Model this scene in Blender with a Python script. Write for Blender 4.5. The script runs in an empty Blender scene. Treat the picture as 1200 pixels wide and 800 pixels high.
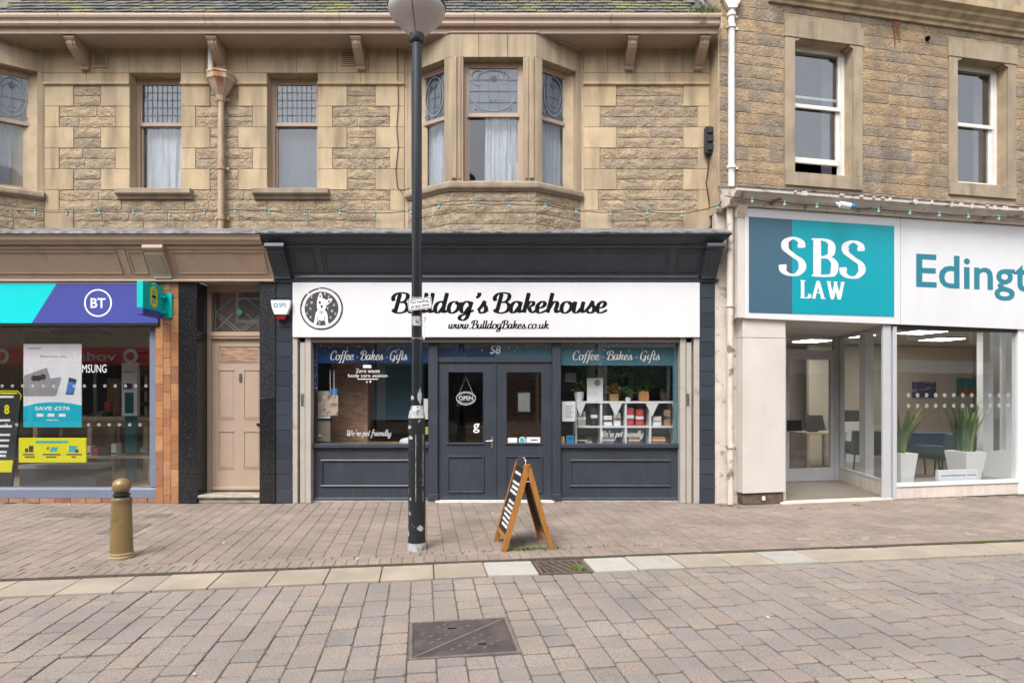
import bpy, bmesh, math, random
from mathutils import Vector, Matrix
random.seed(7)
S = bpy.context.scene
COL = S.collection
R = math.radians

# ------------------------------------------------------------------ camera, sky, sun, exposure
F = 730.0                                    # focal length in photo pixels (photo 1200 x 800)
cam_d = bpy.data.cameras.new('camera'); cam = bpy.data.objects.new('camera', cam_d); COL.objects.link(cam)
cam.location = (0, 0, 1.6); cam.rotation_euler = (R(90), 0, 0)
cam_d.sensor_fit = 'HORIZONTAL'; cam_d.sensor_width = 36.0; cam_d.lens = 36.0 * F / 1200.0
cam_d.shift_y = 60.0 / 1200.0; cam_d.clip_start = 0.05; cam_d.clip_end = 2000
S.camera = cam
SUN_EL, SUN_AZ = 52.0, 205.0                 # behind the camera, a little to the left
world = bpy.data.worlds.new('World'); S.world = world; world.use_nodes = True
wn = world.node_tree.nodes; wl = world.node_tree.links
bg = wn['Background']
sky = wn.new('ShaderNodeTexSky'); sky.sky_type = 'NISHITA'; sky.sun_disc = False
sky.sun_elevation = R(SUN_EL); sky.sun_rotation = R(SUN_AZ); sky.air_density = 1.0; sky.dust_density = 4.0; sky.ozone_density = 1.0
hs = wn.new('ShaderNodeHueSaturation'); hs.inputs['Saturation'].default_value = 0.28
wl.new(sky.outputs[0], hs.inputs['Color']); wl.new(hs.outputs[0], bg.inputs['Color'])
bg.inputs['Strength'].default_value = 0.15
sun_d = bpy.data.lights.new('sun', 'SUN'); sun = bpy.data.objects.new('sun', sun_d); COL.objects.link(sun)
sun_d.energy = 1.0; sun_d.angle = R(22); sun_d.color = (1.0, 0.97, 0.93)
az = R(SUN_AZ); el = R(SUN_EL)
sdir = Vector((math.sin(az) * math.cos(el), math.cos(az) * math.cos(el), math.sin(el)))
sun.rotation_euler = (-sdir).to_track_quat('-Z', 'Y').to_euler(); sun.location = sdir * 60
S.view_settings.view_transform = 'Standard'; S.view_settings.look = 'None'
S.view_settings.exposure = 1.06; S.view_settings.gamma = 1.0; S.view_settings.use_curve_mapping = False
S.render.engine = 'CYCLES'
S.cycles.max_bounces = 8; S.cycles.transparent_max_bounces = 24; S.cycles.use_denoising = True
S.cycles.caustics_reflective = False; S.cycles.caustics_refractive = False

# ------------------------------------------------------------------ helpers
def X(px, Y): return (px - 600.0) * Y / F
def Z(py, Y): return 1.6 + (460.0 - py) * Y / F

WM = {}
def ident(s, d, z): return (s, d, z)
class MB:
    def __init__(self, T=None):
        self.v = []; self.f = []; self.T = T or ident
    def add(self, vs, fs):
        o = len(self.v)
        self.v += [self.T(*p) for p in vs]
        self.f += [tuple(i + o for i in f) for f in fs]
        return self
    def box(self, x0, x1, y0, y1, z0, z1):
        vs = [(x, y, z) for z in (z0, z1) for y in (y0, y1) for x in (x0, x1)]
        return self.add(vs, [(0, 2, 3, 1), (4, 5, 7, 6), (0, 1, 5, 4), (2, 6, 7, 3), (0, 4, 6, 2), (1, 3, 7, 5)])
    def cbox(self, x0, x1, y0, y1, z0, z1, b=0.006):
        c = ((x0 + x1) / 2, (y0 + y1) / 2, (z0 + z1) / 2); h = (abs(x1 - x0) / 2, abs(y1 - y0) / 2, abs(z1 - z0) / 2)
        b = min(b, h[0] * .45, h[1] * .45, h[2] * .45)
        vs = []; idx = {}
        for sx in (-1, 1):
            for sy in (-1, 1):
                for sz in (-1, 1):
                    for a in range(3):
                        s = (sx, sy, sz)
                        idx[(s, a)] = len(vs)
                        vs.append(tuple(c[k] + s[k] * (h[k] - (0 if k == a else b)) for k in range(3)))
        fs = []
        for a in range(3):
            u, w = [k for k in range(3) if k != a]
            for sg in (-1, 1):
                ring = []
                for su, sw in ((-1, -1), (1, -1), (1, 1), (-1, 1)):
                    s = [0, 0, 0]; s[a] = sg; s[u] = su; s[w] = sw
                    ring.append(idx[(tuple(s), a)])
                fs.append(tuple(ring))
            for su in (-1, 1):
                for sw in (-1, 1):
                    lo = [0, 0, 0]; hi = [0, 0, 0]
                    lo[a] = -1; hi[a] = 1; lo[u] = hi[u] = su; lo[w] = hi[w] = sw
                    fs.append((idx[(tuple(lo), u)], idx[(tuple(hi), u)], idx[(tuple(hi), w)], idx[(tuple(lo), w)]))
        for sx in (-1, 1):
            for sy in (-1, 1):
                for sz in (-1, 1):
                    fs.append(tuple(idx[((sx, sy, sz), a)] for a in range(3)))
        return self.add(vs, fs)
    def quad(self, *p): return self.add(list(p), [tuple(range(len(p)))])
    def prism(self, poly, axis, a0, a1):
        """poly: 2d outline; axis 'x': poly=(y,z); 'y': poly=(x,z); 'z': poly=(x,y)"""
        n = len(poly)
        mk = {'x': lambda p, a: (a, p[0], p[1]), 'y': lambda p, a: (p[0], a, p[1]), 'z': lambda p, a: (p[0], p[1], a)}[axis]
        vs = [mk(p, a0) for p in poly] + [mk(p, a1) for p in poly]
        fs = [tuple(range(n)), tuple(range(2 * n - 1, n - 1, -1))] + [(i, (i + 1) % n, n + (i + 1) % n, n + i) for i in range(n)]
        return self.add(vs, fs)
    def tube(self, pts, r, n=8, caps=True, r2=None):
        pts = [Vector(p) for p in pts]; m = len(pts); vs = []; fs = []
        for i, p in enumerate(pts):
            t = (pts[min(i + 1, m - 1)] - pts[max(i - 1, 0)]).normalized()
            up = Vector((0, 0, 1)) if abs(t.z) < .9 else Vector((1, 0, 0))
            a = t.cross(up).normalized(); b = t.cross(a)
            rr = r if r2 is None else r + (r2 - r) * i / max(1, m - 1)
            for k in range(n):
                q = p + (a * math.cos(2 * math.pi * k / n) + b * math.sin(2 * math.pi * k / n)) * rr
                vs.append(tuple(q))
        for i in range(m - 1):
            for k in range(n):
                fs.append((i * n + k, i * n + (k + 1) % n, (i + 1) * n + (k + 1) % n, (i + 1) * n + k))
        if caps: fs += [tuple(range(n))[::-1], tuple(range((m - 1) * n, m * n))]
        return self.add(vs, fs)
    def lathe(self, c, prof, n=24):
        vs = []; fs = []; m = len(prof)
        for r, z in prof:
            for k in range(n):
                vs.append((c[0] + r * math.cos(2 * math.pi * k / n), c[1] + r * math.sin(2 * math.pi * k / n), c[2] + z))
        for i in range(m - 1):
            for k in range(n):
                fs.append((i * n + k, i * n + (k + 1) % n, (i + 1) * n + (k + 1) % n, (i + 1) * n + k))
        fs += [tuple(range(n))[::-1], tuple(range((m - 1) * n, m * n))]
        return self.add(vs, fs)
    def disc(self, cx, cz, r, d, n=20, r2=None, th=.004):
        """flat disc in the s,z plane with a little thickness (d towards the viewer is smaller)"""
        rx, rz = r, (r2 or r)
        return self.prism([(cx + rx * math.cos(2 * math.pi * k / n), cz + rz * math.sin(2 * math.pi * k / n)) for k in range(n)], 'y', d, d + th)
    def ring(self, cx, cz, ro, ri, d, n=36, th=.004, a0=0, a1=360):
        vs = []; fs = []
        full = abs(a1 - a0) >= 360; m = n if full else n + 1
        for k in range(m):
            a = R(a0 + (a1 - a0) * k / n); c_, s_ = math.cos(a), math.sin(a)
            vs += [(cx + ro * c_, d, cz + ro * s_), (cx + ri * c_, d, cz + ri * s_), (cx + ro * c_, d + th, cz + ro * s_), (cx + ri * c_, d + th, cz + ri * s_)]
        for k in range(n):
            a, b = 4 * k, 4 * ((k + 1) % m)
            fs += [(a, b, b + 1, a + 1), (a + 2, a, b, b + 2), (a + 1, a + 3, b + 3, b + 1)]
        return self.add(vs, fs)
    def sweep(self, path, prof, zoff=0.0):
        """sweep a closed profile of (out, z) along a plan path of (x, y); 'out' is to the right-hand side of travel"""
        m = len(path); n = len(prof); vs = []; fs = []
        for i in range(m):
            p = Vector(path[i])
            d0 = (Vector(path[i]) - Vector(path[i - 1])).normalized() if i > 0 else None
            d1 = (Vector(path[i + 1]) - Vector(path[i])).normalized() if i < m - 1 else None
            d0 = d0 or d1; d1 = d1 or d0
            n0 = Vector((d0.y, -d0.x)); n1 = Vector((d1.y, -d1.x))
            nn = (n0 + n1).normalized(); k = 1.0 / max(.2, nn.dot(n0))
            for o, z in prof:
                q = p + nn * o * k
                vs.append((q.x, q.y, z + zoff))
        for i in range(m - 1):
            for k in range(n):
                fs.append((i * n + k, i * n + (k + 1) % n, (i + 1) * n + (k + 1) % n, (i + 1) * n + k))
        fs += [tuple(range(n)), tuple(range((m - 1) * n, m * n))[::-1]]
        return self.add(vs, fs)
    def mesh(self, name, smooth=False):
        me = bpy.data.meshes.new(name); me.from_pydata(self.v, [], self.f)
        bm = bmesh.new(); bm.from_mesh(me); bmesh.ops.recalc_face_normals(bm, faces=bm.faces); bm.to_mesh(me); bm.free()
        if smooth:
            for p in me.polygons: p.use_smooth = True
            try: me.set_sharp_from_angle(angle=R(40))
            except Exception: pass
        return me

def link(name, data, parent=None, basis=None):
    o = bpy.data.objects.new(name, data); COL.objects.link(o)
    if basis is not None: o.matrix_basis = basis
    WM[o.name] = basis.copy() if basis is not None else Matrix.Identity(4)
    if parent is not None:
        o.parent = parent; o.matrix_parent_inverse = WM[parent.name].inverted()
    return o
def setm(o, m):
    if m is not None and not o.data.materials: o.data.materials.append(m)
def tag(o, label, cat, group=None):
    o['label'] = label; o['category'] = cat
    if group: o['group'] = group
    return o
def thing(name, label, cat, loc=(0, 0, 0), group=None, rz=0):
    return tag(link(name, None, None, Matrix.Translation(Vector(loc)) @ Matrix.Rotation(rz, 4, 'Z')), label, cat, group)
def part(name, mb, m, parent, label=None, smooth=False):
    o = link(name, mb.mesh(name, smooth) if isinstance(mb, MB) else mb, parent); setm(o, m)
    if label: o['label'] = label
    return o
def solo(name, mb, m, label, cat, group=None, smooth=False):
    o = link(name, mb.mesh(name, smooth)); setm(o, m); return tag(o, label, cat, group)
def struct(name, mb, m, parent=None, kind='structure'):
    o = link(name, mb.mesh(name) if isinstance(mb, MB) else mb, parent); setm(o, m)
    if kind: o['kind'] = kind
    return o
def copy_tree(o, parent=None, move=None):
    c = o.copy(); COL.objects.link(c)
    if parent is not None: c.parent = parent
    if move is not None: c.matrix_basis = move @ o.matrix_basis
    WM[c.name] = c.matrix_basis.copy()
    for ch in list(o.children): copy_tree(ch, c)
    return c
def frame_T(ox, oy, ang):
    """local (s along, d inward, z) -> world; ang in radians from +x"""
    c, s = math.cos(ang), math.sin(ang)
    return lambda a, d, z: (ox + a * c - d * s, oy + a * s + d * c, z)

# ------------------------------------------------------------------ materials
def pm(name, col, rough=.65, var=.12, vs=4., stretch=(1, 1, 1), rnd=0., pal=None, bump=0., bs=60., bd=.01, stain=None, ss=1.2, st=.55, sw=.12, sstretch=(1, 1, 1), samt=1.0,
       metal=0., spec=.5, fine=0., fs=250., emit=None, estr=0., spots=None, sps=18., spt=.1, trans=0.):
    m = bpy.data.materials.new(name); m.use_nodes = True
    nt = m.node_tree; N = nt.nodes; L = nt.links; b = N['Principled BSDF']
    def nd(t, **k):
        n = N.new(t)
        for a, v in k.items(): setattr(n, a, v)
        return n
    geo = nd('ShaderNodeNewGeometry')
    def coords(sc):
        mp = nd('ShaderNodeMapping'); mp.inputs['Scale'].default_value = sc
        L.new(geo.outputs['Position'], mp.inputs['Vector']); return mp.outputs[0]
    def noise(scale, sc=(1, 1, 1), det=5.):
        n = nd('ShaderNodeTexNoise'); n.inputs['Scale'].default_value = scale; n.inputs['Detail'].default_value = det
        L.new(coords(sc), n.inputs['Vector']); return n.outputs['Fac']
    def mathn(op, a, c):
        n = nd('ShaderNodeMath', operation=op)
        for i, q in enumerate((a, c)):
            if isinstance(q, (int, float)): n.inputs[i].default_value = q
            else: L.new(q, n.inputs[i])
        return n.outputs[0]
    def mapr(v, a, c, d, e):
        n = nd('ShaderNodeMapRange'); n.clamp = True
        for i, q in enumerate((a, c, d, e)): n.inputs[i + 1].default_value = q
        L.new(v, n.inputs[0]); return n.outputs[0]
    def mix(kind, f, a, c):
        n = nd('ShaderNodeMix', data_type='RGBA', blend_type=kind)
        if isinstance(f, (int, float)): n.inputs[0].default_value = f
        else: L.new(f, n.inputs[0])
        for i, q in ((6, a), (7, c)):
            if isinstance(q, tuple): n.inputs[i].default_value = (*q, 1)
            else: L.new(q, n.inputs[i])
        return n.outputs[2]
    base = None
    if rnd or pal:
        oi = nd('ShaderNodeObjectInfo')
        r = mathn('FRACT', mathn('ADD', oi.outputs['Random'], geo.outputs['Random Per Island']), 0)
    if pal:
        rp = nd('ShaderNodeValToRGB'); rp.color_ramp.interpolation = 'LINEAR'
        el = rp.color_ramp.elements
        while len(el) < len(pal): el.new(.5)
        for i, c in enumerate(pal): el[i].position = i / (len(pal) - 1); el[i].color = (*c, 1)
        L.new(r, rp.inputs[0]); base = rp.outputs[0]
    else:
        rgb = nd('ShaderNodeRGB'); rgb.outputs[0].default_value = (*col, 1); base = rgb.outputs[0]
    def scale_by(base, fac):
        n = nd('ShaderNodeVectorMath', operation='SCALE'); L.new(base, n.inputs[0]); L.new(fac, n.inputs['Scale']); return n.outputs[0]
    if rnd: base = scale_by(base, mapr(mathn('FRACT', mathn('MULTIPLY', r, 17.31), 0), 0, 1, 1 - rnd, 1 + rnd))
    if var: base = scale_by(base, mapr(noise(vs, stretch), .3, .7, 1 - var, 1 + var))
    if fine: base = scale_by(base, mapr(noise(fs, (1, 1, 1), 2.), .3, .7, 1 - fine, 1 + fine))
    if stain:
        f = mapr(noise(ss, sstretch, 7.), st - sw, st + sw, 0, samt); base = mix('MIX', f, base, stain)
    if spots:
        vo = nd('ShaderNodeTexVoronoi'); vo.inputs['Scale'].default_value = sps; L.new(coords((1, 1, 1)), vo.inputs['Vector'])
        f = mapr(vo.outputs['Distance'], spt * .7, spt, 1, 0); base = mix('MIX', f, base, spots)
    L.new(base, b.inputs['Base Color'])
    b.inputs['Roughness'].default_value = rough; b.inputs['Metallic'].default_value = metal
    b.inputs['Specular IOR Level'].default_value = spec
    if trans: b.inputs['Transmission Weight'].default_value = trans
    if bump:
        bn = nd('ShaderNodeBump'); bn.inputs['Strength'].default_value = bump; bn.inputs['Distance'].default_value = bd
        L.new(noise(bs, (1, 1, 1), 6.), bn.inputs['Height']); L.new(bn.outputs[0], b.inputs['Normal'])
    if emit:
        b.inputs['Emission Color'].default_value = (*emit, 1); b.inputs['Emission Strength'].default_value = estr
    return m
def glass_mat(name, tint=(.93, .95, .95), r0=.05, rough=.0, wob=.0):
    m = bpy.data.materials.new(name); m.use_nodes = True
    nt = m.node_tree; N = nt.nodes; L = nt.links; N.remove(N['Principled BSDF']); out = N['Material Output']
    geo = N.new('ShaderNodeNewGeometry'); dot = N.new('ShaderNodeVectorMath'); dot.operation = 'DOT_PRODUCT'
    L.new(geo.outputs['Normal'], dot.inputs[0]); L.new(geo.outputs['Incoming'], dot.inputs[1])
    ab = N.new('ShaderNodeMath'); ab.operation = 'ABSOLUTE'; L.new(dot.outputs['Value'], ab.inputs[0])
    om = N.new('ShaderNodeMath'); om.operation = 'SUBTRACT'; om.inputs[0].default_value = 1; L.new(ab.outputs[0], om.inputs[1])
    pw = N.new('ShaderNodeMath'); pw.operation = 'POWER'; L.new(om.outputs[0], pw.inputs[0]); pw.inputs[1].default_value = 5
    ma = N.new('ShaderNodeMath'); ma.operation = 'MULTIPLY_ADD'; L.new(pw.outputs[0], ma.inputs[0]); ma.inputs[1].default_value = 1 - r0; ma.inputs[2].default_value = r0
    tr = N.new('ShaderNodeBsdfTransparent'); tr.inputs[0].default_value = (*tint, 1)
    gl = N.new('ShaderNodeBsdfGlossy'); gl.inputs['Roughness'].default_value = rough; gl.inputs['Color'].default_value = (1, 1, 1, 1)
    if wob:
        nz = N.new('ShaderNodeTexNoise'); nz.inputs['Scale'].default_value = 1.6; nz.inputs['Detail'].default_value = 1; L.new(geo.outputs['Position'], nz.inputs['Vector'])
        bp = N.new('ShaderNodeBump'); bp.inputs['Strength'].default_value = wob; bp.inputs['Distance'].default_value = .02
        L.new(nz.outputs['Fac'], bp.inputs['Height']); L.new(bp.outputs[0], gl.inputs['Normal'])
    mx = N.new('ShaderNodeMixShader'); L.new(ma.outputs[0], mx.inputs[0]); L.new(tr.outputs[0], mx.inputs[1]); L.new(gl.outputs[0], mx.inputs[2])
    L.new(mx.outputs[0], out.inputs['Surface'])
    return m
def film_mat(name, col, opac):
    m = bpy.data.materials.new(name); m.use_nodes = True
    nt = m.node_tree; N = nt.nodes; L = nt.links; b = N['Principled BSDF']; out = N['Material Output']
    b.inputs['Base Color'].default_value = (*col, 1); b.inputs['Roughness'].default_value = .25
    tr = N.new('ShaderNodeBsdfTransparent'); mx = N.new('ShaderNodeMixShader'); mx.inputs[0].default_value = opac
    L.new(tr.outputs[0], mx.inputs[1]); L.new(b.outputs[0], mx.inputs[2]); L.new(mx.outputs[0], out.inputs['Surface'])
    return m

M = {}
M['ashlar'] = pm('ashlar_sandstone', None, .85, var=.10, vs=3, pal=[(.46, .35, .215), (.50, .385, .24), (.45, .355, .235), (.53, .41, .26), (.43, .335, .22)], bump=.25, bs=120, bd=.003, fine=.07, fs=160,
                 stain=(.22, .165, .11), ss=1.6, st=.585, sw=.13, sstretch=(3, 3, .5), samt=.8)
M['rock'] = pm('rock_faced_sandstone', None, .9, var=.2, vs=9, pal=[(.37, .28, .18), (.33, .26, .18), (.39, .30, .195), (.35, .27, .18), (.31, .25, .185)], bump=1.0, bs=30, bd=.022, fine=.20, fs=60,
               stain=(.215, .17, .13), ss=3.2, st=.58, sw=.12, samt=.7)
M['mortar'] = pm('mortar', (.47, .37, .255), .95, var=.15, bump=.3)
M['lawstone'] = pm('law_sandstone', None, .92, var=.20, vs=7, pal=[(.37, .26, .15), (.33, .235, .142), (.25, .20, .15), (.40, .285, .165), (.33, .245, .16), (.23, .19, .15), (.37, .275, .175)], bump=1.0, bs=38, bd=.022, fine=.22, fs=65,
                   stain=(.15, .125, .105), ss=1.0, st=.58, sw=.14, sstretch=(2.2, 2.2, .3), samt=.75)
M['lawdress'] = pm('law_dressed_stone', (.34, .27, .19), .88, var=.14, vs=4, rnd=.08, bump=.25, bs=90, bd=.004, fine=.08, stain=(.15, .12, .09), ss=2, st=.62, sw=.12, sstretch=(3, 3, .5), samt=.7)
M['lawmortar'] = pm('law_mortar', (.40, .31, .21), .95, var=.2, bump=.3)
M['rust'] = film_mat('rust_stain', (.24, .10, .035), .55)
M['taupe'] = pm('taupe_paint', (.41, .30, .225), .5, var=.05, vs=2, bump=.05, bs=30, stain=(.26, .19, .14), ss=2.2, st=.66, sw=.1, sstretch=(2, 2, .7), samt=.5)
M['soffit'] = pm('soffit_paint', (.36, .28, .225), .6, var=.06, vs=2)
M['gutter'] = pm('gutter_paint', (.52, .39, .30), .5, var=.08, vs=3, stain=(.24, .17, .12), ss=3, st=.64, sw=.1, samt=.6)
M['slate'] = pm('roof_slate', None, .75, var=.25, vs=14, pal=[(.064, .064, .061), (.106, .102, .095), (.085, .089, .089), (.140, .132, .119), (.051, .051, .051)], bump=.4, bs=40, fine=.2,
                stain=(.21, .20, .05), ss=1.7, st=.60, sw=.08, sstretch=(1, 1, 1), samt=.75, spots=(.30, .29, .24), sps=9, spt=.14)
M['lead'] = pm('lead_flashing', (.22, .22, .225), .6, var=.35, vs=12, stain=(.06, .06, .06), ss=9, st=.55, sw=.1)
M['iron_tan'] = pm('tan_painted_iron', (.42, .32, .225), .5, var=.1, stain=(.30, .12, .04), ss=9, st=.60, sw=.08, sstretch=(1, 1, .3))
M['white_pipe'] = pm('white_pipe', (.72, .70, .66), .45, var=.06, stain=(.40, .34, .28), ss=6, st=.66, sw=.08)
M['navy'] = pm('navy_paint', (.036, .044, .059), .40, var=.14, vs=2.5, bump=.12, bs=35, bd=.002, fine=.06, stain=(.062, .068, .08), ss=4, st=.62, sw=.12, sstretch=(3, 3, .8), samt=.5)
M['navy_tile'] = pm('navy_tile', (.040, .048, .064), .22, var=.06, rnd=.18)
M['grout_grey'] = pm('grey_grout', (.15, .16, .18), .9)
M['vinyl'] = pm('white_window_vinyl', (.55, .56, .57), .6, var=.1, vs=30)
M['scrap'] = pm('dirty_paper', (.46, .44, .41), .9, var=.1)
M['signwhite'] = pm('white_sign_panel', (.715, .715, .735), .32, var=.015, vs=1.2, stain=(.63, .615, .62), ss=2, st=.62, sw=.18, sstretch=(1.5, 1.5, .5), samt=.4)
M['black'] = pm('black_print', (.010, .010, .012), .8, var=0, spec=.1)
M['charcoal'] = pm('charcoal_print', (.045, .042, .055), .5, var=.15, vs=40)
M['whiteprint'] = pm('white_print', (.82, .82, .82), .5, var=0)
M['shutter'] = pm('shutter_guide_paint', (.42, .385, .345), .5, var=.08, vs=4, stain=(.25, .20, .16), ss=4, st=.66, sw=.08)
M['shutter_dark'] = pm('shutter_box', (.14, .115, .10), .6, var=.05)
M['steel'] = pm('brushed_steel', (.55, .55, .55), .3, metal=1., var=.05)
M['concrete'] = pm('concrete', (.36, .34, .31), .9, var=.2, vs=10, bump=.3)
M['threshold'] = pm('pale_threshold', (.66, .65, .63), .6, var=.1, vs=10)
M['granite'] = pm('black_granite', (.016, .016, .018), .12, var=.1, spots=(.15, .155, .16), sps=48, spt=.19)
M['granite2'] = pm('grey_granite', (.028, .03, .034), .2, var=.2, vs=30, spots=(.18, .18, .19), sps=52, spt=.21)
M['orange_tile'] = pm('orange_glazed_tile', None, .3, var=.12, vs=8, pal=[(.42, .20, .09), (.31, .14, .075), (.45, .24, .115), (.36, .155, .075), (.48, .27, .14), (.26, .12, .075)], stain=(.27, .12, .07), ss=12, st=.6, sw=.12, samt=.5)
M['tan_grout'] = pm('tan_grout', (.30, .21, .14), .9)
M['doorpaint'] = pm('brown_door_paint', (.43, .325, .25), .45, var=.04)
M['step'] = pm('worn_step', (.38, .34, .28), .85, var=.3, vs=8, bump=.3)
M['btblue'] = pm('indigo_sign', (.062, .075, .33), .35, var=.02)
M['btteal'] = pm('turquoise_sign', (.0, .62, .64), .35, var=.02)
M['btteal2'] = pm('teal_box', (.0, .50, .48), .35, var=.02)
M['yellow'] = pm('yellow_print', (.78, .72, .0), .45, var=.02)
M['btframe'] = pm('blue_grey_frame', (.17, .20, .27), .4, var=.05)
M['brick'] = pm('red_brick', None, .9, var=.2, vs=12, pal=[(.30, .13, .08), (.36, .19, .11), (.25, .11, .075), (.33, .21, .14)], bump=.3)
M['cream'] = pm('cream_render', (.64, .60, .555), .6, var=.05, vs=2, stain=(.52, .46, .40), ss=1.8, st=.62, sw=.14, sstretch=(1.5, 1.5, .6), samt=.5, bump=.06, bs=20)
M['creamdirty'] = pm('peeling_cream_paint', (.62, .55, .48), .7, var=.12, vs=5, stain=(.20, .17, .13), ss=6, st=.63, sw=.05, bump=.3)
M['plinth'] = pm('dark_plinth', (.12, .085, .065), .85, var=.4, vs=14, bump=.4)
M['lawboard'] = pm('law_white_board', (.715, .72, .74), .32, var=.015, vs=1.2, stain=(.63, .62, .62), ss=2, st=.62, sw=.18, sstretch=(1.5, 1.5, .5), samt=.4)
M['lawteal'] = pm('law_teal', (.0, .32, .40), .35, var=.02)
M['lawslate'] = pm('law_slate_blue', (.055, .125, .18), .35, var=.02)
M['tealtext'] = pm('teal_letters', (.02, .20, .27), .4, var=0)
M['silver'] = pm('silver_aluminium', (.50, .51, .53), .4, var=.04, spec=.6)
M['palewhite'] = pm('white_upvc', (.78, .79, .80), .35, var=.02)
M['oldwhite'] = pm('old_white_sash', (.74, .72, .68), .45, var=.08, vs=6)
M['beigefloor'] = pm('beige_tile_floor', (.84, .74, .61), .45, var=.08, vs=3)
M['rtile'] = pm('cream_wall_tile', (.68, .60, .54), .3, var=.05, rnd=.06)
M['shopfloor'] = pm('shop_floor', (.20, .17, .14), .4, var=.12)
M['beigewall'] = pm('beige_wall', (.54, .48, .41), .8, var=.04)
M['ceiling'] = pm('ceiling_white', (.55, .54, .52), .8, var=.03)
M['darkwall'] = pm('dark_wall', (.12, .10, .09), .8, var=.1)
M['greywall'] = pm('grey_blue_wall', (.20, .22, .25), .8, var=.1)
M['brickwall'] = pm('interior_brown_wall', (.36, .22, .15), .8, var=.35, vs=7, stretch=(1, 1, 4))
M['wood'] = pm('varnished_wood', (.36, .155, .035), .4, var=.2, vs=6, stretch=(8, 8, 1), bump=.08, bs=60)
M['woodpale'] = pm('pale_wood', (.50, .38, .25), .5, var=.12, vs=5, stretch=(1, 6, 6))
M['slat'] = pm('brown_slat', (.26, .18, .11), .6, var=.12)
M['board'] = pm('chalkboard', (.015, .016, .018), .6, var=.2, vs=20)
M['polepaint'] = pm('black_pole_paint', (.014, .017, .024), .24, var=.1, fine=.1)
M['poleworn'] = pm('chipped_black_paint', (.013, .015, .018), .38, var=.1, stain=(.46, .46, .45), ss=7, st=.665, sw=.012, spots=(.42, .42, .42), sps=26, spt=.11)
M['polegrey'] = pm('scraped_grey', (.42, .42, .42), .6, var=.3, vs=30, stain=(.05, .05, .055), ss=18, st=.6, sw=.05)
M['lamp'] = pm('lamp_canopy', (.50, .45, .43), .35, var=.05, vs=6)
M['gold'] = pm('gold_bollard_paint', (.25, .175, .075), .38, var=.1, vs=6, metal=.25, stain=(.13, .095, .05), ss=5, st=.60, sw=.1)
M['goldlight'] = pm('pale_gold_band', (.38, .29, .16), .4, var=.1)
M['castiron'] = pm('cast_iron_cover', (.068, .058, .057), .6, var=.25, vs=8, bump=.6, bs=70, bd=.004, stain=(.11, .085, .075), ss=5, st=.62, sw=.1)
M['castedge'] = pm('worn_iron_edge', (.17, .135, .12), .5, var=.25, vs=20)
M['grate'] = pm('rusty_grate', (.115, .085, .07), .7, var=.3, vs=16)
M['blackhole'] = pm('drain_pit', (.004, .004, .004), 1., spec=0.)
M['roadset'] = pm('road_sett', None, .9, var=.12, vs=1.3, pal=[(0.234, 0.201, 0.175), (0.261, 0.225, 0.193), (0.274, 0.218, 0.184), (0.217, 0.192, 0.177), (0.270, 0.233, 0.197), (0.278, 0.222, 0.188), (0.232, 0.207, 0.193), (0.283, 0.244, 0.204)],
                  bump=.7, bs=110, bd=.006, fine=.34, fs=120, stain=(.20, .178, .17), ss=1.1, st=.57, sw=.14, samt=.6, spots=(.33, .30, .275), sps=2.6, spt=.036)
M['paveset'] = pm('pavement_brick', None, .9, var=.16, vs=1.5, pal=[(.248, .192, .160), (.275, .219, .182), (.232, .186, .158), (.288, .227, .186), (.257, .200, .167)],
                  bump=.6, bs=110, bd=.006, fine=.24, fs=120, spots=(.50, .46, .42), sps=3.4, spt=.055, stain=(.17, .14, .12), ss=1.2, st=.62, sw=.12, samt=.6)
M['gutterslab'] = pm('buff_channel_slab', None, .9, var=.10, vs=3, pal=[(.331, .276, .216), (.368, .308, .235), (.313, .267, .221), (.377, .322, .244)], bump=.4, bs=140, bd=.003, fine=.12, fs=200, stain=(.25, .215, .175), ss=2.4, st=.57, sw=.13, samt=.7)
M['whiteslab'] = pm('pale_slab', (.41, .385, .35), .9, var=.06, vs=6, bump=.3, bs=140, fine=.1)
M['greyslab'] = pm('grey_slab', (.37, .345, .31), .9, var=.1, vs=6, bump=.3, bs=140, fine=.1)
M['joint'] = pm('joint_sand', (.115, .097, .078), .95, var=.3, vs=30, bump=.5, stain=(.09, .10, .03), ss=1.4, st=.60, sw=.06)
M['asphalt'] = pm('asphalt', (.10, .10, .10), .9, var=.2, vs=20, bump=.4)
M['grass'] = pm('weed_green', None, .7, var=.25, vs=30, pal=[(.10, .16, .03), (.16, .24, .045), (.07, .12, .025), (.20, .22, .07)])
M['leaf'] = pm('dark_leaf', None, .55, var=.3, vs=20, pal=[(.05, .11, .03), (.08, .15, .04), (.035, .075, .028), (.12, .19, .05)])
M['leaf2'] = pm('snake_leaf', None, .45, var=.35, vs=24, stretch=(1, 1, 3), pal=[(.05, .12, .05), (.11, .17, .06), (.03, .09, .04), (.24, .27, .09)])
M['orangeflower'] = pm('orange_leaf', None, .6, var=.2, pal=[(.35, .12, .03), (.25, .14, .03), (.10, .12, .03)])
M['curtain'] = pm('net_curtain', (.54, .53, .53), .9, var=.12, vs=5, stretch=(5, 5, 1))
M['curtaingrey'] = pm('grey_blind', (.12, .125, .14), .9, var=.06)
M['leadline'] = pm('lead_came', (.13, .14, .155), .6, var=0)
M['leadpale'] = pm('pale_came', (.26, .285, .31), .5, var=0)
M['leadglass'] = film_mat('patterned_glass_fill', (.24, .28, .34), .28)
M['glass'] = glass_mat('shop_glass', tint=(.97, .98, .98), r0=.085, wob=.012)
M['glass_law'] = glass_mat('glossy_sash_glass', tint=(.88, .9, .92), r0=.15, wob=.08)  # reflection strengthened to lighten the law office's upstairs panes
M['dotfilm'] = film_mat('frosted_dot', (.48, .49, .49), .36)
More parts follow.
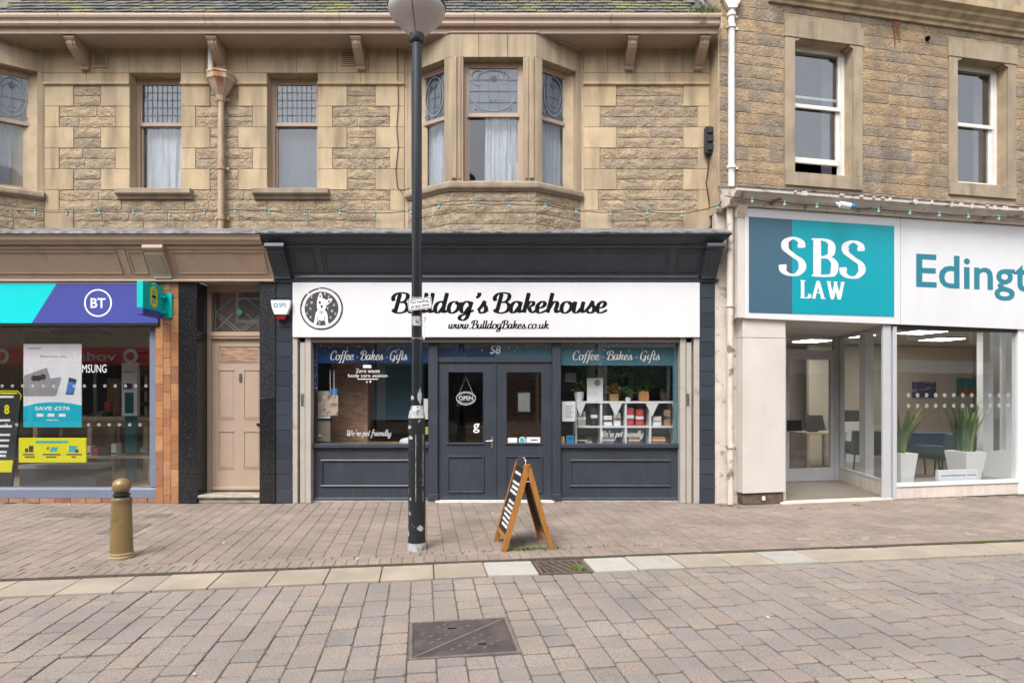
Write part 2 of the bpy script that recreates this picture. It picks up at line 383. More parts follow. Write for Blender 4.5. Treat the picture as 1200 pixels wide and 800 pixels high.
M['glass_up'] = glass_mat('old_window_glass', tint=(.86, .89, .92), r0=.05, wob=.06)
M['green_glass'] = pm('green_glass_boss', (.10, .35, .25), .2, var=0)
M['film'] = film_mat('blue_window_film', (.012, .062, .19), .62)
M['film_r'] = film_mat('pale_blue_window_film', (.09, .23, .30), .66)
M['picture'] = pm('warm_picture_print', (.62, .52, .42), .6, var=.25, vs=14, stain=(.32, .16, .10), ss=16, st=.56, sw=.06)
M['paper'] = pm('white_paper', (.78, .77, .79), .6, var=.01)
M['greybox'] = pm('grey_brown_card', (.20, .165, .14), .7, var=.05)
M['bluesticker'] = pm('blue_sticker', (.02, .22, .52), .4, var=0)
M['yellowsticker'] = pm('ochre_sticker', (.58, .43, .08), .4, var=0)
M['tealsticker'] = pm('teal_sticker', (.05, .45, .50), .4, var=0)
M['redwhite'] = pm('red_gift_box', (.50, .07, .06), .5, var=.2, vs=30)
M['redplastic'] = pm('dark_red_lens', (.16, .01, .012), .25, var=0)
M['brownpack'] = pm('brown_goods', (.33, .19, .09), .7, var=.25, vs=14)
M['greengoods'] = pm('pale_green_goods', (.42, .46, .36), .6, var=.2, vs=20)
M['darkgoods'] = pm('dark_goods', (.05, .04, .04), .5, var=.3, vs=20)
M['terracotta'] = pm('terracotta', (.45, .21, .08), .8, var=.12)
M['bulb'] = pm('festoon_bulb', (.34, .43, .42), .15, var=0)
M['bulbcap'] = pm('festoon_cap', (.04, .22, .24), .4, var=0)
M['cable'] = pm('black_cable', (.02, .02, .02), .6, var=0)
M['boxblack'] = pm('black_box', (.014, .015, .017), .4, var=.1)
M['lit'] = pm('lit_panel', (.9, .9, .85), .5, var=0, emit=(1., .96, .86), estr=11.0)
M['litsign'] = pm('lit_letters', (.9, .9, .9), .5, var=0, emit=(1, 1, 1), estr=.6)
M['teal_chair'] = pm('teal_fabric', (.022, .07, .10), .8, var=.12, vs=20)
M['poster_grey'] = pm('poster_grey', (.30, .28, .30), .5, var=.1, vs=8)
M['poster_pale'] = pm('poster_pale', (.76, .75, .80), .5, var=.03)
M['phonedark'] = pm('phone_dark', (.05, .045, .05), .4, var=.1)
M['phoneblue'] = pm('phone_blue', (.06, .20, .60), .4, var=.3, vs=40)
M['cyanprint'] = pm('cyan_print', (.0, .42, .56), .45, var=.02)
M['darkcounter'] = pm('dark_counter', (.05, .05, .053), .5, var=.05)
M['greycounter'] = pm('grey_counter_top', (.22, .225, .23), .5, var=.05)
M['screen'] = pm('teal_surface', (.008, .045, .05), .2, var=.3, vs=5, emit=(.02, .22, .24), estr=.04)
M['painting1'] = pm('purple_landscape_print', (.09, .08, .17), .6, var=.5, vs=8, stretch=(1, 1, 4), stain=(.30, .30, .38), ss=4, st=.6, sw=.05, sstretch=(1, 1, 4))
M['painting2'] = pm('blue_sky_print', (.03, .22, .31), .6, var=.3, vs=8, stretch=(1, 1, 4))
M['painting3'] = pm('gold_field_print', (.30, .18, .03), .6, var=.4, vs=8, stretch=(1, 1, 4))
M['redfascia'] = pm('red_fascia', (.60, .010, .018), .35, var=.02)
M['opp1'] = pm('opposite_render', (.40, .33, .255), .85, var=.1, vs=1)
M['opp2'] = pm('opposite_brick', (.34, .18, .12), .9, var=.15, vs=2)
M['opp3'] = pm('opposite_grey_stone', (.30, .27, .24), .9, var=.15, vs=1)
M['opp4'] = pm('opposite_white_render', (.70, .69, .67), .8, var=.06, vs=1)
M['opproof'] = pm('opposite_roof', (.10, .10, .105), .8, var=.15)
M['oppglass'] = pm('opposite_window', (.03, .035, .045), .08, var=0)
M['coverlid'] = pm('paved_cover', (.165, .14, .12), .85, var=.25, vs=10, bump=.4)
M['sillstone'] = pm('weathered_sill_stone', (.33, .265, .19), .88, var=.14, vs=4, rnd=.06, bump=.25, bs=90, bd=.004, fine=.1, stain=(.17, .14, .11), ss=2.4, st=.58, sw=.12, sstretch=(2, 2, 1), samt=.7)
M['baystone'] = pm('weathered_bay_stone', (.385, .30, .20), .88, var=.12, vs=3, rnd=.08, bump=.25, bs=90, bd=.004, fine=.08, stain=(.21, .17, .13), ss=2.0, st=.57, sw=.14, sstretch=(6, 6, .35), samt=.75)
M['paintmark'] = pm('worn_white_paint', (.42, .39, .36), .9, var=.25, vs=40)
# ------------------------------------------------------------------ lettering
def bfont(txt, bold=0.0):
    """outline of a plain sans text as flat faces: list of 2d verts and faces, bbox origin at 0,0"""
    cu = bpy.data.curves.new('t', 'FONT'); cu.body = txt; cu.size = 1; cu.offset = bold; cu.resolution_u = 3; cu.fill_mode = 'FRONT'
    ob = bpy.data.objects.new('t', cu); COL.objects.link(ob)
    dg = bpy.context.evaluated_depsgraph_get()
    me = bpy.data.meshes.new_from_object(ob.evaluated_get(dg))
    vs = [(v.co.x, v.co.y) for v in me.vertices]; fs = [tuple(p.vertices) for p in me.polygons]
    bpy.data.objects.remove(ob); bpy.data.curves.remove(cu); bpy.data.meshes.remove(me)
    x0 = min(v[0] for v in vs); y0 = min(v[1] for v in vs); x1 = max(v[0] for v in vs); y1 = max(v[1] for v in vs)
    return [((a - x0) / (x1 - x0), (b - y0) / (y1 - y0)) for a, b in vs], fs
TXT = {}
for t_, b_ in (('BT', .02), ('Edingt', .014), ('SAMSUNG', .0), ('SAVE £576', .02), ('Zero waste', .0), ('body care station', .0), ('OPEN', .02), ('g', .01),
               ('SPS', .02), ('No loading', .015), ('at any time', .015), ('vodafone', .0), ('8', .03), ('58', .01), ('EE', .02), ('Galaxy S21 | 5G', 0.)):
    TXT[t_] = bfont(t_, b_)
def put_text(mb, txt, s0, s1, z0, z1, d, slant=0., mirror=False):
    vs, fs = TXT[txt]
    mb.add([((s1 - a * (s1 - s0)) if mirror else (s0 + a * (s1 - s0) + slant * b * (z1 - z0)), d, z0 + b * (z1 - z0)) for a, b in vs], fs)
    return mb

def crom(pts, n=7, closed=False):
    out = []; m = len(pts)
    for i in range(m - 1):
        p0 = pts[max(i - 1, 0)]; p1 = pts[i]; p2 = pts[i + 1]; p3 = pts[min(i + 2, m - 1)]
        for k in range(n):
            t = k / n; t2 = t * t; t3 = t2 * t
            out.append(tuple(.5 * (2 * p1[j] + (-p0[j] + p2[j]) * t + (2 * p0[j] - 5 * p1[j] + 4 * p2[j] - p3[j]) * t2 + (-p0[j] + 3 * p1[j] - 3 * p2[j] + p3[j]) * t3) for j in (0, 1)))
    out.append(pts[-1]); return out
SCRIPT = {   # advance, strokes (unit = x height)
 'B': (1.28, [[(.42, 1.72), (.36, 1.0), (.26, 0.02)], [(.02, 1.05), (-.08, 1.35), (.10, 1.66), (.5, 1.78), (.95, 1.68), (1.06, 1.35), (.86, 1.02), (.48, .93)], [(.48, .93), (.94, .88), (1.18, .52), (1.04, .12), (.62, -.03), (.24, .06), (.02, .3)]]),
 'u': (1.06, [[(.10, 1.0), (.06, .4), (.14, .06), (.38, .03), (.66, .42)], [(.74, 1.0), (.70, .4), (.78, .05), (1.08, .22)]]),
 'l': (.50, [[(.18, 1.78), (.15, 1.0), (.13, .35), (.22, .04), (.52, .22)]]),
 'd': (1.08, [[(.70, .80), (.46, 1.0), (.16, .82), (.05, .4), (.2, .03), (.44, .08), (.68, .5)], [(.80, 1.78), (.74, 1.0), (.71, .35), (.80, .04), (1.10, .22)]]),
 'o': (.98, [[(.48, 1.0), (.16, .86), (.05, .42), (.2, .04), (.5, .0), (.78, .32), (.78, .76), (.5, 1.0)], [(.52, .92), (.72, .78), (1.02, .9)]]),
 'g': (1.06, [[(.70, .80), (.46, 1.0), (.16, .82), (.05, .4), (.2, .03), (.44, .08), (.68, .5)], [(.80, 1.0), (.72, .3), (.64, -.4), (.38, -.68), (.08, -.55), (.14, -.28), (.6, -.06), (1.08, .22)]]),
 "'": (.36, [[(.22, 1.80), (.24, 1.55), (.06, 1.32)]]),
 's': (.80, [[(-.02, .2), (.22, .55), (.42, 1.06)], [(.42, 1.06), (.40, .78), (.60, .42), (.56, .1), (.3, -.02), (.06, .14)], [(.5, .1), (.82, .22)]]),
 'a': (1.06, [[(.70, .80), (.46, 1.0), (.16, .82), (.05, .4), (.2, .03), (.44, .08), (.68, .5)], [(.78, 1.0), (.72, .4), (.80, .05), (1.08, .22)]]),
 'k': (1.02, [[(.22, 1.78), (.16, .9), (.08, 0.0)], [(.14, .42), (.4, .92), (.66, .96), (.7, .7), (.4, .5)], [(.4, .5), (.58, .16), (.78, .03), (1.04, .22)]]),
 'e': (.86, [[(.12, .42), (.46, .5), (.62, .78), (.42, 1.0), (.14, .8), (.05, .4), (.2, .03), (.5, .03), (.86, .24)]]),
 'h': (1.08, [[(.22, 1.78), (.16, .9), (.08, 0.0)], [(.14, .36), (.36, .86), (.62, .98), (.74, .74), (.70, .3), (.80, .04), (1.10, .22)]]),
 'w': (1.44, [[(.08, 1.0), (.05, .4), (.16, .04), (.38, .08), (.56, .42)], [(.62, 1.0), (.58, .4), (.7, .04), (.94, .1), (1.14, .55), (1.12, 1.0)], [(1.12, 1.0), (1.08, .85), (1.34, .84)]]),
 '.': (.52, [[(.2, .2), (.2, .1), (.2, -.02)]]),
 'c': (.82, [[(.62, .78), (.42, 1.0), (.14, .8), (.05, .4), (.2, .03), (.5, .03), (.84, .24)]]),
 'C': (1.18, [[(1.0, 1.30), (1.02, 1.62), (.72, 1.80), (.28, 1.5), (.06, .8), (.2, .14), (.58, -.02), (1.0, .22)]]),
 'f': (.66, [[(.78, 1.56), (.66, 1.80), (.44, 1.6), (.32, .9), (.24, .2), (.06, -.5), (-.18, -.62)], [(.04, .95), (.62, .97)]]),
 'G': (1.34, [[(1.04, 1.34), (1.02, 1.64), (.72, 1.80), (.28, 1.5), (.06, .8), (.2, .14), (.58, -.02), (.92, .3), (1.0, .78)], [(.62, .82), (1.02, .82)], [(1.02, .82), (.98, .2), (.9, -.2), (.6, -.4)]]),
 'i': (.50, [[(.16, 1.0), (.12, .4), (.2, .05), (.5, .22)], [(.22, 1.42), (.22, 1.36)]]),
 't': (.56, [[(.24, 1.5), (.16, .8), (.12, .35), (.22, .04), (.56, .22)], [(-.02, 1.0), (.48, 1.0)]]),
 'W': (1.86, [[(.0, 1.5), (.14, 1.76), (.26, 1.4), (.22, .4), (.34, .0), (.62, .3), (.86, 1.5)], [(.88, 1.7), (.84, .5), (.96, .0), (1.26, .3), (1.56, 1.2), (1.5, 1.74)]]),
 'r': (.76, [[(.02, .6), (.2, 1.05)], [(.2, 1.08), (.22, .86), (.52, .92)], [(.5, .94), (.40, .4), (.48, .05), (.78, .22)]]),
 'p': (1.0, [[(.22, 1.0), (.14, .2), (.02, -.68)], [(.2, .5), (.44, .98), (.72, .9), (.78, .45), (.6, .04), (.32, .03), (.2, .25)], [(.7, .2), (1.02, .3)]]),
 'n': (1.06, [[(.18, 1.0), (.14, .5), (.08, .0)], [(.14, .36), (.36, .86), (.60, .98), (.72, .74), (.68, .3), (.78, .04), (1.08, .22)]]),
 'y': (1.04, [[(.10, 1.0), (.06, .4), (.14, .06), (.38, .03), (.66, .42)], [(.76, 1.0), (.68, .3), (.6, -.4), (.36, -.68), (.08, -.55), (.14, -.28), (.6, -.06), (1.04, .22)]]),
 '-': (.62, [[(.1, .5), (.5, .5)]]), ' ': (.44, []),
}
SERIF = {    # cap height 1.0
 'S': (.74, [[(.60, .74), (.57, .90), (.36, .985), (.15, .88), (.14, .70), (.34, .54), (.57, .39), (.62, .2), (.46, .03), (.24, .015), (.08, .11), (.05, .27)]]),
 'B': (.80, [[(.20, 1.0), (.20, .0)], [(.04, .98), (.44, .98), (.62, .86), (.60, .62), (.42, .52), (.22, .52)], [(.3, .52), (.56, .50), (.72, .34), (.66, .08), (.44, .02), (.04, .02)]]),
 'L': (.72, [[(.2, 1.0), (.2, 0.)], [(.04, .98), (.38, .98)], [(.04, .02), (.62, .02)], [(.62, .02), (.66, .24)]]),
 'A': (.92, [[(.44, 1.0), (.76, .0)], [(.44, 1.0), (.14, .02)], [(.26, .34), (.62, .34)], [(.02, .02), (.28, .02)], [(.60, .02), (.92, .02)]]),
 'W': (1.24, [[(.16, .98), (.40, .0)], [(.40, .0), (.64, .92)], [(.58, .98), (.86, .0)], [(.86, .0), (1.10, .98)], [(.02, .98), (.32, .98)], [(.48, .98), (.76, .98)], [(.96, .98), (1.24, .98)]]),
 ' ': (.3, []),
}
def stroke_text(mb, txt, s0, s1, zb, xh, d, font=SCRIPT, slant=.24, thick=.30, thin=.085, gap=0.):
    pens = []; x = 0.
    for ch in txt:
        adv, st = font[ch]
        for s in st: pens.append([(a + x, b) for a, b in s])
        x += adv + gap
    sc = (s1 - s0) / x; k = 0
    for s in pens:
        p = crom([(s0 + (a) * sc + slant * b * xh, zb + b * xh) for a, b in s], 7)
        n = len(p); vs = []
        for i in range(n):
            a, b = p[max(i - 1, 0)], p[min(i + 1, n - 1)]
            tx, tz = b[0] - a[0], b[1] - a[1]; L_ = math.hypot(tx, tz) or 1e-9; tx /= L_; tz /= L_
            w = xh * (thin + (thick - thin) * (abs(tz) ** 1.6)) * .5
            e = min(i, n - 1 - i)
            if e == 0: w *= .75
            vs += [(p[i][0] - tz * w, d - k * .00012, p[i][1] + tx * w), (p[i][0] + tz * w, d - k * .00012, p[i][1] - tx * w)]
        mb.add(vs, [(2 * i, 2 * i + 1, 2 * i + 3, 2 * i + 2) for i in range(n - 1)])
        k = (k + 1) % 9
    return mb

# ------------------------------------------------------------------ ground, road, pavement
KA = math.atan(.145)
KT0 = frame_T(0, 6.02, KA)
def KT(u, v, z): return KT0(u, -v, z)        # u along the kerb, v from the kerb towards the camera
KROT = Matrix.Rotation(KA, 4, 'Z')
ROADZ = -.035
ground = struct('ground', MB().quad((-400, -400, -.12), (400, -400, -.12), (400, 400, -.12), (-400, 400, -.12)), M['asphalt'])
pavement = struct('pavement', MB(KT).box(-12, 14, -6.5, -.004, -.11, -.0075), M['joint'])
b_ = MB(KT)
for q in ((-14, .19, .0, .45), (.69, 16, .0, .45), (-14, 16, .45, 12.0)): b_.box(*q, -.115, ROADZ - .0095)
road = struct('road', b_, M['joint'])

def paver_mesh(name, m, w, l, h=.05, b=.005, worn=.006):
    mb = MB()
    x, y = w / 2, l / 2
    # eight-sided worn outline: bottom ring, shoulder ring, slightly domed top
    def ring(ins, z, rr):
        out = []
        for sx, sy in ((-1, -1), (1, -1), (1, 1), (-1, 1)):
            c = worn * rr.uniform(.5, 1.5); a, e = (sx * (x - ins), sy * (y - ins - c * .8)), (sx * (x - ins - c), sy * (y - ins))
            p, q = (a, e) if sx * sy > 0 else (e, a)
            out += [(p[0], p[1], z), (q[0], q[1], z)]
        return out
    sd = random.randint(0, 9999)
    vs = ring(0, -h, random.Random(sd)) + ring(0, -b, random.Random(sd)) + ring(b, -.001, random.Random(sd))
    fs = [(k + o, (k + 1) % 8 + o, (k + 1) % 8 + o + 8, k + o + 8) for o in (0, 8) for k in range(8)] + [tuple(range(16, 24))]
    mb.add(vs, fs); me = mb.mesh(name); me.materials.append(m); return me
PAVER_CACHE = {}
def lay(parent, name, cells, m, top, limit=300, jit=.0025, stuff_name=None, worn=.004):
    """cells: (u, v, w, l); the nearest become objects, the rest one joined part"""
    def dist(c):
        p = KT(c[0], c[1], 0); inview = abs(p[0]) < .86 * max(p[1], .1) and p[1] > 3.3
        return (0 if inview else 100) + math.hypot(p[0], p[1])
    cells = sorted(cells, key=dist)
    rest = MB()
    for i, (u, v, w, l) in enumerate(cells):
        p = KT(u, v, 0); z = top + random.uniform(-jit, jit)
        tk = 1.0 if worn < .008 else 1.8
        tilt = Matrix.Rotation(random.gauss(0, .006 * tk), 4, 'X') @ Matrix.Rotation(random.gauss(0, .006 * tk), 4, 'Y') @ Matrix.Rotation(random.gauss(0, .007 * tk), 4, 'Z')
        mt = Matrix.Translation((p[0], p[1], z)) @ KROT @ tilt
        key = (name, round(w, 3), round(l, 3), m.name, random.randint(0, 3))
        if key not in PAVER_CACHE: PAVER_CACHE[key] = paver_mesh(name, m, w, l, worn=worn)
        if i < limit: link(name, PAVER_CACHE[key], parent, mt)
        else:
            me = PAVER_CACHE[key]
            rest.add([tuple(mt @ q.co) for q in me.vertices], [tuple(f.vertices) for f in me.polygons])
    if rest.v:
        o = part(stuff_name or name, rest, m, parent); o['kind'] = 'stuff'
def near_view(u, v, mx=1.8):
    p = KT(u, v, 0)
    return abs(p[0]) < .84 * max(p[1], 0) + mx

MANH = (KT(0, 0, 0), )
# manhole cover position (world): corners measured on the road plane
COLW = .178; UC0 = -8.25 + 41 * COLW
MU0, MU1, MV0, MV1 = UC0, UC0 + 4 * COLW, 1.45, 2.09     # the cover fills four columns of setts
mh_c = KT((MU0 + MU1) / 2, (MV0 + MV1) / 2, 0)[:2]; mh_w, mh_l, mh_a = MU1 - MU0 - .012, MV1 - MV0 - .012, KA + .012
def in_manhole(u, v, w, l):
    p = KT(u, v, 0); dx, dy = p[0] - mh_c[0], p[1] - mh_c[1]
    c, s = math.cos(-mh_a), math.sin(-mh_a); a, b = dx * c - dy * s, dx * s + dy * c
    return abs(a) < mh_w / 2 + w / 2 - .015 and abs(b) < mh_l / 2 + l / 2 - .015
cells = []
u = -8.25; LENS = [.125, .178, .178, .178, .232, .285]
while u < 9.2:
    w = COLW
    v = .462
    while v < 4.3:
        l = random.choice(LENS)
        if MU0 - .01 < u + w / 2 < MU1 + .01:          # cut the column cleanly at the cover
            if v < MV0 and v + l > MV0 - .07: l = MV0 - v
            elif MV0 - .001 <= v < MV1: v = MV1; continue
        if near_view(u + w / 2, v + l / 2): cells.append((u + w / 2, v + l / 2, w - .008, l - .014))
        v += l
    u += w
lay(road, 'sett', cells, M['roadset'], ROADZ, worn=.011, jit=.004)
# channel of buff slabs
u = -7.4; k = 0
grate_u = (X(659, 5.75) * 1.0)
gsl = []
GU0, GU1 = .185, .695                         # the drain sits between these
edges = [GU0]
while edges[0] > -7.5: edges.insert(0, edges[0] - random.choice([.44, .47, .47, .50, .29]))
edges2 = [GU1]
while edges2[-1] < 9.0: edges2.append(edges2[-1] + random.choice([.44, .46, .46, .42]))
def slab(u0, u1, m, top=ROADZ + .012, v0=.012, v1=.452):
    me = paver_mesh('slab', m, u1 - u0 - .01, v1 - v0 - .008); p = KT((u0 + u1) / 2, (v0 + v1) / 2, 0)
    return link('slab', me, road, Matrix.Translation((p[0], p[1], top + random.uniform(-.003, .003))) @ KROT @ Matrix.Rotation(random.gauss(0, .004), 4, 'X') @ Matrix.Rotation(random.gauss(0, .006), 4, 'Y'))
for i in range(len(edges) - 1): slab(edges[i], edges[i + 1], M['whiteslab'] if i == len(edges) - 2 else M['gutterslab'])
for i in range(len(edges2) - 1): slab(edges2[i], edges2[i + 1], M['whiteslab'] if i == 0 else (M['greyslab'] if i in (1, 4) else M['gutterslab']))
# pavement: soldier edging, stretcher line, blocks
cells = []; u = -7.6
while u < 9.6:
    cells.append((u + .052, -.108, .099, .203)); u += .104
lay(pavement, 'edging_brick', cells, M['paveset'], .0, 170, .0015, worn=.0015)
cells = []; u = -7.6
while u < 9.6:
    cells.append((u + .105, -.267, .201, .098)); u += .21
lay(pavement, 'stretcher_brick', cells, M['paveset'], .0, 90, .0015, worn=.0015)
cells = []; u = -8.2; c_ = 0
while u < 10.2:
    w = .168; v = -.322 - (0 if c_ % 2 else .11)
    if not c_ % 2: cells.append((u + w / 2, -.322 - .055, w - .008, .102))
    while v > -3.9:
        l = .222
        p = KT(u + w / 2, v - l / 2, 0)
        if p[1] < 9.6: cells.append((u + w / 2, v - l / 2, w - .006, l - .024))
        v -= l
    u += w; c_ += 1
lay(pavement, 'paving_block', cells, M['paveset'], .0, 300, .0018, worn=.002)

for k in range(9):                              # old white paint left on the paving in front of the law office
    uu = random.uniform(2.3, 6.6); vv = -.30 + random.gauss(0, .035); w_, l_ = random.uniform(.05, .22), random.uniform(.012, .035)
    b = MB(KT); b.prism([(uu, vv), (uu + w_ * .4, vv - l_ * .3), (uu + w_, vv), (uu + w_ * .9, vv + l_), (uu + w_ * .5, vv + l_ * .7), (uu + w_ * .1, vv + l_)], 'z', .0, .0042); part('paint_mark', b, M['paintmark'], pavement)
# manhole cover, drain grate and small covers
mT = frame_T(mh_c[0], mh_c[1], mh_a)
mh = thing('manhole_cover', 'large square dark cast iron inspection cover split by a diagonal seam, set in the road', 'manhole cover', (mh_c[0], mh_c[1], ROADZ))
b = MB(mT); a_, l_ = mh_w / 2, mh_l / 2
for q in ((-a_, -a_ + .022, -l_, l_), (a_ - .022, a_, -l_, l_), (-a_ + .022, a_ - .022, -l_, -l_ + .022), (-a_ + .022, a_ - .022, l_ - .022, l_)): b.box(*q, ROADZ - .05, ROADZ + .002)
part('frame', b, M['castedge'], mh)
gi = .03
for sg in (1, -1):
    b = MB(mT); g = .006
    tri = [(-a_ + gi, -l_ + gi + (g if sg > 0 else 0)), (a_ - gi, l_ - gi), (-a_ + gi, l_ - gi)] if sg > 0 else [(-a_ + gi + g, -l_ + gi), (a_ - gi, -l_ + gi), (a_ - gi, l_ - gi - g)]
    b.prism(tri, 'z', ROADZ - .04, ROADZ - .002)
    o = part('plate', b, M['castiron'], mh)
    b = MB(mT)
    for r_ in range(3):
        for t in range(7):
            if random.random() < .25: continue
            q0 = -.20 + t * .052; off = (.09 + r_ * .075) * sg
            cx, cy = q0 - off * .7, q0 + off * .72
            if abs(cx) < a_ - .07 and abs(cy) < l_ - .07: b.prism([(cx, cy), (cx + .024, cy + .024), (cx + .015, cy + .033), (cx - .009, cy + .009)], 'z', ROADZ - .003, ROADZ + .0005)
    if b.v: part('raised_marks', b, M['castedge'], o)['kind'] = 'stuff'
b = MB(mT); b.prism([(-a_ + gi, -l_ + gi), (-a_ + gi + .012, -l_ + gi), (a_ - gi, l_ - gi - .012), (a_ - gi, l_ - gi), (a_ - gi - .012, l_ - gi), (-a_ + gi, -l_ + gi + .012)], 'z', ROADZ - .03, ROADZ + .002); part('seam', b, M['castedge'], mh)
for cx, cy in ((-.06, .16), (.12, -.14)):
    part('lifting_slot', MB(mT).box(cx - .028, cx + .028, cy - .008, cy + .008, ROADZ - .01, ROADZ - .0005), M['blackhole'], mh)

dr = thing('drain_grate', 'rusty slotted drain grate with a tuft of weed in the pale channel', 'drain', KT(.44, .23, ROADZ))
b = MB(KT); z1 = ROADZ + .006
for q in ((GU0 + .01, GU0 + .045, .02, .445), (GU1 - .045, GU1 - .01, .02, .445), (GU0 + .045, GU1 - .045, .02, .055), (GU0 + .045, GU1 - .045, .41, .445)): b.box(*q, ROADZ - .08, z1)
part('frame', b, M['grate'], dr)
part('pit', MB(KT).box(GU0 + .02, GU1 - .02, .03, .435, ROADZ - .078, ROADZ - .07), M['blackhole'], dr)
for i in range(9):
    uu = GU0 + .0 + i * .076
    poly = [(uu - .06, .055), (uu - .024, .055), (uu + .116, .41), (uu + .08, .41)]
    poly = [(min(max(a, GU0 + .045), GU1 - .045), b_) for a, b_ in poly]
    if poly[2][0] - poly[3][0] > .004 or poly[1][0] - poly[0][0] > .004: part('bar', MB(KT).prism(poly, 'z', ROADZ - .02, z1 - .002), M['grate'], dr)
for (px, py, w, l, lab) in ((80, 603, .42, .20, 'small dark iron cover in the pavement below the phone shop poster'), (113, 603.5, .40, .20, 'small dark iron cover in the pavement just left of the gold bollard'),
                            (185, 604, .26, .16, 'smallest dark iron cover in the pavement near the orange pillar'), (146, 620, .36, .46, 'grey iron cover in the pavement behind the gold bollard')):
    Yc = F * 1.6 / (py - 460.); T_ = frame_T(X(px, Yc), Yc, KA)
    t = thing('access_cover', lab, 'cover', (X(px, Yc), Yc, 0), 'small covers in the pavement')
    b = MB(T_); b.cbox(-w / 2, w / 2, -l / 2, l / 2, -.02, .003, .003); part('lid', b, M['coverlid'], t)
    b = MB(T_)
    for q in ((-w / 2 - .018, -w / 2 - .003, -l / 2 - .018, l / 2 + .018), (w / 2 + .003, w / 2 + .018, -l / 2 - .018, l / 2 + .018), (-w / 2 - .003, w / 2 + .003, -l / 2 - .018, -l / 2 - .003), (-w / 2 - .003, w / 2 + .003, l / 2 + .003, l / 2 + .018)): b.box(*q, -.02, .0045)
    part('frame', b, M['coverlid'], t)

def blades(cx, cy, z, n, rad, h, mb, rx=1., T=None):
    for i in range(n):
        a = random.uniform(0, 6.28); r = rad * math.sqrt(random.random()); x, y = cx + r * math.cos(a) * rx, cy + r * math.sin(a)
        if T: x, y, _ = T(x, y, 0)
        hh = h * random.uniform(.4, 1.1); dr_ = random.uniform(0, 6.28); w = random.uniform(.002, .005); ln = hh * random.uniform(.2, .9)
        dx, dy = math.cos(dr_), math.sin(dr_)
        mb.add([(x - dy * w, y + dx * w, z), (x + dy * w, y - dx * w, z), (x + dx * ln * .4 + dy * w * .8, y + dy * ln * .4 - dx * w * .8, z + hh * .6), (x + dx * ln * .4 - dy * w * .8, y + dy * ln * .4 + dx * w * .8, z + hh * .6), (x + dx * ln, y + dy * ln, z + hh)], [(0, 1, 2, 3), (3, 2, 4)])
def weed(mb, lab):
    o = link('weeds', mb.mesh('weeds')); setm(o, M['grass']); o['kind'] = 'stuff'; tag(o, lab, 'weeds'); return o
b = MB(); blades(.57, .36, ROADZ, 160, .055, .05, b, 1.2, lambda x, y, z: KT(x, y, z)); weed(b, 'bright green weed sprouting from the drain grate')
b = MB()
for i in range(420):
    uu = random.uniform(-.05, .55) if random.random() < .75 else random.uniform(-.9, 1.6)
    p = KT(uu, -.32 + random.gauss(0, .028), 0); blades(p[0], p[1], -.01, 2, .02, .035, b)
weed(b, 'moss and grass along the paving joint under the sandwich board')
b = MB()
for px, py in ((940, 596), (958, 596), (1003, 592), (1100, 584), (846, 593), (868, 595), (1128, 585)):
    Yc = F * 1.6 / (py - 460.)
    blades(X(px, Yc), Yc, -.01, 26, .05, .035, b)
weed(b, 'small weeds along the foot of the law office front')
b = MB()
for i in range(120):
    p = KT(-3.4 + random.gauss(0, .28), -.30 + random.gauss(0, .02), 0); blades(p[0], p[1], -.012, 1, .02, .02, b)
weed(b, 'sparse moss in the paving joint beside the gold bollard')
def room_box(x0, x1, y0, y1, z0, z1, T=None, skip=()):
    b = MB(T); t = .05
    b.box(x0, x1, y1, y1 + t, z0, z1); b.box(x0 - t, x0, y0, y1 + t, z0, z1); b.box(x1, x1 + t, y0, y1 + t, z0, z1)
    b.box(x0 - t, x1 + t, y0, y1 + t, z1, z1 + t); b.box(x0 - t, x1 + t, y0, y1 + t, z0 - t, z0); return b
# ------------------------------------------------------------------ main sandstone building, upper storey
U = 9.2
bld = thing('stone_building', 'buff sandstone building with slate roof and bay windows above the bakery', 'building', (-2.5, U, 0))
ux = lambda px: X(px, U)
uz = lambda py: Z(py, U)
SOFZ = uz(58); HEADZ = uz(86); SILLZ = uz(222.5)
ROWS = [uz(y) for y in (100, 124.5, 149, 173.5, 198, 222.5, 246.5, 270.5, 285)]
# backing wall with window openings left free
b = MB()
xs = [-9.6, ux(152), ux(212), ux(313), ux(372.5), 2.93]
D0, D1 = U + .0165, U + .30
for i in (0, 2): b.box(xs[i], xs[i + 1], D0, D1, 3.3, SOFZ)
b.box(xs[4], -1.25, D0, D1, 3.3, SOFZ); b.box(.75, xs[5], D0, D1, 3.3, SOFZ)
for a, c in ((xs[1], xs[2]), (xs[3], xs[4])): b.box(a, c, D0, D1, 3.3, SILLZ - .01); b.box(a, c, D0, D1, HEADZ + .02, SOFZ)
wall = part('wall', b, M['mortar'], bld)
b = MB(); b.box(2.80, 2.95, U + .03, 16, 0, 6.9); part('gable_wall', b, M['rock'], bld)
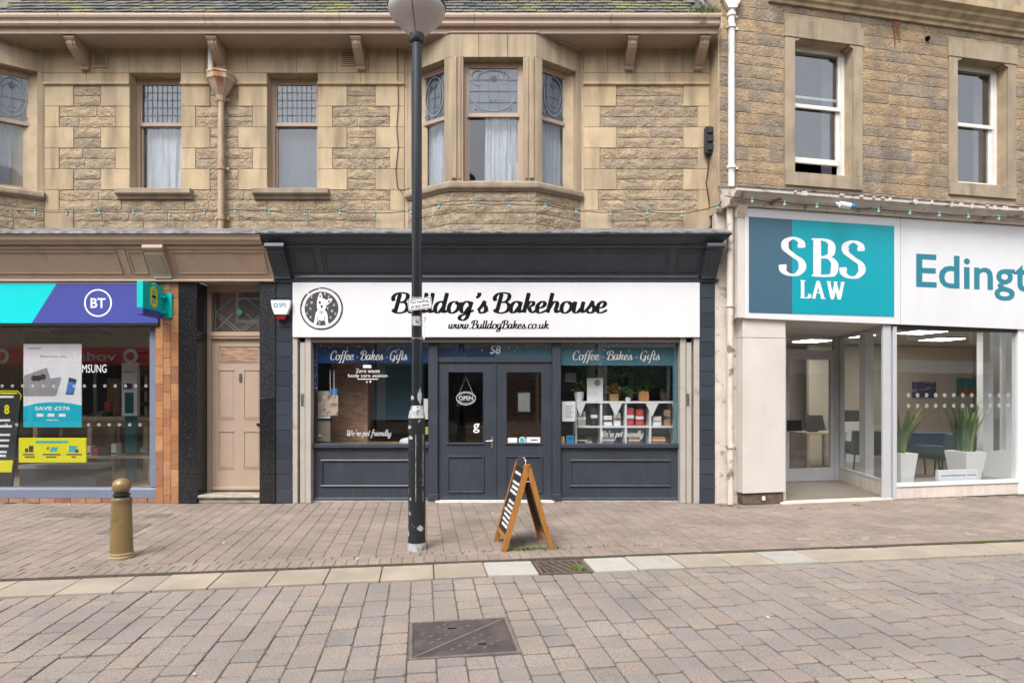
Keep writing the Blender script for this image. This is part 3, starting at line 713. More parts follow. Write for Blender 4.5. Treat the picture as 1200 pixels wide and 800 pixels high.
# stone pieces
def rock_mesh(seed):
    rr = random.Random(seed); nx, nz = 9, 6; vs = []; fs = []
    xsr = [-.5] + [-.5 + .008 + .984 * i / (nx - 3) for i in range(nx - 2)] + [.5]
    zsr = [-.5] + [-.5 + .03 + .94 * i / (nz - 3) for i in range(nz - 2)] + [.5]
    ridge = rr.uniform(-.15, .2)
    for j, z in enumerate(zsr):
        for i, x in enumerate(xsr):
            if i in (0, nx - 1) or j in (0, nz - 1): vs.append((x, .35, z))
            else:
                y = -.35 - rr.random() * .9 + (0.35 if (z - ridge) < 0 else 0) * rr.random()
                if i in (1, nx - 2) or j in (1, nz - 2): y = -.1 - .5 * rr.random()
                vs.append((x + rr.uniform(-.03, .03) * (0 < i - 1 < nx - 3), y, z + rr.uniform(-.05, .05)))
    for j in range(nz - 1):
        for i in range(nx - 1): fs.append((j * nx + i, j * nx + i + 1, (j + 1) * nx + i + 1, (j + 1) * nx + i))
    mb = MB(); mb.add(vs, fs); me = bpy.data.meshes.new('stone'); me.from_pydata(mb.v, [], mb.f)
    return me
ROCKS = [rock_mesh(i) for i in range(14)]
for me in ROCKS: me.materials.append(M['rock'])
def rock(parent, x0, x1, z0, z1, Y, deep=.015, T=None, ang=0., j=.0042, meshes=None, name='stone'):
    if x1 - x0 < .02: return
    c = ((x0 + x1) / 2, Y, (z0 + z1) / 2)
    if T: c = T(*c)
    m = Matrix.Translation(c) @ Matrix.Rotation(ang, 4, 'Z') @ Matrix.Rotation(random.choice([0, math.pi]), 4, 'Y') @ Matrix.Diagonal((x1 - x0 - 2 * j, deep, z1 - z0 - 2 * j, 1))
    return link(name, random.choice(meshes or ROCKS), parent, m)
def ashlar(parent, x0, x1, z0, z1, y0, y1, T=None, m='ashlar', name='ashlar_block', j=.0018, b=.004):
    mb = MB(T); mb.cbox(x0 + j, x1 - j, y0, y1, z0 + j, z1 - j, b); return part(name, mb, M[m], parent)
def rock_run(parent, x0, x1, z0, z1, Y, deep=.015, T=None, ang=0.):
    zm = (z0 + z1) / 2
    for a, c in ((z0, zm), (zm, z1)):
        x = x0
        while x < x1 - .01:
            w = random.uniform(.28, .62)
            if x1 - (x + w) < .2: w = x1 - x
            rock(parent, x, x + w, a, c, Y, deep, T, ang); x += w
zones = [(52, 152, 1, 1), (212, 313, 1, 1), (372.5, 474, 1, 1), (684, 835, 1, 1)]
BIG, SML = 34., 17.
for i in range(5):
    z1, z0 = ROWS[i], ROWS[i + 1]; q = BIG if i % 2 == 0 else SML
    for a, c, _, _ in zones:
        qa = qc = q
        if a == 684: qa = q * 1.12
        ashlar(wall, ux(a), ux(a + qa), z0, z1, U, U + .26); ashlar(wall, ux(c - qc), ux(c), z0, z1, U, U + .26)
        rock_run(wall, ux(a + qa), ux(c - qc), z0, z1, U + .012)
for i in (5, 6, 7):
    z1, z0 = ROWS[i], ROWS[min(i + 1, 8)]
    q = SML if i % 2 else BIG
    ashlar(wall, ux(52), ux(52 + q), z0, z1, U, U + .2); ashlar(wall, ux(474 - q), ux(474), z0, z1, U, U + .2)
    rock_run(wall, ux(52 + q), ux(474 - q), z0, z1, U + .012)
    ashlar(wall, ux(684), ux(684 + q), z0, z1, U, U + .2); ashlar(wall, ux(835 - q), ux(835), z0, z1, U, U + .2)
    rock_run(wall, ux(684 + q), ux(835 - q), z0, z1, U + .012)
# frieze and impost band
x = 52
fr = [52, 112, 152, 212, 240, 290, 348, 395, 432, 474]
for a, c in zip(fr[:-1], fr[1:]): ashlar(wall, ux(a), ux(c), HEADZ, SOFZ + .03, U - .012, U + .29)
fr = [684, 712, 745, 772, 800, 835]
for a, c in zip(fr[:-1], fr[1:]): ashlar(wall, ux(a), ux(c), HEADZ, SOFZ + .03, U - .012, U + .29)
for a, c, _, _ in zones:
    n = 3 if a == 684 else 2
    for k in range(n): ashlar(wall, ux(a + (c - a) * k / n), ux(a + (c - a) * (k + 1) / n), ROWS[0] + .006, HEADZ, U - .014, U + .27)
    b = MB(); x0, x1 = ux(a), ux(c)
    b.prism([(U - .032, ROWS[0] + .006), (U - .032, ROWS[0] + .026), (U - .015, ROWS[0] + .04), (U + .1, ROWS[0] + .04), (U + .1, ROWS[0] - .004), (U - .006, ROWS[0] - .004)], 'x', x0 - .004, x1 + .004); part('string_course', b, M['ashlar'], bld)

# sash windows (thing > window > pane, leading, curtain)
def strip(mb, a, c, w, d0, d1):
    """flat bar between two points of the s,z plane"""
    dx, dz = c[0] - a[0], c[1] - a[1]; L_ = math.hypot(dx, dz) or 1e-6; nx, nz = -dz / L_ * w / 2, dx / L_ * w / 2
    mb.prism([(a[0] + nx, a[1] + nz), (c[0] + nx, c[1] + nz), (c[0] - nx, c[1] - nz), (a[0] - nx, a[1] - nz)], 'y', d0, d1)
def poly_strip(mb, pts, w, d0, d1):
    for p, q in zip(pts[:-1], pts[1:]): strip(mb, p, q, w, d0, d1)
def arc(cx, cz, rx, rz, a0, a1, n=18): return [(cx + rx * math.cos(R(a0 + (a1 - a0) * k / n)), cz + rz * math.sin(R(a0 + (a1 - a0) * k / n))) for k in range(n + 1)]
def sash(parent, s0, s1, z0, z1, zm, d, T=None, lead='grid', curtain='net', fm='taupe', fw=.055, pm_='glass_up', lowrail=.07):
    b = MB(T)
    b.box(s0, s0 + fw, d, d + .09, z0, z1); b.box(s1 - fw, s1, d, d + .09, z0, z1)
    b.box(s0 + fw, s1 - fw, d + .002, d + .088, z1 - fw * 1.1, z1); b.box(s0 + fw, s1 - fw, d + .002, d + .088, z0, z0 + lowrail)
    w = part('window', b, M[fm], parent)
    iw = .025; a, c = s0 + fw, s1 - fw
    # upper sash proud, lower sash behind
    b = MB(T); b.cbox(a, c, d + .010, d + .060, zm - .028, zm + .028, .005); part('meeting_rail', b, M[fm], w)
    b = MB(T)
    b.box(a, a + iw, d + .014, d + .05, zm + .028, z1 - fw * 1.1); b.box(c - iw, c, d + .014, d + .05, zm + .028, z1 - fw * 1.1); b.box(a + iw, c - iw, d + .015, d + .049, z1 - fw * 1.1 - iw, z1 - fw * 1.1)
    b.box(a, a + iw, d + .046, d + .08, z0 + lowrail, zm - .028); b.box(c - iw, c, d + .046, d + .08, z0 + lowrail, zm - .028); b.box(a + iw, c - iw, d + .047, d + .079, z0 + lowrail, z0 + lowrail + iw)
    part('sash', b, M[fm], w)
    ga, gc, gt = a + iw, c - iw, z1 - fw * 1.1 - iw
    part('pane', MB(T).box(ga, gc, d + .030, d + .034, zm + .028, gt), M[pm_], w)
    part('pane', MB(T).box(ga, gc, d + .062, d + .066, z0 + lowrail + iw, zm - .028), M[pm_], w)
    zb = zm + .028; H = gt - zb; W = gc - ga; mx = (ga + gc) / 2
    if lead:
        part('obscured_glass', MB(T).box(ga, gc, d + .0365, d + .0385, zb, gt), M['leadglass'], w)
        b = MB(T); da, db = d + .022, d + .029
        if lead == 'grid':
            for k in range(1, 8): strip(b, (ga + W * k / 8, zb), (ga + W * k / 8, gt), .004, da, db)
            for k in range(1, 5): strip(b, (ga, zb + H * k / 5), (gc, zb + H * k / 5), .004, da + .001, db + .001)
        elif lead == 'bay':
            for k in range(1, 5): strip(b, (ga + W * k / 5, zb), (ga + W * k / 5, gt), .005, da, db)
            for k in (1, 2, 3): strip(b, (ga, zb + H * k / 4), (gc, zb + H * k / 4), .005, da + .001, db + .001)
        else:
            for k in (1, 2, 3): strip(b, (ga + W * k / 4, zb), (ga + W * k / 4, gt), .005, da, db)
            strip(b, (ga, zb + H * .5), (gc, zb + H * .5), .005, da + .001, db + .001)
        part('leading', b, M['leadline'], w)
        if lead in ('bay', 'oval'):
            b = MB(T)
            if lead == 'bay':
                poly_strip(b, arc(ga + W * .18, gt - H * .2, W * .14, H * .16, 60, 300), .010, da - .004, da - .001); poly_strip(b, arc(gc - W * .18, gt - H * .2, W * .14, H * .16, 240, -60 + 180), .010, da - .004, da - .001)
                poly_strip(b, arc(mx, gt - H * .28, W * .36, H * .24, 0, 180), .009, da - .004, da - .001)
                poly_strip(b, arc(mx, zb + H * .36, W * .42, H * .30, 180, 360), .009, da - .004, da - .001)
            else:
                poly_strip(b, arc(mx, zb + H * .52, W * .36, H * .44, 0, 360, 28), .011, da - .004, da - .001)
                poly_strip(b, arc(mx, zb + H * .52, W * .26, H * .33, 0, 360, 28), .006, da - .004, da - .001)
            part('pale_leading', b, M['leadpale'], w)
            b = MB(T)
            for k in range(5):
                an = R(72 * k + 90); b.ring(mx + .03 * math.cos(an), gt - H * .22 + .03 * math.sin(an), .017, .010, da - .008, 8, .003)
            b.disc(mx, gt - H * .22, .011, da - .010, 8)
            for sx in (-1, 1): b.disc(mx + sx * .03, zb + H * .30, .010, da - .008, 7); b.disc(mx + sx * W * .36, zb + H * .1, .013, da - .008, 7)
            part('flower_motif', b, M['leadline'], w)['kind'] = 'stuff'
    if curtain:
        def drape(x0, x1, zt, zbm, m, amp=.022, dd=.14, n=None, flare=0.):
            n = n or max(8, int((x1 - x0) / .022)); vs = []; fs = []; ph = random.uniform(0, 6)
            for zi in range(4):
                f = zi / 3.
                for i in range(n + 1):
                    q = i / n; xx = x0 + (x1 - x0) * q + flare * (1 - q) * (f - 1) * 0 + .012 * math.sin(ph + q * 9 + f * 2)
                    yy = d + dd + amp * math.sin(ph + q * (x1 - x0) * 38 + 2.2 * math.sin(f * 1.3 + q * 4 + ph)) * (.5 + .6 * f) + amp * .6 * math.sin(q * 61 + ph * 3 + f * 1.5)
                    vs.append((xx, yy, zt + (zbm - zt) * f))
            for zi in range(3):
                for i in range(n): fs.append((zi * (n + 1) + i, zi * (n + 1) + i + 1, (zi + 1) * (n + 1) + i + 1, (zi + 1) * (n + 1) + i))
            mb = MB(T); mb.add(vs, fs); o = part('curtain', mb, M[m], w, smooth=True)
        if curtain == 'net': drape(s0 + .03, s1 - .03, zm + .02, z0 + .02, 'curtain', .02)
        elif curtain == 'blind': drape(s0 + .02, s1 - .02, zm + .02, z0 + .02, 'curtaingrey', .004)
        elif curtain == 'sides':
            drape(s0 + .02, s0 + (s1 - s0) * .22, zm + .1, z0 + .02, 'curtain', .02); drape(s1 - (s1 - s0) * .30, s1 - .02, zm + .1, z0 + .02, 'curtain', .02)
        elif curtain == 'mid': drape(s0 + (s1 - s0) * .35, s0 + (s1 - s0) * .95, zm + .1, z0 + .02, 'curtain', .022)
        elif curtain == 'full': drape(s0 + .02, s1 - .02, z1, z0 + .02, 'curtain', .018)
    return w
sash(bld, ux(152), ux(212), SILLZ, HEADZ, Z(147, 9.4), 9.36, None, 'grid', 'net')
sash(bld, ux(313), ux(372.5), SILLZ, HEADZ, Z(147, 9.4), 9.36, None, 'grid', 'blind')
b = MB()
for k, (h_, r_) in enumerate(((.10, .02), (.055, .03), (.13, .017), (.12, .014))):   # ornaments on the meeting rail
    x_ = X((176, 181, 197, 203)[k], 9.43)
    o = MB(); o.lathe((x_, 9.455, Z(144.5, 9.43)), [(r_, 0), (r_ * 1.1, h_ * .4), (r_ * .5, h_ * .7), (r_ * .7, h_)], 10)
    solo('ornament', o, M['paper'], ['small white ornament leftmost on the sash rail of the leaded upstairs window', 'low white ornament second from left on the upstairs sash rail', 'tall white ornament second from right on the upstairs sash rail', 'slim white ornament rightmost on the upstairs sash rail'][k], 'ornament', 'ornaments on the upstairs sash rail')
for a, c in ((134, 222), (295, 384)):
    b = MB(); Yf = U - .10; x0, x1 = X(a, Yf), X(c, Yf); zt = SILLZ
    b.prism([(Yf, zt - .01), (Yf + .01, zt), (U + .2, zt + .012), (U + .2, zt - .14), (U - .03, zt - .14), (U - .05, zt - .09), (Yf + .01, zt - .085), (Yf, zt - .07)], 'x', x0, x1); part('window_sill', b, M['sillstone'], bld)

# bay windows
def bay(cx, tag_):
    P = [(cx - 1.285, U), (cx - .61, 8.76), (cx + .61, 8.76), (cx + 1.285, U)]
    for k in range(3):
        (x0, y0), (x1, y1) = P[k], P[k + 1]; ang = math.atan2(y1 - y0, x1 - x0); L_ = math.hypot(x1 - x0, y1 - y0)
        T = frame_T(x0, y0, ang)
        o0, o1 = ((.188, L_ - .188) if k == 1 else ((.10, L_ - .10)))
        if k == 0: o0, o1 = .085, L_ - .10
        if k == 2: o0, o1 = .10, L_ - .085
        # head, jambs
        if k == 1:
            for q in range(3): ashlar(wall, L_ * q / 3, L_ * (q + 1) / 3, HEADZ, SOFZ + .02, 0, .24, T, 'baystone')
        else: ashlar(wall, 0, L_, HEADZ, SOFZ + .02, .002, .24, T, 'baystone')
        b = MB(T); b.box(0, o0, 0.001, .26, 4.55, HEADZ); 
        part('jamb', b, M['baystone'], bld); b = MB(T); b.box(o1, L_, 0.001, .26, 4.55, HEADZ); part('jamb', b, M['baystone'], bld)
        if k == 1:
            for q0, q1 in ((.03, .10), (.115, .16)):
                for mir in (0, 1):
                    a_, c_ = (q0, q1) if not mir else (L_ - q1, L_ - q0)
                    b = MB(T); b.cbox(a_, c_, -.028 if q0 < .1 else -.014, .02, 4.60, HEADZ - .002, .01); part('pilaster_moulding', b, M['baystone'], bld)
        sash(bld, o0, o1, 4.545, HEADZ, 1.6 + (460 - 135) * 8.9 / F, .13, T, 'bay' if k == 1 else 'oval', {0: 'net', 1: 'mid', 2: 'net'}[k] if tag_ == 'm' else 'net', fw=.05)
        # stones below the sill
        z = 4.45; zz = [4.45, 4.29, 4.13, 3.97, 3.80]
        b = MB(T); b.box(0.002, L_ - .002, .0185, .22, 3.75, 4.46); part('apron', b, M['mortar'], wall)
        for za, zc in zip(zz[1:], zz[:-1]):
            s_ = 0.
            while s_ < L_ - .01:
                w_ = random.uniform(.25, .5)
                if L_ - (s_ + w_) < .18: w_ = L_ - s_
                rock(wall, s_, s_ + w_, za, zc, .014, .015, T, ang); s_ += w_
    prof = [(0, 4.43), (.012, 4.43), (.03, 4.455), (.055, 4.465), (.062, 4.485), (.062, 4.53), (.045, 4.555), (-.16, 4.562), (-.16, 4.43)]
    b = MB(); b.sweep(P, prof); part('bay_sill', b, M['sillstone'], bld)
    b = MB(); b.sweep(P, [(-.05, SOFZ - .022), (.008, SOFZ - .022), (.016, SOFZ - .01), (.016, SOFZ + .001), (-.05, SOFZ + .001)]); part('bay_cornice', b, M['soffit'], bld)
bay(-.265, 'm'); bay(-8.19, 'l')
# rooms behind the upstairs windows
struct('upstairs_room', room_box(-9.6, 2.78, 9.51, 12.4, 3.9, SOFZ + .02), M['greywall'])

# eaves
XE = X(843, 8.74)
b = MB(); b.box(-9.6, XE, 8.80, U + .4, SOFZ + .001, SOFZ + .03); part('soffit', b, M['soffit'], bld)
b = MB(); b.prism([(8.80, SOFZ - .005), (8.785, SOFZ - .005), (8.785, SOFZ + .05), (8.775, SOFZ + .06), (8.775, SOFZ + .125), (8.80, SOFZ + .125)], 'x', -9.6, XE); part('fascia_board', b, M['gutter'], bld)
gz = SOFZ + .075
joints = [-9.6, X(70, 8.7), X(240, 8.7), X(398, 8.7), X(556, 8.7), X(716, 8.7), XE]
for a, c in zip(joints[:-1], joints[1:]):
    b = MB(); b.prism([(8.77, gz), (8.72, gz), (8.705, gz + .02), (8.705, gz + .06), (8.69, gz + .075), (8.67, gz + .085), (8.66, gz + .11), (8.66, gz + .135), (8.675, gz + .14), (8.69, gz + .12), (8.76, gz + .03)], 'x', a + .003, c - .003); part('gutter', b, M['gutter'], bld)
b = MB(); b.box(XE, XE + .012, 8.66, U + .3, SOFZ - .01, SOFZ + .22); part('gutter_end', b, M['gutter'], bld)
# slate roof
RZ0 = gz + .12; PITCH = R(44)
def roof_pt(x, s, o): return (x, 8.72 + s * math.cos(PITCH) - o * math.sin(PITCH), RZ0 + s * math.sin(PITCH) + o * math.cos(PITCH))
b = MB(lambda x, s, o: roof_pt(x, s, o)); b.box(-9.6, XE - .15, -.02, 6., -.08, -.004); roof = part('roof', b, M['slate'], bld)
b = MB(lambda x, s, o: roof_pt(x, s, o)); b.prism([(XE - .15, 0), (XE - .09, 0), (XE - .12, 6.)], 'z', -.05, .05); part('verge', b, M['lead'], roof)
slate_variants = []
for i in range(6):
    mb = MB(); w = .166 * random.uniform(.95, 1.0); c1, c2 = random.uniform(0, .016), random.uniform(0, .016)
    mb.add([(-w / 2, c1, 0), (w / 2, c2, 0), (w / 2, .26, -.024), (-w / 2, .26, -.024), (-w / 2, c1, -.016), (w / 2, c2, -.016), (w / 2, .26, -.032), (-w / 2, .26, -.032)], [(0, 1, 2, 3), (4, 5, 1, 0), (5, 6, 2, 1), (7, 4, 0, 3), (7, 6, 5, 4), (3, 2, 6, 7)])
    me = mb.mesh('slate'); me.materials.append(M['slate']); slate_variants.append(me)
rest = MB(); n_sl = 0
for r_ in range(10):
    xx = -7.35 + (.0875 if r_ % 2 else 0)
    while xx < XE - .22:
        pt = roof_pt(xx, r_ * .17 - .02, .026 + random.uniform(0, .008))
        mt = Matrix.Translation(pt) @ Matrix.Rotation(PITCH, 4, 'X') @ Matrix.Rotation(random.gauss(0, .012), 4, 'Z') @ Matrix.Rotation(random.gauss(0, .01), 4, 'Y')
        me = random.choice(slate_variants)
        if n_sl < 300 and xx > -7.3: link('slate', me, roof, mt); n_sl += 1
        else: rest.add([tuple(mt @ q.co) for q in me.vertices], [tuple(f.vertices) for f in me.polygons])
        xx += .175
o = part('slate', rest, M['slate'], roof); o['kind'] = 'stuff'
b = MB()
for i in range(420): blades(X(random.gauss(828, 9), 8.7), 8.70 + random.uniform(-.03, .05), RZ0 + .0, 1, .03, .15, b)
for i in range(30): blades(X(random.gauss(824, 3), 8.66), 8.665, RZ0 - .10, 1, .01, .08, b)
weed(b, 'grass growing in the gutter at the right end of the slate roof')
# brackets under the eaves
def bracket(px, w=.125):
    pr = []
    y0, y1, zt, zb = 8.83, U - .02, SOFZ - .001, uz(84)
    outer = [(y0, zt), (y0, zt - .055), (y0 + .02, zt - .065), (y0 + .03, zt - .10), (y0 + .07, zt - .15), (y0 + .15, zt - .20), (y0 + .235, zt - .25), (y1 - .055, zb + .05), (y1 - .045, zb + .012), (y1 - .06, zb)]
    poly = outer + [(U + .02, zb), (U + .02, zt)]
    xx = X(px, 8.9); b = MB(); b.prism(poly, 'x', xx - w / 2, xx + w / 2)
    o = part('bracket', b, M['taupe'], bld)
    b = MB(); b.prism([(y - .012, z - .006) for y, z in outer[2:8]] + [(y + .01, z + .01) for y, z in outer[2:8]][::-1], 'x', xx - w / 5, xx + w / 5); part('bracket_rib', b, M['taupe'], o)
    b = MB(); b.cbox(xx - w / 2 - .014, xx + w / 2 + .014, y0 - .014, y0 + .12, zt - .045, zt, .006); part('bracket_cap', b, M['taupe'], o)
for px in (85, 250, 418, 741, 825): bracket(px)
for px, py in ((119, 72), (408, 70)):
    x0 = ux(px - 8); x1 = ux(px + 8); z0, z1 = uz(py + 8), uz(py - 8)
    b = MB(); b.box(x0, x1, U - .03, U, z0, z1); o = part('air_vent', b, M['ashlar'], bld)
    part('vent_hole', MB().box(x0 + .022, x1 - .022, U - .032, U - .028, z0 + .022, z1 - .022), M['boxblack'], o)
    for k in range(5):
        zz_ = z0 + .03 + k * (z1 - z0 - .05) / 5; part('vent_bar', MB().box(x0 + .022, x1 - .022, U - .040, U - .031, zz_, zz_ + .012), M['taupe'], o)

# hopper and downpipe (tan)
def hopper(name, label, px, Y0, ztop, mat, zpipe, brk, w=.17, lobes=True):
    x0 = X(px, Y0); t = thing(name, label, 'downpipe', (x0, Y0, zpipe))
    b = MB(); b.lathe((x0, Y0, ztop), [(w * .40, -.015), (w * .56, 0), (w * .58, -.025), (w * .55, -.045), (w * .55, -.11), (w * .50, -.13), (w * .34, -.24), (w * .20, -.32), (.062, -.37), (.055, -.40)], 8); part('hopper_head', b, M[mat], t)
    b = MB(); b.tube([(x0, Y0, ztop - .33), (x0, Y0, zpipe)], .045, 14, False); part('pipe', b, M[mat], t, smooth=True)
    for z in brk:
        b = MB(); b.lathe((x0, Y0, z), [(.046, 0), (.06, .005), (.06, .06), (.046, .065)], 14); b.box(x0 - .1, x0 + .1, Y0 + .035, Y0 + .055, z + .015, z + .05); part('pipe_collar', b, M[mat], t)
    return t
dp = hopper('downpipe', 'tan downpipe with hopper head and rust streaks between two upstairs windows', 259, U - .085, Z(87, U - .1), 'iron_tan', 3.98, [Z(y, U - .085) for y in (118, 199, 258)], w=.36)
b = MB(); x0 = X(259, U - .085); b.tube([(X(247, U - .1), U - .1, SOFZ), (X(247, U - .1), U - .1, Z(88, U - .1))], .04, 12); part('swan_neck', b, M['white_pipe'], dp, smooth=True)
# cables and electrical box
b = MB(); b.tube([(ux(466), U - .016, SOFZ), (ux(467), U - .016, uz(125)), (ux(465), U - .02, uz(150)), (ux(467), U - .016, uz(172)), (ux(464), U - .016, uz(200)), (ux(466), U - .016, uz(220)), (ux(470), U - .016, uz(224)), (ux(482), U - .12, uz(224))], .006, 6)
solo('wall_cable', b, M['cable'], 'thin cable running down the stone beside the bay window', 'cable', smooth=True)
el_ = thing('junction_box', 'black electrical junction box on the corner quoin above the bakery', 'electrical box', (ux(829.5), U - .1, uz(186)))
b = MB(); b.cbox(ux(824), ux(835), U - .11, U - .012, uz(184), uz(151), .03); part('casing', b, M['boxblack'], el_)
for k in range(3): b = MB(); b.cbox(ux(826), ux(833), U - .135, U - .105, uz(180 - k * 10), uz(173 - k * 10), .012); part('fuse_cover', b, M['boxblack'], el_)
b = MB(); b.tube([(ux(829), U - .05, uz(184)), (ux(829), U - .03, uz(200)), (ux(827), U - .02, uz(214)), (ux(831), U - .02, uz(240)), (ux(833), U - .02, uz(262)), (ux(830), U - .02, uz(270))], .008, 6); part('tail_cable', b, M['cable'], el_)
b = MB(); b.tube([(2.96, U + .01, SOFZ + .1), (2.955, U - .03, 5.8), (2.955, U - .03, 3.9)], .03, 8); solo('black_pipe', b, M['boxblack'], 'thin black pipe in the dark gap beside the stone corner', 'pipe', smooth=True)
# ------------------------------------------------------------------ shopfronts: shared pieces
def canted(parent, x0, x1, top, bot, mat, stiles, name='fascia_panel'):
    """sloping fascia: top=(Y,Z) bottom=(Y,Z); stiles are raised bars"""
    (ya, za), (yb, zb) = top, bot; L_ = math.hypot(yb - ya, za - zb)
    def T(s, n, q):                           # q from 0 (bottom) to 1 (top), n outward
        t = q; ny, nz = -(za - zb) / L_, -(yb - ya) / L_
        return (s, yb + (ya - yb) * t + ny * n, zb + (za - zb) * t + nz * n)
    b = MB(T); b.box(x0, x1, -.06, 0, 0, 1); f = part(name, b, mat, parent)
    def bar(a, c, q0, q1, n=.014, nm='fascia_moulding'):
        b = MB(T); b.box(a, c, -.01, n, q0, q1); part(nm, b, mat, f)
    bar(x0, x1, .9, .985, .012); bar(x0, x1, .02, .10, .012)
    for k, s in enumerate(stiles):
        bar(s - .045, s + .045, .11, .89, .010)
    ed = [x0] + list(stiles) + [x1]
    for a, c in zip(ed[:-1], ed[1:]):
        a2, c2 = a + .075, c - .075
        if c2 - a2 < .1: continue
        for q in ((a2, a2 + .014, .16, .84), (c2 - .014, c2, .16, .84), (a2 + .015, c2 - .015, .80, .84), (a2 + .015, c2 - .015, .16, .20)): bar(*q, .012, 'panel_bead')
    return f
def console(parent, x0, x1, top, bot, mat, w_out=.10):
    (ya, za), (yb, zb) = top, bot
    poly = [(ya - w_out + .02, za), (ya - w_out - .015, za - .03), (ya - w_out - .015, za - .075), (ya - w_out + .02, za - .095), (ya - w_out + .03, za - .13), (yb - .085, zb + .06), (yb - .06, zb + .02), (yb - .06, zb), (yb + .08, zb), (ya + .1, za)]
    b = MB(); b.prism(poly, 'x', x0, x1); o = part('console_bracket', b, mat, parent)
    b = MB(); b.prism([(ya - w_out - .025, za - .005), (ya - w_out - .035, za - .05), (ya - w_out - .02, za - .07), (ya - w_out + .03, za - .075), (ya - w_out + .05, za - .005)], 'x', x0 - .015, x1 + .015); part('bracket_scroll', b, mat, o)
    b = MB(); b.prism([(ya - w_out + .018, za - .135), (ya - w_out + .03, za - .135), (yb - .085, zb + .07), (yb - .097, zb + .07)], 'x', x0 + .045, x1 - .045); part('bracket_rib', b, mat, o)
def tiles(parent, x0, x1, z0, z1, y0, nx, hz, mat, name='tile', dep=.02, gap=.003, stagger=False, b_=.003, T=None):
    w = (x1 - x0) / nx
    for i in range(nx):
        z = z0 - (hz / 2 if stagger and i % 2 else 0)
        while z < z1 - .005:
            a, c = max(z, z0), min(z + hz, z1)
            if c - a > .02:
                mb = MB(T); mb.cbox(x0 + i * w + gap, x0 + (i + 1) * w - gap, y0, y0 + dep, a + gap, c - gap, b_); part(name, mb, M[mat], parent)
            z += hz
def room(name, x0, x1, y0, y1, z0, z1, wallm, floorm, ceilm, T=None):
    t = .05
    b = MB(T); b.box(x0, x1, y1, y1 + t, z0, z1); b.box(x0 - t, x0, y0, y1 + t, z0, z1); b.box(x1, x1 + t, y0, y1 + t, z0, z1)
    o = struct(name, b, M[wallm])
    struct('floor', MB(T).box(x0 - t, x1 + t, y0, y1 + t, z0 - t, z0 - .002), M[floorm], o, None); struct('ceiling', MB(T).box(x0 - t, x1 + t, y0, y1 + t, z1 + .002, z1 + t), M[ceilm], o, None)
    return o

# ------------------------------------------------------------------ bakery shopfront
bk = thing('bakery_shopfront', 'dark navy wooden shopfront of the bakery with panelled fascia and double doors', 'shopfront', (-.2, 9.1, 0))
PL0, PL1, PR0, PR1 = X(323, 9.0), X(343.5, 9.0), X(819.5, 9.0), X(838, 9.0)
nv = M['navy']
# cornice crown, lead top
crown = [(0, 3.672), (.03, 3.672), (.035, 3.69), (.06, 3.70), (.10, 3.735), (.13, 3.76), (.135, 3.778), (.155, 3.782), (.155, 3.812), (-.1, 3.812), (-.1, 3.672)]
cl, cr, cy = PL0 + .04, X(858, 8.6) - .155, 8.755
b = MB(); b.sweep([(cl, 9.15), (cl, cy), (cr, cy), (cr, 9.15)], crown); part('cornice', b, nv, bk)
b = MB(); b.prism([(8.605, 3.814), (8.595, 3.80), (8.588, 3.802), (8.588, 3.822), (U + .0, 4.03), (U + .02, 4.03), (U + .02, 3.98), (9.0, 3.814)], 'x', cl - .15, cr + .15); part('lead_flashing', b, M['lead'], bk)
FT, FB = (8.735, 3.675), (8.985, 3.275)
canted(bk, PL1 - .02, PR0 + .02, FT, FB, nv, (X(374, 8.85), X(788, 8.85)))
console(bk, PL0 + .005, PL1 - .01, FT, (8.985, 3.235), nv); console(bk, PR0 + .01, PR1 - .005, FT, (8.985, 3.235), nv)
b = MB(); b.sweep([(PL0 - .01, 9.12), (PL0 - .01, 9.0), (PL1 + .003, 9.0), (PL1 + .003, 9.05)], [(-.02, 3.19), (.01, 3.19), (.035, 3.21), (.035, 3.234), (-.02, 3.234)]); part('pilaster_cap', b, nv, bk)
b = MB(); b.sweep([(PR0 - .003, 9.05), (PR0 - .003, 9.0), (PR1 + .01, 9.0), (PR1 + .01, 9.12)], [(-.02, 3.19), (.01, 3.19), (.035, 3.21), (.035, 3.234), (-.02, 3.234)]); part('pilaster_cap', b, nv, bk)
b = MB(); b.prism([(8.985, 3.29), (8.955, 3.285), (8.945, 3.265), (8.945, 3.25), (8.965, 3.235), (8.97, 3.19), (9.1, 3.19), (9.1, 3.29)], 'x', PL1 + .03, PR0 - .03); part('architrave', b, nv, bk)
# pilasters with tiles
for a, c in ((PL0, PL1), (PR0, PR1)):
    b = MB(); b.box(a + .006, c - .006, 9.013, 9.30, 0, 3.20); p = part('pilaster', b, M['grout_grey'], bk)
    tiles(p, a, c, .0, 3.19, 9.0, 1, .212, 'navy_tile', dep=.03, gap=.0022)
# sign board and lettering
SG0, SG1, SGZ0, SGZ1 = PL1 + .002, PR0 - .002, Z(395, 8.97), Z(331, 8.97)
sg = thing('bakery_sign', 'long white sign board over the bakery with black script lettering and dog emblem', 'sign', ((SG0 + SG1) / 2, 8.97, SGZ0))
b = MB(); b.cbox(SG0, SG1, 8.97, 9.02, SGZ0, SGZ1, .003); board = part('board', b, M['signwhite'], sg)
sY = 8.9685
b = MB(); stroke_text(b, "Bulldog's Bakehouse", X(459, 8.97), X(711, 8.97), Z(366.3, 8.97), .160, sY, thick=.38, thin=.13, slant=.17); part('lettering', b, M['black'], sg, 'large black script letters reading the bakery name')
b = MB(); stroke_text(b, "www.BulldogBakes.co.uk", X(525.5, 8.97), X(643, 8.97), Z(385, 8.97), .066, sY, thick=.34, thin=.15, slant=.17); part('web_address', b, M['black'], sg)
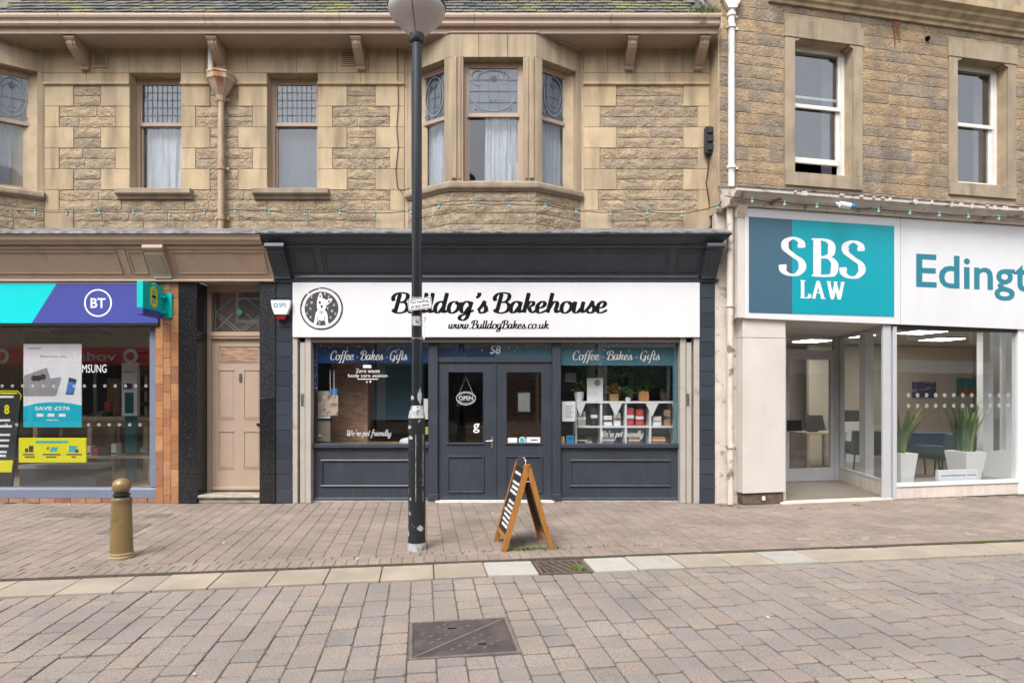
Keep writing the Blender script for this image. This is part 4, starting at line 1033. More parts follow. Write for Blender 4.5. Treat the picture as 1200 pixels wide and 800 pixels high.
# round emblem with a sitting dog
ex, ez = X(376.8, 8.97), Z(361.5, 8.97)
em = MB()
for a0, a1, ro in ((98, 130, .3), (135, 175, .308), (172, 262, .31), (258, 350, .31), (348, 412, .31), (408, 456, .306)): em.ring(ex, ez, ro, ro - random.uniform(.018, .03), sY - .001 * random.random(), 20, .004, a0, a1)
for px_ in (352, 440, 560, 680, 812):
    for zz_ in (SGZ0 + .025, SGZ1 - .025):
        s_ = MB(); s_.disc(X(px_, 8.97), zz_, .007, 8.967, 8, th=.004); part('screw', s_, M['steel'], board)
part('emblem_ring', em, M['charcoal'], sg)
b = MB(); b.disc(ex, ez, .243, sY, 40); part('emblem_disc', b, M['charcoal'], sg)
def eb(px, py): return (ex + (px - 393) / 853 * 80 * 8.97 / F, ez - (py - 390) / 800 * 75 * 8.97 / F)     # crop pixels -> sign
dog = [[(340, 290), (352, 240), (372, 195), (390, 195), (402, 235), (405, 262), (430, 268), (455, 285), (490, 265), (528, 262), (520, 300), (480, 335), (452, 355), (448, 385), (430, 405), (455, 430), (470, 480), (472, 545), (485, 580), (478, 592), (445, 590), (438, 548), (420, 535), (395, 545), (370, 535), (345, 548), (330, 575), (322, 590), (288, 585), (300, 560), (312, 500), (322, 440), (345, 410), (338, 370), (336, 330)]]
b = MB()
for pl in dog: b.prism([eb(*p) for p in pl], 'y', sY - .003, sY)
part('emblem_dog', b, M['whiteprint'], sg)
b = MB()
for pl in ([(355, 310), (372, 295), (388, 305), (385, 330), (365, 335)], [(383, 350), (400, 345), (412, 355), (408, 380), (388, 385)], [(368, 225), (380, 215), (388, 245), (372, 260)], [(470, 305), (500, 282), (512, 282), (485, 320)], [(433, 340), (444, 335), (442, 350)],
           [(345, 490), (352, 490), (350, 540), (343, 540)], [(425, 490), (432, 490), (436, 535), (428, 535)], [(385, 430), (395, 470), (399, 470), (395, 428)], [(350, 430), (375, 425), (420, 425), (420, 432), (376, 433)]): b.prism([eb(*p) for p in pl], 'y', sY - .006, sY - .003)
part('emblem_face', b, M['charcoal'], sg)
b = MB()
for (px, py) in ((275, 245), (270, 315), (212, 345), (260, 390), (220, 450), (262, 495), (440, 205), (490, 245), (552, 345), (525, 420), (570, 455), (510, 500), (478, 385), (370, 570)):
    c_ = eb(px, py); r_ = .017; b.ring(c_[0], c_[1], r_, r_ - .006, sY - .003, 7, .002, random.uniform(0, 90), random.uniform(260, 360))
part('emblem_doodles', b, M['whiteprint'], sg)['kind'] = 'stuff'

# frame, shutter guides, soffit box
BZ0 = .03
b = MB(); b.box(PL1 + .003, PR0 - .003, 9.03, 9.24, 2.33, 2.44); part('shutter_box', b, M['shutter_dark'], bk)
for side in (0, 1):
    for q, (pa, pb, ya, yb) in enumerate((((343.5, 350, 9.0, 9.10), (352, 358, 9.03, 9.12), (358.5, 365, 9.02, 9.16))[i] for i in range(3)) if not side else (((812, 818.5, 9.0, 9.10), (804, 810, 9.03, 9.12), (796.5, 803, 9.02, 9.16))[i] for i in range(3))):
        b = MB(); b.cbox(X(pa, 9.05), X(pb, 9.05), ya, yb, .0, 2.395, .004); g = part('shutter_guide', b, M['shutter'], bk)
    a, c = ((343.5, 365) if not side else (796.5, 818.5))
    part('guide_back', MB().box(X(a, 9.06) + .005, X(c, 9.06) - .005, 9.11, 9.18, 0, 2.33), M['shutter'], bk)
    pxl = 354.5 if not side else 806
    b = MB(); b.cbox(X(pxl - 1.6, 9.03), X(pxl + 1.6, 9.03), 9.016, 9.04, Z(475, 9.03), Z(461, 9.03), .004); part('keeper', b, M['steel'], bk)
GY = 9.16
gx = lambda px: X(px, GY)
gzf = lambda py: Z(py, GY)
def shop_window(a, c, label_side):
    x0, x1 = gx(a), gx(c)
    zs = gzf(519.5)
    # stall riser with raised panel moulding
    b = MB(); b.box(x0, x1, GY - .01, GY + .06, BZ0, zs - .05); st = part('stall_riser', b, nv, bk)
    b = MB(); b.prism([(GY - .065, zs - .055), (GY - .065, zs - .012), (GY - .05, zs), (GY + .06, zs + .004), (GY + .06, zs - .06), (GY - .03, zs - .075)], 'x', x0, x1); part('window_sill', b, nv, bk)
    px0, px1, pz0, pz1 = x0 + .13, x1 - .13, gzf(570), gzf(538)
    for q in ((px0, px1, pz1 - .028, pz1), (px0, px1, pz0, pz0 + .028)):
        b = MB(); b.prism([(GY - .01, q[2]), (GY - .03, q[2] + .004), (GY - .036, q[2] + .016), (GY - .028, q[3]), (GY - .01, q[3])], 'x', q[0], q[1]); part('panel_moulding', b, nv, st)
    for q in (px0, px1 - .028):
        b = MB(); b.cbox(q, q + .028, GY - .034, GY - .008, pz0 + .029, pz1 - .029, .006); part('panel_moulding', b, nv, st)
    b = MB(); b.prism([(GY - .045, BZ0), (GY - .045, .05), (GY - .03, .065), (GY - .01, .07), (GY, BZ0)], 'x', x0, x1); part('skirting', b, nv, st)
    part('pane', MB().box(x0 + .01, x1 - .01, GY + .02, GY + .026, zs, 2.335), M['glass'], bk)
    return x0, x1, zs
shop_window(366, 502.5, 'l'); shop_window(657, 796, 'r')
for a, c in ((502.5, 513.5), (647, 657)):
    b = MB(); b.cbox(gx(a), gx(c), GY - .06, GY + .07, BZ0, 2.335, .006); p = part('mullion', b, nv, bk)
    b = MB(); b.cbox(gx(a) - .008, gx(c) + .008, GY - .075, GY - .02, BZ0, .12, .006); part('plinth_block', b, nv, p)
b = MB(); b.cbox(gx(513.5), gx(647), GY - .03, GY + .05, gzf(424.5), gzf(418.5), .005); part('transom', b, nv, bk)
part('transom_pane', MB().box(gx(513.5), gx(647), GY + .02, GY + .026, gzf(418.5), 2.335), M['glass'], bk)
part('threshold', MB().box(gx(511), gx(649), GY - .09, GY + .1, .0, .028), M['threshold'], bk)
part('step', MB().box(gx(366) - .0, gx(797), GY - .05, GY + .1, .0, BZ0 - .004), M['concrete'], bk)
# double doors
def door(a, c, handle):
    x0, x1, z0, z1, y0 = gx(a) + .004, gx(c) - .004, .034, gzf(424.5) - .005, GY - .005
    ga, gc, gz0, gz1 = (gx(525.5), gx(566), gzf(518.5), gzf(436)) if handle else (gx(593.7), gx(634.2), gzf(518.5), gzf(436))
    b = MB()
    b.box(x0, ga, y0, y0 + .045, z0, z1); b.box(gc, x1, y0, y0 + .045, z0, z1); b.box(ga, gc, y0, y0 + .045, gz1, z1); b.box(ga, gc, y0, y0 + .045, z0, gz0)
    d = part('door', b, nv, bk)
    part('pane', MB().box(ga, gc, y0 + .02, y0 + .026, gz0, gz1), M['glass'], d)
    b = MB()
    for q in ((ga - .012, ga, gz0 - .012, gz1 + .012), (gc, gc + .012, gz0 - .012, gz1 + .012), (ga, gc, gz1, gz1 + .012)): b.box(q[0], q[1], y0 - .008, y0 + .002, q[2], q[3])
    part('glazing_bead', b, nv, d)
    b = MB(); b.cbox(ga - .025, gc + .025, y0 - .022, y0 + .002, gz0 - .026, gz0 - .002, .006); part('door_sill', b, nv, d)
    pz0, pz1 = gzf(577), gzf(533.5)
    for q in ((ga - .02, gc + .02, pz1 - .026, pz1), (ga - .02, gc + .02, pz0, pz0 + .026), (ga - .02, ga + .006, pz0 + .027, pz1 - .027), (gc - .006, gc + .02, pz0 + .027, pz1 - .027)):
        b = MB(); b.cbox(q[0], q[1], y0 - .022, y0 + .002, q[2], q[3], .008); part('door_moulding', b, nv, d)
    if handle:
        b = MB(); b.cbox(gx(575.2), gx(578.4), y0 - .012, y0 + .001, gzf(525), gzf(511.5), .004); h = part('door_handle', b, M['steel'], d)
        b = MB(); b.tube([(gx(576.8), y0 - .01, gzf(516)), (gx(576.8), y0 - .05, gzf(516)), (gx(569.5), y0 - .052, gzf(516.3))], .009, 8); part('lever', b, M['steel'], h)
    return d
d1 = door(513.5, 580.5, True); d2 = door(580.5, 647, False)
b = MB(); b.cbox(gx(579), gx(582), GY - .02, GY - .003, .04, gzf(425), .006); part('astragal', b, nv, d2)

# window vinyl
VY = GY + .0185
def vinyl(name, fn, m, parent=bk, smooth=False):
    b = MB(); fn(b); return part(name, b, M[m], parent)
vx = lambda px: X(px, VY)
vz = lambda py: Z(py, VY)
vinyl('window_lettering', lambda b: stroke_text(b, 'Coffee - Bakes - Gifts', vx(387), vx(477), vz(421.5), .075, VY - .001, thick=.22, thin=.09, slant=.16), 'vinyl')
vinyl('window_lettering', lambda b: stroke_text(b, 'Coffee - Bakes - Gifts', vx(671), vx(773), vz(421.5), .075, VY - .001, thick=.22, thin=.09, slant=.16), 'vinyl')
vinyl('window_lettering', lambda b: stroke_text(b, "We're pet friendly", vx(406), vx(458.5), vz(510.5), .052, VY - .001, thick=.20, thin=.09, slant=.15), 'vinyl')
vinyl('window_lettering', lambda b: stroke_text(b, "We're pet friendly", vx(703), vx(754), vz(511.5), .052, VY - .001, thick=.20, thin=.09, slant=.15), 'vinyl')
vinyl('window_lettering', lambda b: put_text(b, 'Zero waste', vx(417), vx(445), vz(436.6), vz(432.2), VY - .001), 'whiteprint')
vinyl('window_lettering', lambda b: put_text(b, 'body care station', vx(408), vx(454), vz(443), vz(438), VY - .001), 'whiteprint')
vinyl('window_mark', lambda b: (b.box(vx(425.5), vx(435), VY - .0012, VY - .0002, vz(431), vz(427.5)), b.box(vx(419), vx(443), VY - .0012, VY - .0002, vz(444.5), vz(443.6)), b.disc(vx(430), vz(447.5), .012, VY - .002, 8, th=.001), b.disc(vx(434), vz(447), .014, VY - .002, 8, th=.001)), 'whiteprint')
vinyl('door_number', lambda b: put_text(b, '58', vx(574), vx(586), vz(414.5), vz(405), VY - .001, slant=.15), 'whiteprint')
vinyl('door_letter', lambda b: put_text(b, 'g', vx(554.5), vx(562), vz(507), vz(496), VY - .012), 'whiteprint')
# blue film with snow dots
FY = GY + .0285
b = MB(); b.box(gx(366.5), gx(502), FY, FY + .0015, gzf(425), 2.334); b.box(gx(366.5), gx(372), FY, FY + .0015, gzf(460), gzf(425)); fl = part('window_film', b, M['film'], bk, 'dark blue translucent film across the top of the left window')
b = MB(); b.box(gx(657.5), gx(795.5), FY, FY + .0015, gzf(428), 2.334); b.box(gx(789), gx(795.5), FY, FY + .0015, gzf(519), gzf(428)); fr_ = part('window_film', b, M['film_r'], bk, 'pale blue translucent film across the top of the right window')
b = MB(); b.box(gx(514), gx(580), FY, FY + .0015, gzf(418.5), 2.334); part('window_film', b, M['film'], bk)
b = MB(); b.box(gx(580), gx(646.5), FY, FY + .0015, gzf(418.5), 2.334); part('window_film', b, M['film_r'], bk)
b = MB()
for i in range(60):
    pxs = random.choice([random.uniform(368, 372), random.uniform(372, 500), random.uniform(660, 793), random.uniform(518, 645)])
    py_ = random.uniform(402, 411) if pxs > 372 else random.uniform(404, 455)
    b.disc(gx(pxs), gzf(py_), random.uniform(.004, .009), GY + .0165, 6, th=.001)
part('snow_dots', b, M['whiteprint'], bk)['kind'] = 'stuff'
# stickers and notices on the glass
def notice(pa, pb, qa, qb, m, lab, cat='notice', Y=GY + .0275, border=None, extra=None):
    t = MB(); t.box(X(pa, Y), X(pb, Y), Y, Y + .003, Z(qb, Y), Z(qa, Y)); o = solo('notice', t, M[m], lab, cat)
    if border:
        t = MB(); x0, x1, z0, z1 = X(pa, Y), X(pb, Y), Z(qb, Y), Z(qa, Y); w = .012
        for q in ((x0 - w, x0, z0 - w, z1 + w), (x1, x1 + w, z0 - w, z1 + w), (x0, x1, z0 - w, z0), (x0, x1, z1, z1 + w)): t.box(q[0], q[1], Y - .001, Y + .004, q[2], q[3])
        part('border', t, M[border], o)
    if extra:
        t = MB(); extra(t, Y); part('print', t, M['charcoal'], o)
    return o
notice(658.5, 674.5, 470, 493.5, 'paper', 'white notice in a dark border at the left edge of the right bakery window', border='boxblack', extra=lambda t, Y: [t.box(X(662, Y), X(671 - (k % 3), Y), Y - .001, Y, Z(476 + k * 2.2, Y), Z(475.4 + k * 2.2, Y)) for k in range(7)])
notice(496.5, 501.5, 467, 491, 'paper', 'white notice beside the lamp post in the left bakery window')
notice(498, 502, 500, 509, 'yellowsticker', 'yellow sticker low beside the left door post')
notice(657.6, 661.6, 511, 520, 'yellowsticker', 'narrow ochre sticker low in the right bakery window', 'sticker')
notice(663.5, 672.5, 510, 520, 'bluesticker', 'square blue sticker low in the right bakery window', 'sticker', extra=lambda t, Y: t.box(X(666, Y), X(670, Y), Y - .001, Y, Z(514, Y), Z(512.5, Y)))
DYY = GY + .017
notice(595, 606, 512.5, 518.5, 'paper', 'leftmost white sticker at the foot of the right door glass', 'sticker', DYY - .006, border='boxblack')
t = MB(); t.disc(X(612, DYY), Z(515.5, DYY), .047, DYY - .006, 18, th=.002); o = solo('sticker', t, M['tealsticker'], 'round teal sticker on the right door glass', 'sticker'); t = MB(); t.ring(X(612, DYY), Z(515.5, DYY), .052, .04, DYY - .008, 18, .002); part('rim', t, M['paper'], o)
notice(617, 633, 512, 519, 'paper', 'wide white sticker at the foot of the right door glass', 'sticker', DYY - .006, extra=lambda t, Y: t.box(X(622, Y), X(630, Y), Y - .001, Y, Z(516, Y), Z(514.5, Y)))
b = MB(); x0, x1, Y_ = X(606, GY + .06), X(622, GY + .06), GY + .06
t = thing('framed_notice', 'grey framed notice behind the right door glass', 'notice', (x0, Y_, Z(483, Y_)))
part('sheet', MB().box(x0 + .015, x1 - .015, Y_ + .004, Y_ + .01, Z(482, Y_), Z(460, Y_)), M['greycounter'], t)
b = MB()
for q in ((x0, x0 + .015, Z(483.5, Y_), Z(458.5, Y_)), (x1 - .015, x1, Z(483.5, Y_), Z(458.5, Y_)), (x0 + .015, x1 - .015, Z(483.5, Y_), Z(482, Y_)), (x0 + .015, x1 - .015, Z(460, Y_), Z(458.5, Y_))): b.box(q[0], q[1], Y_, Y_ + .015, q[2], q[3])
part('frame', b, M['boxblack'], t)
# hanging OPEN sign
oy = GY + .035
t = thing('open_sign', 'oval black OPEN sign hanging from a string behind the left door glass', 'sign', (X(546, oy), oy, Z(475, oy)))
cx_, cz_ = X(546, oy), Z(466.5, oy)
b = MB(); b.disc(cx_, cz_, .145, oy, 24, .10, .006); part('plate', b, M['boxblack'], t)
b = MB()
pts = arc(cx_, cz_, .140, .096, 0, 360, 30); poly_strip(b, pts, .010, oy - .003, oy - .0005); poly_strip(b, arc(cx_, cz_, .120, .078, 20, 160, 12), .007, oy - .003, oy - .0005); poly_strip(b, arc(cx_, cz_, .120, .078, 200, 340, 12), .007, oy - .003, oy - .0005)
put_text(b, 'OPEN', cx_ - .105, cx_ + .105, cz_ - .03, cz_ + .035, oy - .002); part('lettering', b, M['whiteprint'], t)
b = MB(); b.tube([(cx_ - .1, oy, cz_ + .07), (cx_, oy - .004, Z(441, oy)), (cx_ + .1, oy, cz_ + .07)], .003, 5); part('string', b, M['whiteprint'], t)

# bakery interior
room('bakery_room', -3.3, 2.85, GY + .07, 12.2, .04, 2.62, 'brickwall', 'shopfloor', 'greycounter')
part_w = MB(); part_w.box(-1.25, -1.15, 9.9, 12.2, .05, 2.6); struct('partition', part_w, M['greywall'])
sh = thing('cube_shelf', 'white cube shelving unit in the right bakery window', 'shelf', (X(733, 9.45), 9.5, .04))
sy0, sy1 = 9.42, 9.74
sx = lambda px: X(px, sy0)
szf = lambda py: Z(py, sy0)
for nm, q in (('top_board', (sx(674), sx(793), szf(472.3), szf(470))), ('shelf_board', (sx(676.5), sx(790.5), szf(501), szf(499))), ('bottom_board', (sx(676.5), sx(790.5), szf(531), szf(529)))): part(nm, MB().box(q[0], q[1], sy0, sy1, q[2], q[3]), M['palewhite'], sh)
for px in (674, 703.5, 732.3, 761, 790.5): part('upright', MB().box(sx(px), sx(px + 2.3), sy0 + .002, sy1 - .002, .2, szf(472.3)), M['palewhite'], sh)
part('back_board', MB().box(sx(676), sx(790), sy1 - .012, sy1 - .003, .2, szf(472.3)), M['greycounter'], sh)
part('plinth', MB().box(sx(674), sx(793), sy0 + .01, sy1, .04, .2), M['palewhite'], sh)
def gift(x, z, w, h, d, m, lab, y=None, m2=None):
    y = y or sy0 + .05
    t = thing('gift_box', lab, 'gift', (x, y, z), 'gifts on the white shelves')
    b = MB(); b.cbox(x - w / 2, x + w / 2, y, y + d, z, z + h, .006); part('box', b, M[m], t)
    b = MB(); b.box(x - w / 2 - .003, x + w / 2 + .003, y - .003, y + d + .003, z + h * .42, z + h * .6); part('band', b, M[m2 or 'paper'], t)
cell = lambda k: (sx(676 + 28.8 * k) + sx(676 + 28.8 * k + 27)) / 2
Zu, Zl = szf(499) + .001, szf(529) + .001
gift(sx(682), Zu, .12, .22, .1, 'greengoods', 'pale green packet in the top left shelf cell'); gift(sx(697), Zu, .09, .28, .1, 'darkgoods', 'dark packet in the top left shelf cell')
gift(sx(713), Zu, .13, .15, .1, 'paper', 'white patterned box in the second top cell', m2='darkgoods'); gift(sx(724), Zu, .10, .20, .08, 'paper', 'taller white box in the second top cell', m2='brownpack')
gift(sx(739), Zu, .11, .27, .1, 'redwhite', 'tall red gift box in the third top cell'); gift(sx(750.5), Zu, .11, .24, .1, 'redwhite', 'shorter red gift box in the third top cell')
gift(sx(771), Zu, .13, .14, .05, 'paper', 'white card in the last top cell', m2='greengoods'); gift(sx(783), Zu, .10, .24, .08, 'brownpack', 'brown packet in the last top cell', m2='darkgoods')
gift(sx(683), Zl + .12, .14, .09, .1, 'darkgoods', 'dark jars in the bottom left shelf cell'); gift(sx(690), Zl + .10, .10, .07, .1, 'brownpack', 'small brown box in the bottom left cell')
gift(sx(713), Zl + .12, .2, .10, .1, 'greycounter', 'grey box in the second bottom cell'); gift(sx(744), Zl + .12, .17, .09, .1, 'brownpack', 'brown bread box in the third bottom cell'); gift(sx(773), Zl + .12, .2, .10, .1, 'terracotta', 'orange brown tray in the last bottom cell')
bn = thing('bunting', 'pale triangular bunting hung along the white shelf top', 'bunting', (sx(733), sy0, szf(488)))
for px, w in ((680, 12), (721.5, 15), (764, 15), (791, 8)):
    b = MB(); b.prism([(sx(px - w / 2), szf(472.4)), (sx(px + w / 2), szf(472.4)), (sx(px), szf(488))], 'y', sy0 - .012, sy0 - .008); part('pennant', b, M['paper'], bn)
b = MB(); b.tube([(sx(674), sy0 - .01, szf(472)), (sx(793), sy0 - .01, szf(472))], .004, 5); part('cord', b, M['paper'], bn)
def leafball(mb, c, rx, ry, rz, n, size):
    for i in range(n):
        a, e = random.uniform(0, 6.28), math.asin(random.uniform(-1, 1)); k = random.uniform(.35, 1.05)
        p = Vector((c[0] + rx * k * math.cos(a) * math.cos(e), c[1] + ry * k * math.sin(a) * math.cos(e), c[2] + rz * k * math.sin(e)))
        d1_ = Vector((random.gauss(0, 1), random.gauss(0, 1), random.gauss(0, 1))).normalized(); d2_ = d1_.orthogonal().normalized(); s = size * random.uniform(.6, 1.4)
        mb.add([tuple(p - d1_ * s), tuple(p + d2_ * s * .45), tuple(p + d1_ * s), tuple(p - d2_ * s * .45)], [(0, 1, 2, 3)])
def potplant(px, w, potm, lab, hgt=.14, fol=(.15, .1, .15), up=.12, leafm='leaf', square=False, n=190, Y=9.55):
    x0 = X(px, Y); z0 = szf(470) + .002; t = thing('potted_plant', lab, 'plant', (x0, Y, z0), 'plants on the white shelf')
    b = MB()
    if square: b.cbox(x0 - w / 2, x0 + w / 2, Y - w / 2, Y + w / 2, z0, z0 + hgt, .008)
    else: b.lathe((x0, Y, z0), [(w * .36, 0), (w * .46, hgt * .5), (w * .5, hgt), (w * .44, hgt), (w * .42, hgt - .02)], 14)
    part('pot', b, M[potm], t)
    b = MB(); leafball(b, (x0, Y, z0 + hgt + up), *fol, n, .03); part('foliage', b, M[leafm], t)
potplant(678.5, .155, 'paper', 'green plant in a white pot at the left end of the white shelf', fol=(.15, .1, .17), up=.13)
potplant(719, .14, 'brownpack', 'orange flowering plant in a basket on the white shelf', .11, (.13, .1, .10), .06, 'orangeflower', True)
potplant(736, .10, 'paper', 'small leafy plant second from the right on the white shelf', .06, (.14, .1, .10), .07)
potplant(754, .145, 'terracotta', 'green plant in a square orange box on the white shelf', .15, (.13, .1, .12), .08, square=True)
potplant(778, .14, 'darkgoods', 'tall trailing plant at the right end of the white shelf', .14, (.14, .1, .26), .22, n=200)
hb = MB(); leafball(hb, (X(705, 9.75), 9.58, 1.95), .48, .12, .24, 900, .045); leafball(hb, (X(755, 9.75), 9.58, 1.95), .48, .12, .26, 900, .045); leafball(hb, (X(730, 9.75), 9.78, 1.68), .75, .08, .16, 600, .04)
solo('hanging_foliage', hb, M['leaf'], 'mass of dark green hanging foliage behind the right bakery window', 'foliage')
t = thing('picture_frame', 'white picture frame standing on the white shelf', 'picture frame', (X(697, 9.47), 9.47, szf(470)))
x0, x1, z0, z1 = X(688, 9.47), X(706.5, 9.47), szf(470) + .003, Z(443, 9.47)
part('print', MB().box(x0 + .02, x1 - .02, 9.474, 9.482, z0 + .02, z1 - .02), M['poster_pale'], t)
b = MB()
for q in ((x0, x0 + .02, z0, z1), (x1 - .02, x1, z0, z1), (x0 + .02, x1 - .02, z0, z0 + .02), (x0 + .02, x1 - .02, z1 - .02, z1)): b.box(q[0], q[1], 9.465, 9.49, q[2], q[3])
part('frame', b, M['paper'], t)
b = MB(); b.disc((x0 + x1) / 2 + .04, z1 - .07, .05, 9.472, 12, th=.002); part('motif', b, M['greycounter'], t)
b = MB(); b.cbox(X(662, 9.5), X(675.5, 9.5), 9.5, 9.56, Z(448, 9.5), Z(436, 9.5), .01); b.tube([(X(669, 9.53), 9.53, Z(437, 9.5)), (X(669, 9.53), 9.53, 2.6)], .004, 5); solo('hanging_lantern', b, M['greycounter'], 'small grey box hanging high at the left of the right window', 'ornament')
# left bakery window display
t = thing('poster_stand', 'poster with a food picture hanging in the left bakery window', 'poster', (X(384, 9.3), 9.3, Z(490, 9.3)))
yy = 9.30; part('picture', MB().box(X(372.5, yy), X(396, yy), yy, yy + .012, Z(487, yy), Z(463, yy)), M['picture'], t)
part('strip', MB().box(X(372.5, yy), X(386, yy), yy - .002, yy + .01, Z(463, yy), Z(458, yy)), M['greengoods'], t); part('strip', MB().box(X(388, yy), X(395, yy), yy - .002, yy + .01, Z(463, yy), Z(455, yy)), M['bluesticker'], t)
part('lower_strip', MB().box(X(372.5, yy), X(387, yy), yy - .002, yy + .01, Z(490, yy), Z(487.6, yy)), M['paper'], t)
for px in (387, 391.5): b = MB(); b.tube([(X(px, yy), yy, Z(463, yy)), (X(px, yy), yy, Z(434, yy))], .005, 5); part('hanger', b, M['paper'], t)
t = thing('display_card', 'grey brown card in a black frame at the foot of the left bakery window', 'card', (X(380, 9.25), 9.25, gzf(519)))
part('card', MB().box(X(372.5, 9.25), X(387, 9.25), 9.25, 9.262, Z(517, 9.25), Z(493, 9.25)), M['greybox'], t)
b = MB(); x0, x1, z0, z1 = X(371, 9.25), X(388.8, 9.25), Z(518.3, 9.25), Z(491.3, 9.25)
for q in ((x0, x0 + .018, z0, z1), (x1 - .018, x1, z0, z1), (x0 + .018, x1 - .018, z0, z0 + .018), (x0 + .018, x1 - .018, z1 - .018, z1)): b.box(q[0], q[1], 9.243, 9.27, q[2], q[3])
part('frame', b, M['boxblack'], t)
b = MB(); b.lathe((X(478, 9.4), 9.4, gzf(519) - .02), [(.13, 0), (.12, .05), (.07, .075), (.01, .085)], 20); solo('white_dish', b, M['paper'], 'upturned white dish on the sill beside the lamp post', 'dish', smooth=True)
b = MB(); b.cbox(X(388, 9.8), X(431, 9.8), 9.8, 10.0, .05, 2.6, .01); part('brown_panel', b, M['brickwall'], bk)  # upright brown block set behind the left window glass
b = MB(); b.cbox(X(433, 10.0), X(497, 10.0), 10.0, 10.04, Z(492, 10.0), Z(420, 10.0), .004); part('teal_surface', b, M['lawslate'], bk)  # solid teal panel added in place of a street reflection in the glass
b = MB(); b.cbox(X(588, 10.6), X(640, 10.6), 10.6, 10.7, .05, 2.6, .01); part('brown_panel', b, M['brickwall'], bk)
part('window_bed', MB().box(gx(366), gx(502), GY + .062, 9.75, .05, gzf(521)), M['brownpack'], bk)
# furniture deeper in the bakery
t = thing('serving_counter', 'dark wooden serving counter deep inside the bakery', 'counter', (-.6, 11.2, .04))
part('counter_body', MB().box(-.95, .9, 11.0, 11.5, .04, .98), M['brownpack'], t); part('counter_top', MB().box(-1.0, .95, 10.95, 11.55, .98, 1.02), M['woodpale'], t)
t = thing('shelf_rack', 'dark shelf rack at the back wall of the bakery', 'shelf', (-2.2, 12., .04))
for k in range(4): part('shelf_board', MB().box(-2.9, -1.5, 11.8, 12.1, .5 + .5 * k, .53 + .5 * k), M['brownpack'], t)
for x_ in (-2.9, -1.53): part('upright', MB().box(x_, x_ + .03, 11.8, 12.1, .04, 2.1), M['brownpack'], t)

# alarm box on the pilaster joint
t = thing('alarm_box', 'white alarm bell box with dark red base above the black granite pier', 'alarm', (X(330, 8.98), 8.98, Z(375, 8.95)))
ax, Ya = X(329.5, 8.93), 8.90
b = MB(); b.prism([(ax - .137, Z(352, 8.93)), (ax + .137, Z(352, 8.93)), (ax + .125, Z(360, 8.93)), (ax + .085, Z(368.5, 8.93)), (ax - .085, Z(368.5, 8.93)), (ax - .125, Z(360, 8.93))], 'y', Ya, 8.985); part('casing', b, M['palewhite'], t)
b = MB(); b.prism([(ax - .075, Z(368.6, 8.93)), (ax + .075, Z(368.6, 8.93)), (ax + .06, Z(374.5, 8.93)), (ax - .06, Z(374.5, 8.93))], 'y', Ya + .01, 8.985); part('lens', b, M['redplastic'], t)
b = MB(); put_text(b, 'SPS', ax - .02, ax + .085, Z(360.3, 8.93), Z(355.3, 8.93), Ya - .001); b.ring(ax - .065, Z(358, 8.93), .032, .020, Ya - .002, 14, .002); part('lettering', b, M['tealtext'], t)
# ------------------------------------------------------------------ brown door between the shops
TR0, TR1 = -4.545, X(304, 8.98)
dw = thing('door_surround', 'recessed doorway framed by polished black granite piers', 'doorway', (-4.1, 9.0, 0))
for (a, c, gm) in ((X(209.5, 8.98), TR0, 'granite'), (TR1, X(322.5, 8.98), 'granite2')):
    for z0, z1 in ((0, .425), (.428, 1.52), (1.523, 3.195)):
        b = MB(); b.cbox(a, c, 8.98, 9.34, z0, z1, .004); part('granite_slab', b, M[gm if z1 > 3 else 'granite'], dw)
b = MB(); b.cbox(TR0, TR1, 9.03, 9.45, 0, .075, .008); part('riser', b, M['step'], dw)
b = MB(); b.cbox(TR0 - .0, TR1, 8.99, 9.46, .077, .118, .012); part('step', b, M['step'], dw)
part('soffit', MB().box(TR0, TR1, 9.02, 9.4, 3.196, 3.25), M['soffit'], dw)
DY = 9.32
dpn = M['doorpaint']
b = MB(); b.box(TR0, TR0 + .055, DY - .03, DY + .08, .119, 3.195); b.box(TR1 - .03, TR1, DY - .03, DY + .08, .119, 3.195); b.box(TR0 + .055, TR1 - .03, DY - .028, DY + .08, Z(342, DY), 3.195)
b.box(TR0 + .055, TR1 - .03, DY - .05, DY + .08, Z(397, DY), Z(389, DY)); b.box(TR0 + .055, TR1 - .03, DY - .066, DY - .051, Z(394, DY), Z(391.5, DY)); part('door_frame', b, dpn, dw)
fa, fc, fz0, fz1 = TR0 + .055, TR1 - .03, Z(389, DY), Z(342, DY)
fn = part('fanlight', MB().box(fa, fc, DY + .02, DY + .026, fz0, fz1), M['glass'], dw)
part('dark_backing', MB().box(fa, fc, DY + .06, DY + .08, fz0, fz1), M['darkwall'], fn)
b = MB(); cx_ = (fa + fc) / 2; cz_ = (fz0 + fz1) / 2; w_ = (fc - fa)
strip(b, (fa + .05, fz0), (fa + .05, fz1), .006, DY + .010, DY + .018); strip(b, (fc - .05, fz0), (fc - .05, fz1), .006, DY + .010, DY + .018)
for sx_ in (-1, 1):
    strip(b, (cx_, fz1 - .02), (cx_ + sx_ * (w_ / 2 - .06), cz_), .006, DY + .011, DY + .019); strip(b, (cx_, fz0 + .02), (cx_ + sx_ * (w_ / 2 - .06), cz_), .006, DY + .012, DY + .0195)
    strip(b, (cx_ + sx_ * .04, fz0), (cx_ + sx_ * (w_ / 2 - .05), fz0 + .26), .005, DY + .009, DY + .017); strip(b, (cx_ + sx_ * (w_ / 2 - .05), fz0 + .02), (cx_ + sx_ * .10, fz0 + .28), .005, DY + .008, DY + .016)
part('leading', b, M['leadpale'], fn)
b = MB(); b.prism([(cx_, cz_ + .055), (cx_ + .05, cz_), (cx_, cz_ - .055), (cx_ - .05, cz_)], 'y', DY + .004, DY + .012); part('green_boss', b, M['green_glass'], fn)
la, lc, lz0, lz1 = TR0 + .057, TR1 - .032, .13, Z(397.5, DY)
